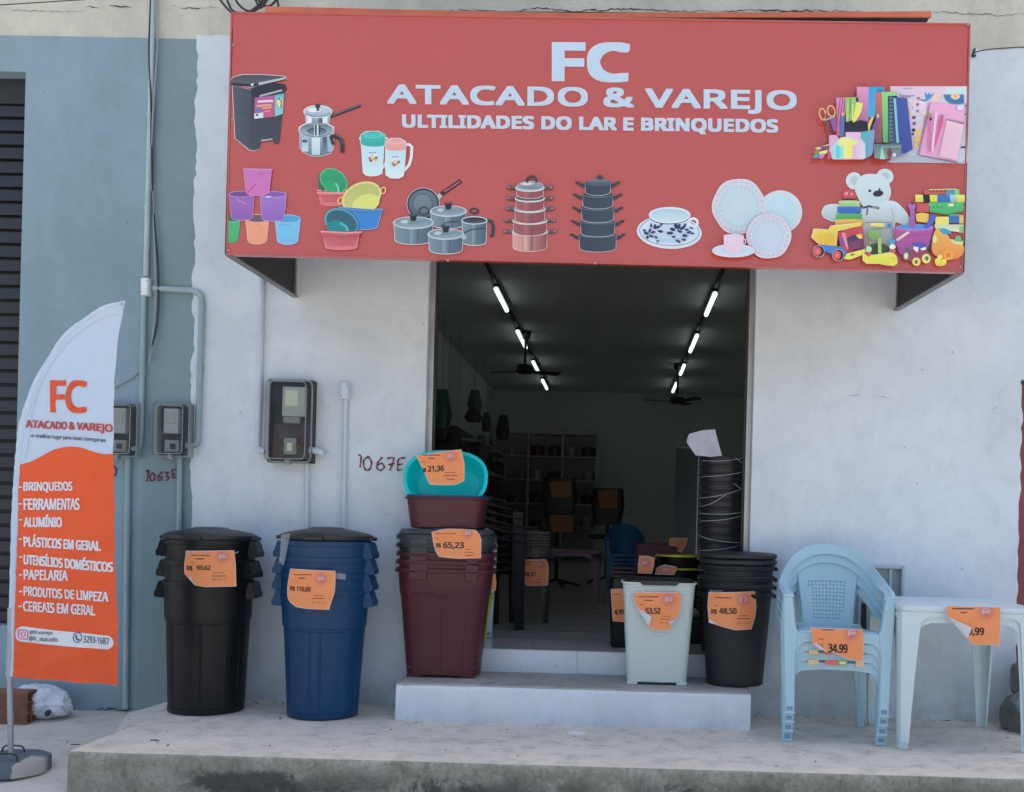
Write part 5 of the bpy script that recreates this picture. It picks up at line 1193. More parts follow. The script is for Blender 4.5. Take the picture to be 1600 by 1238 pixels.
# mint woven basket
gx = P(1025, 1065, -.15).x; gy = -.14
t = root('laundry_basket', (gx, gy, .202), 'mint woven plastic basket with black lid on the step', 'basket')
wb, wt, h = (.166, .125), (.205, .150), .575
def R3(z, off=0, n=7): k = z/h; return (z, wb[0]+(wt[0]-wb[0])*k+off, wb[1]+(wt[1]-wb[1])*k+off, n)
v, f = loftvf([R3(.014, -.01), R3(.015, .0), R3(.03, .002), R3(h-.03, .0), R3(h-.008, .001), R3(h-.006, .010), R3(h, .009), R3(h, -.002), R3(.03, -.008)], 160, True, True); mk('basket_body', v, f, M_mint, t, smooth=True, sharp=28)
for x in (-1, 1):
    for y in (-1, 1):
        v, f = boxvf(-.03, .03, -.02, .02, 0, .018); v = [(a+x*(wb[0]-.027), b+y*(wb[1]-.019), c_) for a, b, c_ in v]; mk('foot', v, f, M_mint, t, bevel=.003)
lid = root('basket_lid', (gx, gy, .202+h), 'black lid sitting in the rim of the mint basket', 'lid')
v, f = loftvf([(-.004, .196, .141, 6), (.010, .199, .144, 6), (.016, .19, .136, 6), (.02, .15, .10, 5)], 96, True, True); mk('lid_plate', v, f, M_blackr, lid, smooth=True)
prof = [(-.115, .012), (.115, .012), (.095, -.014), (-.095, -.014)]
v, f = extrude2d(prof, lambda x, z: (x, -.170, z), lambda x, z: (x, -.135, z)); mk('lid_grip', v, f, M_blackr, lid, bevel=.004)
o, s = (960, 840), 5.158
sheet('orange price sheet reading 53,52 with two curled corners on mint basket', o, s, [(155, 445), (350, 444), (535, 445), (535, 560), (520, 610), (503, 640), (470, 690), (450, 740), (400, 745), (340, 745), (275, 725), (262, 690), (240, 640), (190, 575), (165, 520)], -.312, [('53,52', 250, 372, 566, 622, .0)], (440, 500, 58), [([(185, 568), (275, 718), (300, 640), (232, 590)], .014), ([(505, 640), (455, 712), (438, 680)], .012)],
      small=[('R$ 76', 368, 432, 682, 700, 0)], head=[(195, 355, 478, 9), (240, 312, 506, 8), (202, 238, 540, 5), (385, 455, 636, 4), (370, 440, 658, 6)], tabs=())
# black woven bins
hx = P(1147, 1070, -.12).x; hy = -.125
for k, z in enumerate((0, .048, .095, .155)):
    t = root('woven_bin', (hx+.002*k, hy, .203+z), ['lowest black woven bin with price sheet 48,50 on the step', 'second black woven bin nested above the one with the price', 'third black woven bin in the nested stack on the step', 'uppermost black woven bin under the black lids'][k], 'bin', 'stacked black woven bins')
    hh = .525
    def rr(z_): return .160+(.200-.160)*z_/hh
    rg = [(0, .150, .150, 2)] + [(z_, rr(z_)+o_, rr(z_)+o_, 2) for z_, o_ in ((.004, 0), (.016, .003), (.018, 0), (hh-.03, 0), (hh-.028, .006), (hh-.018, .010), (hh-.004, .012), (hh, .009), (hh, 0), (.02, -.008))]
    v, f = loftvf(rg, 120, True, True); mk('bin_body', v, f, M_rattan, t, smooth=True, sharp=28)
    for a in (R(-8), R(172)):
        v, f = boxvf(rr(hh)+.008, rr(hh)+.024, -.03, .03, hh-.03, hh-.008); v = [(x*math.cos(a)-y*math.sin(a), x*math.sin(a)+y*math.cos(a), q) for x, y, q in v]; mk('grip', v, f, M_rattan, t, bevel=.003)
for k, z in enumerate((.203+.155+.525+.004, .203+.155+.525+.038)):
    t = root('round_lid', (hx+.004, hy, z), ['lower scuffed black lid on the woven bins', 'upper scuffed black lid on the woven bins'][k], 'lid', 'black lids on the woven bins')
    v, f = loftvf([(0, .210, .210, 2), (.006, .219, .219, 2), (.022, .222, .222, 2), (.030, .212, .212, 2), (.036, .15, .15, 2), (.035, .1, .1, 2)], 96, True, True); mk('lid_plate', v, f, mat('scuffed black plastic', (.022, .026, .03), .55, var=.35, vscale=9, bump=.25, bscale=14), t, smooth=True)
sheet('orange price sheet reading 48,50 on the black woven bin', o, s, [(768, 450), (960, 444), (1140, 440), (1150, 560), (1145, 620), (1135, 660), (1110, 740), (980, 745), (880, 720), (770, 690), (762, 560)], -.352, [('R$', 786, 830, 580, 622, .0), ('48,50', 846, 985, 568, 624, .0)], (1040, 500, 58), [([(770, 665), (830, 700), (770, 690)], .003)], Rc=.2, xc=(1147-960)*5.158,
      small=[('R$ 47,20', 988, 1100, 680, 702, 0)], head=[(815, 945, 487, 9), (808, 845, 550, 4), (1000, 1075, 632, 5), (988, 1092, 656, 7)], tabs=[[(775, 430), (1210, 425), (1212, 445), (1150, 452), (770, 446)]])
# tall bucket tower wrapped in twine
ty = .30; tx = P(1129, 800, ty).x
proto = None
zt = 1.1+(823-716)*(6.05+ty)/1610
M_bk = mat('black bucket plastic', (.016, .018, .021), .5, var=.1)
n_b = 19
for k in range(n_b):
    z = .336 + k*(zt-.336-.26)/(n_b-1)
    if proto is None:
        proto = root('black_bucket', (tx, ty, z), 'lowest black bucket of the tall tower wrapped with white twine', 'bucket', 'tower of nested black buckets')
        v, f = loftvf([(0, .110, .110, 2), (.245, .132, .132, 2), (.246, .143, .143, 2), (.256, .146, .146, 2), (.262, .143, .143, 2), (.262, .133, .133, 2), (.02, .10, .10, 2)], 48, True, True); mk('bucket_shell', v, f, M_bk, proto, smooth=True)
    else:
        c_ = copy_tree(proto); c_['label'] = 'topmost black bucket of the tall twine wrapped tower' if k == n_b-1 else '%s black bucket up the tall twine wrapped tower' % ('second third fourth fifth sixth seventh eighth ninth tenth eleventh twelfth thirteenth fourteenth fifteenth sixteenth seventeenth eighteenth nineteenth'.split()[k-1]); c_.location = (tx+random.uniform(-.002, .002), ty+random.uniform(-.002, .002), z)
tw = root('twine', (tx, ty, 0), 'white twine wound around the tall tower of black buckets', 'twine')
for k, (z0, z1, a0, a1) in enumerate(((1.50, 1.53, 200, 330), (1.40, 1.46, 190, 350), (1.27, 1.34, 190, 320), (1.18, 1.21, 185, 355), (1.13, 1.20, 200, 350), (1.05, 1.01, 185, 350), (.95, 1.02, 185, 350), (.93, .98, 190, 355), (.90, .95, 185, 340), (.83, .92, 200, 350), (1.52, 1.46, 290, 360), (1.36, 1.32, 290, 350), (.78, .86, 190, 330), (1.22, 1.29, 200, 270))):
    q = []
    for i in range(25):
        u = i/24; a = R(a0+(a1-a0)*u); q.append((.150*math.cos(a), .150*math.sin(a), z0+(z1-z0)*u-.02*math.sin(math.pi*u)))
    v, f = tubevf(q, .0016, 5); mk('twine_turn', v, f, M_twine, tw, smooth=True)
o, s = (940, 660), 2.8138
pp = [(385, 50), (440, 36), (500, 30), (512, 80), (532, 145), (480, 152), (415, 145), (390, 110), (374, 85)]
cx_, cy_ = 450, 90; Lp = P(o[0]+cx_/s, o[1]+cy_/s, .13)
bm = bmesh.new(); vs = [bm.verts.new((x, y, 0)) for x, y in pp]; bm.faces.new(vs)
for ax in (0, 1):
    for v0 in range(30 if ax else 370, 160 if ax else 540, 8): bmesh.ops.bisect_plane(bm, geom=bm.verts[:]+bm.edges[:]+bm.faces[:], plane_co=(v0, 0, 0) if not ax else (0, v0, 0), plane_no=(1, 0, 0) if not ax else (0, 1, 0))
bm.verts.index_update()
V = []
for v_ in bm.verts:
    q = P(o[0]+v_.co.x/s, o[1]+v_.co.y/s, .13); V.append((q.x-Lp.x, q.y-Lp.y+.012*MN.noise(Vector((q.x*16, q.z*16, 2)))+.25*abs(q.x-Lp.x), q.z-Lp.z))
Fc = [tuple(v.index for v in f.verts) for f in bm.faces]; bm.free()
ob = mk('paper_sheet', V, Fc, mat('lilac white paper', (.50, .50, .60), .7), smooth=True); ob.location = Lp; tag(ob, 'crumpled blank white sheet stuck on top of the tall bucket tower', 'paper')

# ================================================================= MONOBLOC CHAIRS
M_slotshade = mat('slot shade', A(100, 136, 160), .6)  # recess shade put into the colour; the slot boxes stand proud
def armchair(label, M, loc, group, rz=0, sc=1.0, holes=True, name='plastic_armchair'):
    t = root(name, loc, label, 'chair', group, rz); t.scale = (sc, sc, sc)
    # arch: arms rising into the back
    half = [(-.262, -.235, .600), (-.272, -.17, .618), (-.276, -.08, .632), (-.268, .03, .655), (-.245, .13, .70), (-.205, .195, .755), (-.15, .232, .80), (-.08, .25, .828), (0, .256, .838)]
    full_ = half + [(-x, y, z) for x, y, z in reversed(half[:-1])]
    path = cr(full_, 5); n = len(path); wv = []; ww = []
    for i, p in enumerate(path):
        u = abs(i/(n-1)-.5)*2      # 1 at arm tips, 0 at the crown
        side = -1 if p.x < 0 else 1
        k = max(0, min(1, (u-.45)/.3)); a = Vector((0, .22, 1)) ; b = Vector((side, 0, .12)); wv.append(a.lerp(b, k)); ww.append(.062*(1-k)+.056*k)
    path = [Vector((p.x*(.965 if abs(p.y) < .24 else 1), p.y, p.z)) for p in path]
    v, f = bandvf(path, wv, ww, .012); mk('arm_frame', v, f, M, t, bevel=.004)
    # outer lip of the arch
    lip = [(p.x*1.035, p.y+.006, p.z+.004) for p in path]; v, f = tubevf(lip, .009, 8); mk('frame_lip', v, f, M, t, smooth=True)
    # back panel with real perforations
    nu, nv = 46, 60; V = []; 
    def bp(u, vv):          # u -1..1, vv 0 (seat) ..1 (arch)
        z = .405 + .405*vv; hw = .128 + .045*vv**1.3; hw = hw
        y = .175 + .085*vv - .03*(1-u*u)*(0) + .025*(1-u*u)
        zz = z - (u*u)*(.052*vv**3)
        return (u*hw, y, zz)
    for j in range(nv+1):
        for i in range(nu+1): V.append(bp(-1+2*i/nu, j/nv))
    Fc = []
    for j in range(nv):
        for i in range(nu):
            u = (i+.5)/nu*2-1; vv = (j+.5)/nv
            zone = holes and abs(u) < .74-.14*(1-vv) and .10+.05*u*u < vv < .66-.10*abs(u)**3 
            if zone and i % 3 == 1 and j % 3 == 1: continue
            Fc.append((j*(nu+1)+i, j*(nu+1)+i+1, (j+1)*(nu+1)+i+1, (j+1)*(nu+1)+i))
    mk('backrest', V, Fc, M, t, smooth=True, solid=.006)
    for sgn in (-1, 1):
        q = [bp(sgn*1.0, k/10) for k in range(11)]; v, f = tubevf(q, .0075, 8); mk('backrest_edge', v, f, M, t, smooth=True)
    # seat
    V = []; ns = 14
    for j in range(ns+1):
        for i in range(ns+1):
            u, w_ = -1+2*i/ns, j/ns; hw = .215 - .07*w_; y = -.225+.42*w_
            V.append((u*hw, y, .425 - .018*(1-u*u)*math.sin(math.pi*min(1, w_*1.1)) - .015*w_ - (.014 if j == 0 else 0)))
    Fc = [(j*(ns+1)+i, j*(ns+1)+i+1, (j+1)*(ns+1)+i+1, (j+1)*(ns+1)+i) for j in range(ns) for i in range(ns)]
    mk('seat', V, Fc, M, t, smooth=True, solid=.007)
    # front apron with arched cut
    top = [(-.225, .415), (-.1, .412), (0, .411), (.1, .412), (.225, .415)]
    bot = [(.225, .30), (.212, .315), (.200, .345), (.175, .365), (.1, .374), (0, .377), (-.1, .374), (-.175, .365), (-.200, .345), (-.212, .315), (-.225, .30)]
    v, f = extrude2d(top+bot, lambda x, z: (x, -.236+.12*abs(x)**2, z), lambda x, z: (x, -.229+.12*abs(x)**2, z)); mk('front_apron', v, f, M, t)
    # front legs: U-shaped posts running from arm tip to floor
    for sgn in (-1, 1):
        prof = []
        for z, xo, xi in ((0, .262, .212), (.2, .268, .214), (.30, .272, .214), (.36, .275, .206), (.415, .277, .200), (.44, .278, .214), (.50, .280, .222), (.585, .282, .232), (.612, .284, .236)):
            prof.append((z, xo, xi))
        V, Fc = [], []
        for z, xo, xi in prof:
            yf = -.243+.012*(z/.6)
            for x, y in ((xo, yf+.075), (xo, yf+.006), (xo-.006, yf), (xi+.006, yf), (xi, yf+.006), (xi, yf+.05), (xi+.005, yf+.05), (xi+.006, yf+.007), (xo-.006, yf+.007), (xo-.005, yf+.075)): V.append((sgn*x, y, z))
        m_ = 10
        for j in range(len(prof)-1):
            for k in range(m_):
                q = (j*m_+k, j*m_+(k+1) % m_, (j+1)*m_+(k+1) % m_, (j+1)*m_+k); Fc.append(q if sgn > 0 else q[::-1])
        Fc.append(tuple(range(m_))); Fc.append(tuple((len(prof)-1)*m_+k for k in range(m_)))
        mk('leg', V, Fc, M, t, smooth=True, sharp=30)
        v, f = boxvf(min(sgn*.207, sgn*.267), max(sgn*.207, sgn*.267), -.2465, -.236, 0, .008); mk('foot_ledge', v, f, M, t, bevel=.002)
        v, f = boxvf(min(sgn*.222, sgn*.252), max(sgn*.222, sgn*.252), -.2455, -.236, .016, .036); mk('foot_slot_shade', v, f, M_slotshade, t)
        # rear legs
        V, Fc = [], []
        for z, x_, w_, y in ((0, .215, .036, .262), (.2, .20, .042, .235), (.40, .165, .055, .19), (.43, .150, .05, .185)):
            for a, b in ((x_-w_/2, y-.022), (x_+w_/2, y-.022), (x_+w_/2, y+.012), (x_-w_/2, y+.012)): V.append((sgn*a, b, z))
        for j in range(3):
            for k in range(4): Fc.append((j*4+k, j*4+(k+1) % 4, j*4+4+(k+1) % 4, j*4+4+k))
        Fc += [(0,1,2,3), (12,13,14,15)]
        mk('leg', V, Fc, M, t, bevel=.005)
    return t
q_ = P(1307, 1150, -.72); chx = q_.x
labs = ['lowest pale blue armchair of the stack, standing on the platform', 'second pale blue armchair from the bottom of the stack', 'third pale blue armchair in the stack, seat edge under the price sheet', 'topmost pale blue armchair with perforated backrest']
chs = []
chs.append(armchair(labs[0], M_chair, (chx, -.50, .002), 'stacked pale blue armchairs', R(-4)))
for k in (1, 2, 3):
    c_ = copy_tree(chs[0]); c_['label'] = labs[k]; c_.location = (chx+.001*k, -.50-.011*k, .002+.050*k); chs.append(c_)
M_stk = vcmat('small sticker print', .5)
def sticker(label, Y, items):
    a = None
    L_ = P(items[0][0], items[0][1], Y)
    t = root('sticker_row', L_, label, 'stickers', 'stickers on the chair fronts')
    for k, (x0, y0, x1, y1, c1) in enumerate(items):
        a = Art((0, 0), 1, lambda x, y, d: tuple(P(x, y, Y-d)-L_), base=.0003*k); a.rect(x0, y0, x1, y1, c1); mk('sticker', a.V, a.F, M_stk, t, cols=a.C)
sticker('row of orange, red and green stickers on the lowest chair front', -.752, [(1263, 1031, 1279, 1038, (236, 176, 130)), (1289, 1032, 1309, 1039, (206, 100, 96)), (1309, 1032, 1324, 1040, (130, 156, 110)), (1312, 1034, 1322, 1038, (220, 226, 190)), (1337, 1033, 1350, 1043, (214, 180, 160))])
sticker('orange and red stickers on the second lowest chair front', -.762, [(1264, 1016, 1279, 1022, (236, 176, 130)), (1287, 1016, 1299, 1023, (206, 100, 90))])
o, s = (1220, 840), 3.867
sheet('orange price sheet reading 34,99 hanging from the top chair seat', o, s, [(175, 548), (330, 553), (495, 558), (500, 650), (495, 745), (450, 742), (400, 728), (330, 700), (265, 685), (225, 668), (190, 640), (190, 600)], -.788, [('34.99', 286, 404, 640, 694, .05)], (430, 578, 46), [([(215, 640), (275, 686), (228, 668), (196, 640)], .008)],
      head=[(250, 322, 558, 7), (225, 258, 614, 5)], small=[('R$', 226, 256, 640, 668, 0)])

# ================================================================= TABLES
def table(label, loc, M, wdt=.72, h=.70, group=None, rz=0, apr=.05, name='plastic_table', dpt=None):
    t = root(name, loc, label, 'table', group, rz); a = wdt/2; b = (dpt or wdt)/2
    v, f = loftvf([(h-.030, a-.002, b-.002, 16), (h-.012, a+.004, b+.004, 14), (h-.004, a+.002, b+.002, 14), (h, a-.008, b-.008, 14), (h-.002, a-.02, b-.02, 14)], 128, True, True); mk('tabletop', v, f, M, t, smooth=True, sharp=50)
    for sx_ in (-1, 1):
        for sy_ in (-1, 1):
            V, Fc = [], []; prof = [(0, .045), (.15, .056), (.35, .073), (.50, .088), (h-apr-.035, .100), (h-apr-.015, .116), (h-apr, .160), (h-.031, .175)]
            for z, w_ in prof:
                k = z/h; off = -.014*(1-k); X, Y = a-.006+off, b-.006+off; g_ = .012
                for x, y in ((X-w_, Y), (X-g_, Y), (X-.004, Y-.004), (X, Y-g_), (X, Y-w_), (X-.006, Y-w_), (X-.006, Y-.008-g_*.3), (X-.008-g_*.3, Y-.006), (X-w_, Y-.006)): V.append((sx_*x, sy_*y, z))
            m_ = 9
            for j in range(len(prof)-1):
                for k in range(m_):
                    q = (j*m_+k, j*m_+(k+1) % m_, (j+1)*m_+(k+1) % m_, (j+1)*m_+k); Fc.append(q if sx_*sy_ < 0 else q[::-1])
            Fc += [tuple(range(m_)), tuple((len(prof)-1)*m_+k for k in range(m_))]
            mk('leg', V, Fc, M, t, smooth=True, sharp=30)
    for s_ in (-1, 1):
        v, f = boxvf(-a+.170, a-.170, s_*(b-.006)-.003*(1+s_), s_*(b-.006)+.003*(1-s_), h-apr, h-.031); mk('apron', v, f, M, t)
        v, f = boxvf(s_*(a-.006)-.003*(1+s_), s_*(a-.006)+.003*(1-s_), -b+.170, b-.170, h-apr, h-.031); mk('apron', v, f, M, t)
    return t
tq = P(1403, 1157, -.90); tx0 = tq.x
table('lower of two stacked pale plastic tables beside the chairs', (tx0+.355, -.50, .002), M_table, .70, .69, 'stacked pale tables', R(0))
table('upper of two stacked pale plastic tables beside the chairs', (tx0+.357, -.508, .037), M_table, .712, .692, 'stacked pale tables', R(.6))
o, s = (1200, 840), 3.64
sheet('orange price sheet reading 9,99 with folded corner hanging from the tables', o, s, [(1015, 390), (1170, 394), (1320, 400), (1320, 500), (1315, 610), (1230, 610), (1160, 605), (1132, 572), (1095, 530), (1050, 480), (1020, 440)], -.90, [('9,99', 1136, 1228, 512, 562, .0)], (1240, 420, 46), [([(1028, 452), (1130, 572), (1152, 512), (1085, 480)], .018)],
      head=[(1048, 1172, 405, 8), (1095, 1130, 427, 7)])

# ================================================================= FEATHER FLAG
YF = -1.15
o = (0, 0)
out = [(198, 473), (176, 478), (150, 488), (120, 506), (95, 528), (72, 558), (52, 592), (38, 630), (28, 670), (23, 720), (19, 780), (16, 860), (14, 940), (11, 1000), (9, 1057), (48, 1061), (92, 1063), (138, 1068), (183, 1072), (182, 1000), (178, 930), (176, 850), (175, 770), (176, 700), (178, 640), (180, 600), (184, 560), (190, 520)]
FL = P(17, 1190, YF)
def fl3(x, y, d=0):
    q = P(x, y, YF); u = max(0, (x-18)/165); v = (y-473)/600
    k = u**.8
    dy = .030*k*math.sin(5.5*u+2.2*v) + .012*k*math.sin(11*u-6*v) + .010*MN.noise(Vector((x*.02, y*.012, 1)))*min(1, u*3)
    dy += .003*math.sin(u*9+y*.11)*min(1, u*2) + .018*max(0, v-.85)/.15*math.sin(u*17)*k + .004*MN.noise(Vector((x*.09, y*.05, 7)))
    dy += .006*math.exp(-((x-(28+0*y))/9)**2)*math.sin(y*.35)*.5
    return (q.x-FL.x, q.y-FL.y+dy-d, q.z-FL.z)
flag = root('feather_flag', FL, 'white and orange feather flag with shop lettering standing on a round weight', 'flag')
def flpoly(poly, d, M, name, st=4.5):
    bm = bmesh.new(); vs = [bm.verts.new((p[0], p[1], 0)) for p in poly]; bm.faces.new(vs)
    xs = [p[0] for p in poly]; ys = [p[1] for p in poly]
    for ax, lo, hi in ((0, min(xs), max(xs)), (1, min(ys), max(ys))):
        v = lo+st
        while v < hi: bmesh.ops.bisect_plane(bm, geom=bm.verts[:]+bm.edges[:]+bm.faces[:], plane_co=(v, 0, 0) if ax == 0 else (0, v, 0), plane_no=(1, 0, 0) if ax == 0 else (0, 1, 0)); v += st
    bm.verts.index_update(); V = [fl3(v.co.x, v.co.y, d) for v in bm.verts]; Fc = [tuple(v.index for v in f.verts) for f in bm.faces]; bm.free()
    return mk(name, V, Fc, M, flag, smooth=True)
M_clothW = mat('white flag cloth', (.52, .63, .76), .75, bump=.3, bscale=14); M_clothO = mat('orange flag cloth', A(198, 82, 42), .7, bump=.25, bscale=16)
flpoly([(p.x, p.y) for p in cr([Vector((a, b)) for a, b in out[:15]], 3)] + out[15:], 0, M_clothW, 'flag_cloth')
wave = [(p.x, p.y) for p in cr([Vector(v) for v in [(31, 726), (46, 722), (62, 714), (80, 704), (105, 699), (130, 700), (152, 707), (165, 710), (176.4, 709)]], 4)]
flpoly(wave + [(176, 770), (177, 850), (179, 930), (182.6, 1000), (183.4, 1071.4), (138, 1067.6), (92, 1062.6), (48, 1060.6), (20.5, 1058), (22, 1000), (24, 920), (27, 840), (29, 780)], .0016, M_clothO, 'orange_field')
q = [fl3(x, y, -.004) for x, y in [(p.x, p.y) for p in cr([Vector(v) for v in [(18, 1057), (20, 940), (23, 860), (26, 780), (30, 720), (36, 670), (46, 630), (60, 592), (80, 560), (102, 530), (126, 508), (155, 490), (198, 474)]], 5)]]
mk('sleeve_rod', *tubevf(q, .009, 8), M_clothW, flag, smooth=True)
q = [fl3(x, y, .003) for x, y in [(p.x, p.y) for p in cr([Vector(v) for v in [(38, 720), (40, 714), (43, 700), (48, 650), (58, 612), (74, 580), (95, 550), (120, 525), (150, 505), (190, 492)]], 5)]]
mk('sleeve_seam', *tubevf(q, .0015, 5), M_clothW, flag, smooth=True)
def ftext(t_, x0, x1, yt, yb, sl, M, bold=.02, nm='flag_lettering', outline=False):
    V, Fc = text_px(t_, x0, x1, yt, yb, sl, bold); return mk(nm, [fl3(x, y, .0042+e_) for x, y, e_ in V], Fc, M, flag)
M_fr = mat('rust print', A(190, 76, 40), .7); M_fr2 = mat('dark red print', A(160, 56, 50), .7); M_fg = mat('dark grey print', A(70, 84, 104), .7); M_fw = mat('white print', (.72, .76, .8), .7)
for t_, x0, x1, yt, yb, sl in (('FC', 78, 140, 594, 645, .03),): ftext(t_, x0, x1, yt, yb, sl, M_fr, .03)
ftext('ATACADO & VAREJO', 40, 176, 656, 671, .055, M_fr2, .03)
ftext('o melhor lugar para suas compras', 48, 166, 677, 685, .07, M_fg, .02)
for t_, x1, y0, y1, sl in (('-BRINQUEDOS', 117, 753, 770, .0), ('-FERRAMENTAS', 130, 779, 797, .0), ('- ALUMÍNIO', 98, 804, 824, .0), ('- PLÁSTICOS EM GERAL', 160, 834, 854, .06), ('- UTENSÍLIOS DOMÉSTICOS', 176, 862, 882, .09), ('- PAPELARIA', 109, 890, 906, .02), ('- PRODUTOS DE LIMPEZA', 170, 916, 931, .07), ('- CEREAIS EM GERAL', 152, 939, 955, .06)):
    dash = 30 if t_[1] != ' ' else 28
    ftext('-', 30, 35, y0+7.5, y0+9.5, 0, M_fw, .02); ftext(t_.lstrip('- '), 37, x1, y0, y1, sl, M_fw, .028)
pill = []
for a in range(90, 271, 15): pill.append((36+12*math.cos(R(a)), 991-12*math.sin(R(a))))
for a in range(-90, 91, 15): pill.append((166+11*math.cos(R(a)), 1004-11*math.sin(R(a)+0)))
pill = [(x, y) for x, y in pill]
flpoly(pill, .0034, M_fw, 'pill_label')
def fline(pts, w, M, nm):
    q = [fl3(x, y, .0055) for x, y in pts]; V, Fc = bandvf(q, (0, -1, 0), .0008, w); return mk(nm, V, Fc, M, flag)
M_ig = mat('pink icon print', A(190, 80, 120), .6)
rr_ = [(30, 984), (42, 985), (44, 987), (44, 997), (42, 999), (31, 998), (29, 996), (29, 986), (30, 984)]
fline(rr_, .005, M_ig, 'camera_icon'); fline([(36.5+3.4*math.cos(R(a)), 991.5+3.8*math.sin(R(a))) for a in range(0, 361, 30)], .004, M_ig, 'camera_icon')
def ft2(t_, x0, x1, yt, yb, sl, M, b=.01):
    V, Fc = text_px(t_, x0, x1, yt, yb, sl, b); mk('flag_lettering', [fl3(x, y, .0056+e_) for x, y, e_ in V], Fc, M, flag)
ft2('@fcvarejo', 47, 85, 984.5, 992, .03, M_fg); ft2('@fc_atacado', 46, 93, 993.5, 1002, .04, M_fg)
fline([(123+6.5*math.cos(R(a)), 996+7.5*math.sin(R(a))) for a in range(0, 361, 24)], .004, M_fg, 'phone_icon'); fline([(120.5, 992), (121, 997), (124, 1000), (126.5, 999)], .008, M_fg, 'phone_icon')
ft2('3293-1687', 132, 171, 993, 1003.5, .10, M_fg, .01)
# tip grommet, pole, weight
q = fl3(195, 477, .004); v, f = tubevf([(q[0]+.006*math.cos(a), q[1]-.004, q[2]+.006*math.sin(a)) for a in [R(30*i) for i in range(13)]], .002, 6); mk('grommet', v, f, M_alu, flag, smooth=True)
mk('pole', *tubevf([Vector((0, 0, .02)), P(14, 1057, YF)-FL+Vector((0, .006, 0)), P(15, 950, YF)-FL+Vector((0, .008, 0))], .0135, 16), M_pole, flag, smooth=True)
bz = zleft(FL.x, YF)-FL.z
V, Fc = [], []
nn_ = 40
for k, (z, r_) in enumerate(((0, .172), (.004, .178), (.062, .178), (.072, .172), (.078, .10), (.078, 0.001))):
    for i in range(nn_):
        a = 2*math.pi*i/nn_; o8 = 1/max(math.cos((a+R(12)) % (math.pi/4)-math.pi/8), .2)*math.cos(math.pi/8)
        rr2 = r_*(o8*.6+.4)
        V.append((rr2*math.cos(a)+.0, rr2*math.sin(a)+0.0, z+bz))
for k in range(5):
    for i in range(nn_): Fc.append((k*nn_+i, k*nn_+(i+1) % nn_, (k+1)*nn_+(i+1) % nn_, (k+1)*nn_+i))
Fc.append(tuple(reversed(range(nn_))))
g = N('chipped painted weight', .65)
pos = g.rng(g.math('ADD', g.math('ADD', g.xyz(0), g.math('MULTIPLY', g.noise(18, 6), .10)), g.math('MULTIPLY', g.xyz(2), -.2)), .145, .155)
side = g.math('MULTIPLY', pos, g.rng(g.xyz(1), .03, -.02))
g.col(g.mix(side, (.105, .125, .155), (.42, .40, .35))); g.bump(g.noise(30, 6), .3, .005)
wgt = mk('weight', V, Fc, g.M, flag, smooth=True, sharp=50)
for (x0, x1, yy) in ((5, 38, 1216-1212), (0, 0, 0)):
    pass
for cxh, cyh in ((.035, -.10), (-.03, .07)):
    q = [(-.055, 0, 0), (-.05, 0, .022), (-.03, 0, .032), (.03, 0, .032), (.05, 0, .022), (.055, 0, 0)]; q = cr([(x+cxh, y+cyh, z+bz+.076) for x, y, z in q], 5)
    mk('wire_handle', *tubevf(q, .004, 8), M_dkmetal, flag, smooth=True)

# ================================================================= BRICK, BAG, SMALL THINGS
bq = P(42, 1127, -.34); H_, D_, W_ = .185, .095, .24
br = root('hollow_brick', (bq.x, -.34, zleft(bq.x, -.34)+.002), 'hollow terracotta brick lying by the wall behind the flag pole', 'brick')
zz = [0, .012, .055, .067, .118, .130, .173, .185]; yy = [0, .010, .042, .053, .085, .095]
parts_ = []
for a, b in ((0, .012), (.056, .068), (.117, .129), (.173, .185)): parts_.append(boxvf(-W_, 0, 0, D_, a, b))
for a, b in ((0, .010), (.0425, .0525), (.085, .095)):
    for c0, c1 in ((.0121, .0559), (.0681, .1169), (.1291, .1729)): parts_.append(boxvf(-W_, -.0005, a+.0005, b-.0005, c0, c1))
mk('brick_body', *joinvf(parts_), M_brick, br)
grv = [boxvf(-W_, -.001, -.007, .0004, z_, z_+.006) for z_ in (.018, .028, .038, .048, .074, .086, .098, .110, .135, .146, .157, .168)]
mk('brick_groove', *joinvf(grv), M_brick, br)
mk('hole_shade_plug', *boxvf(-W_+.01, -.10, .01, .085, .012, .173), M_holeshade, br)  # dark plug behind the holes; their inner shade is its colour
# bag
bgq = P(70, 1100, -.16)
bm = bmesh.new(); bmesh.ops.create_icosphere(bm, subdivisions=5, radius=1)
for v in bm.verts:
    c_ = v.co.copy(); n1 = MN.noise(c_*1.6+Vector((3, 1, 2))); n2 = abs(MN.noise(c_*4.2)); n3 = abs(MN.noise(c_*10+Vector((2, 2, 2))))
    k = 1+.25*n1-.18*n2-.07*n3
    x, y, z = c_*k
    v.co = Vector((x*.155 + .03*max(0, z)*-1, y*.12, max(-.088, z*.115)))
    if x > .55: v.co.z -= .03*(x-.55); v.co.z = max(v.co.z, -.088)
me = bpy.data.meshes.new('bag'); bm.to_mesh(me); bm.free(); me.materials.append(M_bag); me.polygons.foreach_set('use_smooth', [True]*len(me.polygons))
bag = root('plastic_bag', (bgq.x, -.17, zleft(bgq.x, -.17)+.09), 'crumpled white plastic bag beside the hollow brick', 'bag')
ob = bpy.data.objects.new('bag_body', me); COL.objects.link(ob); ob.parent = bag
V = []; Fc = []
for i in range(9):
    a = i/8*math.pi*1.6; 
    for r_ in (.012, .045+.012*math.sin(i*2.4)): V.append((.135+.5*r_, -.06+r_*math.cos(a), -.0+r_*math.sin(a)*1.0+.01*math.sin(i*3)))
for i in range(8): Fc.append((2*i, 2*i+1, 2*i+3, 2*i+2))
mk('bag_knot', V, Fc, M_bag, bag, smooth=True)
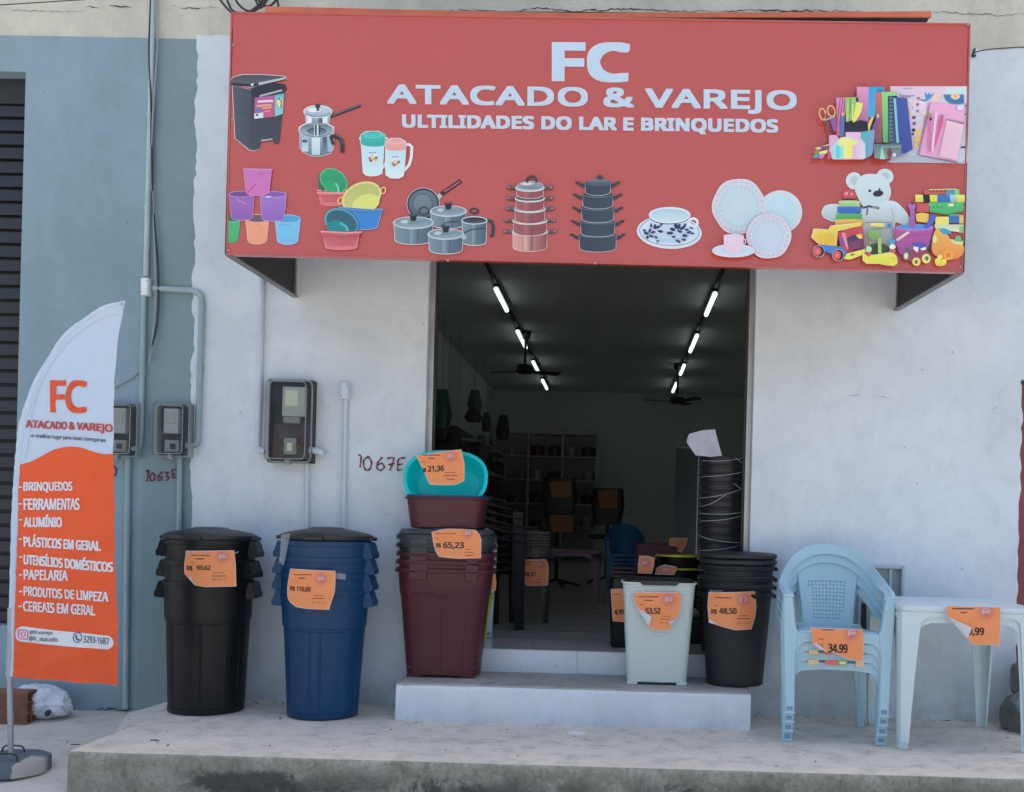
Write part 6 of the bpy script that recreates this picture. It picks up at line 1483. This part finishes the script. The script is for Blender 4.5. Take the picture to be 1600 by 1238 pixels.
bm = bmesh.new(); bmesh.ops.create_icosphere(bm, subdivisions=2, radius=.018)
for v in bm.verts: v.co.x *= .8; v.co.z *= 1.3
me = bpy.data.meshes.new('dark_patch'); bm.to_mesh(me); bm.free(); me.materials.append(M_boxdark)
ob = bpy.data.objects.new('dark_scrap', me); COL.objects.link(ob); ob.parent = bag; ob.location = (.08, -.100, -.045); ob.scale = (1.1, .6, 1.0); ob.rotation_euler = (0, R(35), 0)
# drain disc
dq = G(901, 1146, .002); v, f = loftvf([(0, .046, .046, 2), (.003, .046, .046, 2), (.004, .040, .040, 2)], 32, True, True)
ob = mk('drain_cap', v, f, mat('pale drain plastic', (.85, .84, .78), .6), smooth=True, sharp=40); ob.location = (dq.x, dq.y, .001); tag(ob, 'small pale round drain cap set in the platform', 'drain cap')
# twigs and debris
rnd = random.Random(5)
tw_ = []
for px, py, l, a in ((118, 1164, .045, 5), (240, 1157, .03, 10), (246, 1158, .02, -20), (262, 1165, .012, 40), (1372, 1148, .02, 0)):
    g_ = G(px, py, .004 if px > 130 else -.10); tw_.append(tubevf([(g_.x-l/2*math.cos(R(a)), g_.y-l/2*math.sin(R(a)), g_.z+.001), (g_.x+l/2*math.cos(R(a)), g_.y+l/2*math.sin(R(a)), g_.z+.003)], .003, 5))
for i in range(260):
    x = rnd.uniform(-2.6, 3.2); y = rnd.uniform(-1.3, -.03) if i % 2 else rnd.uniform(-.09, -.01); r_ = rnd.uniform(.001, .0035)
    if x < 0.75 and x > -1.25 and y > -.5: continue
    z = .002
    tw_.append(boxvf(x-r_*1.6, x+r_, y-r_, y+r_, z, z+r_))
ob = mk('debris', *joinvf(tw_), mat('dry debris', (.10, .09, .075), .9)); tag(ob, 'scattered twigs and grit on the platform', 'debris', None, 'stuff')

# ================================================================= SHOP INTERIOR
# lamps
for row, (xa, ya) in enumerate(((772, 462), (1121, 469))):
    xw = P(xa, ya, 3.0).x; Lz = 3.62
    X = [-1.36, 1.01][row]
    tr = root('lamp_track', (X, 4, 3.66), ['dark track carrying the left row of ceiling lamps', 'dark track carrying the right row of ceiling lamps'][row], 'lamp track')
    mk('track', *boxvf(-.016, .016, -3.7, 9.8, 0, .03), M_dkmetal, tr)
    dd_ = [(11.2, 12.35), (13.7, 15.0), (16.3, 17.3), (18.4, 19.6)]
    for k, (d0, d1) in enumerate(dd_):
        s0, s1 = (d0-6.05)*.985, (d1-6.05)*.985
        lm = root('tube_lamp', (X, s0, 3.62), ['nearest', 'second', 'third', 'farthest'][k]+' lit tube lamp in the '+['left', 'right'][row]+' row inside the shop', 'lamp', 'lit tube lamps in the shop')
        mk('fitting', *boxvf(-.03, .03, 0, s1-s0, .012, .034), M_lampin, lm)
        v, f = tubevf([(0, .01, -.012), (0, s1-s0-.01, -.012)], .026, 10); mk('tube', v, f, M_lamp, lm, smooth=True)
# ceiling fans
def fan(label, px, py, Y, rz):
    p = P(px, py, Y); t = root('wall_fan', (p.x, p.y, p.z), label, 'fan', 'dark fans in the shop', rz)
    v, f = loftvf([(0, .09, .09, 2), (.03, .12, .12, 2), (.10, .11, .11, 2), (.13, .05, .05, 2)], 24, True, True); mk('motor', v, f, M_dkmetal, t, smooth=True)
    v, f = tubevf([(0, 0, .12), (0, 0, 3.68-p.z)], .018, 8); mk('rod', v, f, M_dkmetal, t, smooth=True)
    v, f = loftvf([(.0, .06, .06, 2), (.08, .08, .08, 2)], 16, True, True); v = [(x, y, z+3.6-p.z) for x, y, z in v]; mk('canopy', v, f, M_dkmetal, t, smooth=True)
    for k in range(3):
        a = R(120*k+15); V = [(.10, -.03, .05), (.52, -.075, .06), (.56, 0, .05), (.52, .075, .03), (.10, .03, .03)]; V = V+[(x, y, z-.008) for x, y, z in V]
        V = [(x*math.cos(a)-y*math.sin(a), x*math.sin(a)+y*math.cos(a), z) for x, y, z in V]; mk('blade', V, [(0,1,2,3,4), (9,8,7,6,5)]+[(i, (i+1) % 5, (i+1) % 5+5, i+5) for i in range(5)], M_dkmetal, t)
fan('dark ceiling fan under the left row of lamps', 820, 584, 8.0, .3)
fan('dark ceiling fan below the right row of lamps', 1058, 631, 10.5, .9)
# back shelf
SY = 13.9; fz = .3345
q0, q1 = P(772, 700, SY), P(933, 700, SY); zr_ = [P(850, y, SY).z for y in (676, 712, 749, 786, 823, 858)]
st_ = root('shelf_unit', (q0.x, SY, fz), 'pale open shelf unit of three bays against the back wall', 'shelf')
M_shelf = mat('pale shelf', (.42, .44, .43), .5); wS = q1.x-q0.x
for k in range(4): mk('upright', *boxvf(wS*k/3-.02, wS*k/3+.02, 0, .4, 0, zr_[0]-fz), M_shelf, st_)
for k, z in enumerate(zr_): mk('shelf_board', *boxvf(.021, wS-.021, 0.002, .398, z-fz-.03, z-fz-.005), M_shelf, st_)
cols_ = [(.05, .05, .055), (.3, .3, .31), (.10, .03, .03), (.25, .26, .28), (.04, .05, .09), (.16, .15, .13)]
rnd = random.Random(11)
for bi in range(3):
    for si in range(1, 5):
        for k in range(3 if bi == 0 else 2):
            n_ = 3 if bi == 0 else 2
            x = q0.x + wS*(bi+(k+.5)/n_)/3; r_ = rnd.uniform(.07, .10) if bi == 0 else rnd.uniform(.11, .16); hh = r_*rnd.uniform(1.0, 1.7); mcol = rnd.randrange(6)
            M_ = mat('shelf goods %s' % 'abcdef'[mcol], cols_[mcol], .3, metal=.3 if mcol in (1, 3) else 0)
            v, f = loftvf([(0, r_*.9, r_*.9, 2), (hh, r_, r_, 2), (hh*1.02, r_*1.03, r_*1.03, 2), (hh*1.15, r_*.5, r_*.5, 2), (hh*1.25, r_*.12, r_*.12, 2)], 20, True, True)
            ob = mk('cooking_pot', v, f, M_, smooth=True); ob.location = (x, SY+.16, zr_[si]-.004); tag(ob, 'dim cookware piece in the %s bay, %s shelf, %s' % (('left', 'middle', 'right')[bi], ('second highest', 'middle', 'second lowest', 'lowest')[si-1], ('leftmost', 'second from left', 'rightmost')[k] if bi == 0 else ('left one', 'right one')[k]), 'pot', 'cookware on the back shelves')
for k, (xa, xb) in enumerate(((852, 878), (888, 918))):
    a_, b_ = P(xa, 675, SY), P(xb, 664, SY); ob = mk('carton', *boxvf(0, b_.x-a_.x, 0, .3, 0, .15), mat('pale carton', (.5, .5, .48), .8)); ob.location = (a_.x, SY+.05, zr_[0]-.004); tag(ob, ['left pale carton lying on top of the back shelf', 'right pale carton lying on top of the back shelf'][k], 'box')
# goods along the left wall
for k, (px, py, Y, rx, rz_, c_) in enumerate(((690, 640, 6.5, .18, .30, (.02, .10, .07)), (700, 690, 7.0, .3, .25, (.03, .03, .05)), (690, 672, 6.8, .2, .16, (.05, .02, .03)), (742, 628, 9.5, .16, .22, (.10, .11, .12)), (740, 650, 9.4, .2, .12, (.04, .04, .05)), (760, 660, 11.5, .12, .2, (.05, .05, .06)), (786, 668, 12.6, .18, .28, (.03, .035, .04)), (715, 720, 7.5, .3, .3, (.04, .03, .035)), (752, 705, 10.0, .14, .3, (.14, .13, .11)))):
    p = P(px, py, Y); M_ = mat('hung goods %s' % 'abcdefghi'[k], c_, .4)
    v, f = loftvf([(-rz_*.8, rx*.5, .08, 3), (-rz_*.2, rx*.7, .1, 3.2), (rz_*.3, rx*.55, .1, 3), (rz_*.8, rx*.4, .07, 3)], 20, True, True); v = [(x, y, z) for x, y, z in v]
    ob = mk('hanging_goods', v, f, M_, smooth=True); ob.location = p; tag(ob, '%s dim item hanging by the left inner wall of the shop' % ('Green', 'Large bluish', 'Reddish dark', 'Pale round', 'Black flat', 'Grey narrow', 'Farthest dark', 'Brownish wide', 'Beige tall')[k], 'merchandise', 'merchandise along the left inner wall')
    v, f = tubevf([Vector((0, 0, rz_*.7)), Vector((0, 0, 3.69-p.z))], .0015, 5); mk('hanging_cord', v, f, M_dkmetal, ob)
for k, (y0, z0) in enumerate(((7.6, .0), (9.8, .0), (12.0, .0))):
    t = root('wall_rack', (-2.49, y0, fz), ['near', 'middle', 'far'][k]+' wall rack along the left side of the shop', 'rack')
    for j in range(5): mk('rack_shelf', *boxvf(0, .40, 0, 1.6, .3+.42*j, .325+.42*j), M_shelf, t)
    for j in (0, 1.56): mk('rack_post', *boxvf(0, .03, j, j+.03, 0, 2.1), M_shelf, t)
    for j in range(4):
        for m_ in range(5):
            c_ = cols_[rnd.randrange(6)]; mk('rack_goods', *boxvf(.06, .34, .08+.3*m_, .08+.3*m_+rnd.uniform(.14, .26), .326+.42*j, .326+.42*j+rnd.uniform(.12, .3)), mat('rack goods %d' % rnd.randrange(6), c_, .5), t, bevel=.01)
# black tables stack
tb = P(828, 965, 1.9); M_blkf = mat('black shop furniture', (.010, .011, .013), .4)
for k in range(3):
    table(['lowest black plastic table inside the doorway', 'middle black plastic table inside the doorway', 'topmost black plastic table inside the doorway'][k], (P(826, 960, 1.95).x-.0, 1.98, fz+.005+.045*k), M_blkf, .33+.001*k, .60, 'black tables stacked inside the doorway', R(4), .10, dpt=.62)
o, s = (740, 760), 4.585
sheet('orange price sheet reading 58,97 hanging from the black tables', o, s, [(290, 530), (400, 528), (515, 525), (530, 550), (536, 620), (530, 710), (390, 712), (350, 690), (320, 645), (318, 580)], 1.60, [('R$', 330, 358, 618, 642, .02), ('58,97', 362, 445, 614, 648, .03)], (480, 560, 30), [([(322, 650), (388, 712), (365, 660)], .01)], head=[(345, 425, 541, 6), (355, 410, 556, 6), (332, 350, 584, 4), (450, 480, 668, 4), (445, 478, 690, 5)], group='orange price sheets')
cl = armchair('lowest black armchair of a stack just inside the doorway on the left', M_blkf, (P(738, 1000, 1.0).x, 1.30, fz+.002), 'black armchairs inside the doorway', R(118), holes=False)
for k in (1, 2, 3, 4):
    c_ = copy_tree(cl); c_.location = (cl.location.x-.006*k, cl.location.y, fz+.002+.055*k); c_['label'] = ['', 'second black armchair up the stack inside the doorway', 'third black armchair up the stack inside the doorway', 'fourth black armchair up the stack inside the doorway', 'topmost black armchair of the stack inside the doorway'][k]
# mauve kids table, blue kid chairs
table('small mauve table far inside the shop', (P(890, 940, 3.9).x, 4.1, fz+.002), M_mauve, .60, .50, None, 0, .06, dpt=.5)
kb = armchair('small mauve chair at the bottom of the children chair stack', M_mauve, (P(974, 945, 3.8).x, 4.0, fz+.002), 'stacked children chairs', R(3), sc=.66, holes=False)
for k in range(1, 6):
    c_ = copy_tree(kb); c_.location.z = fz+.002+.04*k
    if k > 2:
        for ch in children(c_): 
            ch.data = ch.data.copy(); ch.data.materials[0] = M_kidblue
    c_['label'] = ['', 'second small mauve chair in the children chair stack', 'third small mauve chair under the blue ones', 'lowest strong blue chair of the children chair stack', 'middle strong blue chair of the children chair stack', 'topmost strong blue chair with rounded back'][k]
# black chairs and sheets further back
def office(label, px, py, Y, group='black chairs deep in the shop'):
    p = P(px, py, Y); t = root('office_chair', (p.x, p.y, fz+.03), label, 'chair', group); H_ = p.z-fz-.03
    v, f = loftvf([(H_-.25, .18, .03, 4), (H_+.0, .21, .04, 3.5), (H_+.22, .19, .03, 3)], 32, True, True); mk('backrest', v, f, M_blkf, t, smooth=True)
    v, f = boxvf(-.22, .22, -.40, .0, H_-.42, H_-.36); mk('seat', v, f, M_blkf, t, bevel=.02)
    v, f = tubevf([(0, -.2, H_-.40), (0, -.2, .05)], .025, 10); mk('stem', v, f, M_dkmetal, t, smooth=True)
    v, f = tubevf([(0, 0, H_-.2), (0, .05, H_-.36), (0, -.15, H_-.40)], .02, 8); mk('back_bar', v, f, M_dkmetal, t, smooth=True)
    for k in range(5):
        a = R(72*k); v, f = tubevf([(0, -.2, .07), (.28*math.cos(a), -.2+.28*math.sin(a), .0)], .016, 8); mk('foot', v, f, M_dkmetal, t, smooth=True)
office('black high backed chair with a price sheet in the middle of the shop', 874, 775, 6.2); office('black chair near the ladder deep in the shop', 950, 790, 7.0)
def plain(label, px, Y):
    q = [P(a, b, Y) for a, b in px]; c_ = sum(q, Vector())/len(q); t = mk('price_sheet', [v-c_ for v in q], [tuple(range(len(q)))], mat('dim orange paper', (.40, .17, .07), .6), solid=.001); t.location = c_; tag(t, label, 'price sheet', 'orange price sheets')  # darker copy of the orange, dimness of the shop put into its colour
plain('orange sheet on the backrest of the middle black chair', [(858, 753), (892, 752), (893, 775), (882, 779), (862, 778)], 6.05); plain('orange sheet low on the middle black chair seat', [(860, 805), (896, 805), (896, 832), (862, 831)], 5.7)
plain('orange sheet hanging near the ladder deep in the shop', [(934, 767), (965, 765), (964, 794), (938, 795)], 6.9)
ld = root('step_ladder', (P(980, 850, 6.4).x, 6.4, fz), 'pale folding step ladder leaning deep in the shop', 'ladder')
zt_ = P(990, 778, 6.4).z-fz
for k, dx in enumerate((-.10, .10)): mk('rail', *bandvf([(dx-.10, 0, 0), (dx+.09, .25, zt_)], (1, 0, 0), .03, .02), M_shelf, ld)
for k in range(4): z_ = zt_*(k+1)/5; mk('rung', *boxvf(-.2+.19*(k+1)/5-.0, .0+.19*(k+1)/5, .25*(k+1)/5-.03, .25*(k+1)/5+.03, z_, z_+.02), M_shelf, ld)
# things behind the mint basket
p = P(1062, 905, .75)
yb_ = None
for k, py in enumerate((907, 888, 868)):
    q = P(1060, py, .75); t = root('rimmed_tub', (q.x+.01, .78, q.z-.18), ['lowest black tub with yellow rim behind the mint basket', 'middle black tub with yellow rim behind the mint basket', 'topmost black tub with yellow rim behind the mint basket'][k], 'tub', 'black tubs with yellow rims')
    v, f = loftvf([(0, .125, .125, 2), (.172, .152, .152, 2), (.172, .13, .13, 2), (.02, .11, .11, 2)], 48, True, True); mk('tub_shell', v, f, M_black, t, smooth=True)
    v, f = loftvf([(.172, .150, .150, 2), (.172, .160, .160, 2), (.184, .160, .160, 2), (.184, .148, .148, 2)], 48, False, False); mk('tub_rim', v, f, M_yellow, t, smooth=True)
q = P(1060, 925, .75); t = root('black_crate', (q.x, .78, fz+.001), 'black crate under the yellow rimmed tubs', 'crate'); mk('crate_body', *boxvf(-.16, .16, -.14, .14, 0, max(.05, q.z-.16-fz)), M_black, t, bevel=.01)
q = P(1008, 880, .62); t = root('green_lid_stack', (q.x+.02, .66, q.z-.02), 'dark green ribbed lids stacked behind the mint basket', 'lids')
for k in range(3): v, f = loftvf([(0, .085, .085, 2), (.01, .09, .09, 2), (.012, .07, .07, 2)], 32, True, True); ob = mk('lid_disc', [(x, y, z+.016*k) for x, y, z in v], f, M_dkgreen, t, smooth=True)
t = root('side_stool', (q.x+.02, .66, fz+.001), 'black column bin carrying the dark green lids', 'bin'); mk('bin_body', *loftvf([(0, .06, .06, 2), (max(.1, q.z-.022-fz), .075, .075, 2)], 32, True, True), M_black, t, smooth=True)
q = P(965, 900, .35)
t = root('narrow_bin', (q.x+.045, .42, fz+.001), 'narrow black bin mostly hidden behind the mint basket', 'bin'); hh = P(965, 905, .35).z-fz
v, f = loftvf([(0, .075, .10, 5), (.01, .08, .105, 5), (hh, .095, .12, 5), (hh, .085, .11, 5), (.02, .07, .09, 5)], 64, True, True); mk('bin_body', v, f, M_black, t, smooth=True)
o, s = (740, 760), 4.585
sheet('orange price sheet ending in 4,99 behind the left edge of the basket', o, s, [(985, 738), (1062, 738), (1100, 740), (1100, 970), (1068, 968), (1000, 965), (992, 850)], .285, [('4,99', 1008, 1078, 882, 924, 0)], None, (), head=[(1000, 1050, 775, 5)])
o, s = (960, 840), 5.158
sheet('small orange sheet on the dark green lids behind the mint basket', o, s, [(205, 150), (260, 152), (320, 165), (315, 230), (300, 290), (190, 285), (195, 210)], .50, [], (248, 205, 40), ())
sheet('small orange sheet propped on yellow rimmed tubs behind the mint basket', o, s, [(370, 232), (410, 222), (500, 240), (495, 270), (480, 298), (325, 295), (340, 250)], .58, [], (415, 265, 44), ())
sheet('orange sheet leaning far behind the yellow rimmed tubs', o, s, [(450, 5), (592, 10), (575, 60), (540, 120), (510, 110), (520, 75), (440, 60)], 1.6, [], (520, 40, 30), ())
q = P(1030, 850, 2.2); t = root('basin', (q.x, 2.3, fz+.001), 'low mauve crate far behind the mint basket', 'crate'); mk('crate_body', *boxvf(-.18, .18, -.15, .15, 0, q.z-fz), mat('dusky maroon plastic', (.14, .04, .06), .5), t, bevel=.01)
# yellow bucket and pale board behind the maroon bins
q = P(762, 940, .25); hh = q.z-fz
t = root('yellow_bin', (q.x-.075, .33, fz+.001), 'yellow bin with green rim half hidden behind the maroon bins', 'bin')
v, f = loftvf([(0, .055, .055, 2), (hh, .088, .088, 2), (hh, .078, .078, 2), (.02, .05, .05, 2)], 40, True, True); mk('bin_body', v, f, M_yellow, t, smooth=True)
v, f = loftvf([(hh+.001, .088, .088, 2), (hh+.001, .098, .098, 2), (hh+.045, .100, .100, 2), (hh+.045, .09, .09, 2)], 40, False, False); mk('bin_rim', v, f, mat('yellow green plastic', (.30, .42, .05), .4), t, smooth=True)
o, s = (740, 760), 4.585
sheet('orange sheet sliver beside the yellow bin behind the maroon bins', o, s, [(105, 640), (118, 618), (150, 622), (160, 690), (155, 745), (110, 750)], .20, [], None, ())
q = P(779, 900, .55); t = root('white_chair_side', (q.x-.23, .95, fz+.001), 'x', 'chair'); bpy.data.objects.remove(t)
c_ = armchair('pale armchair showing only its edge behind the yellow bin', M_chair, (P(771, 1000, .55).x-.31, .86, fz+.002), None, R(10), holes=False, sc=.95)
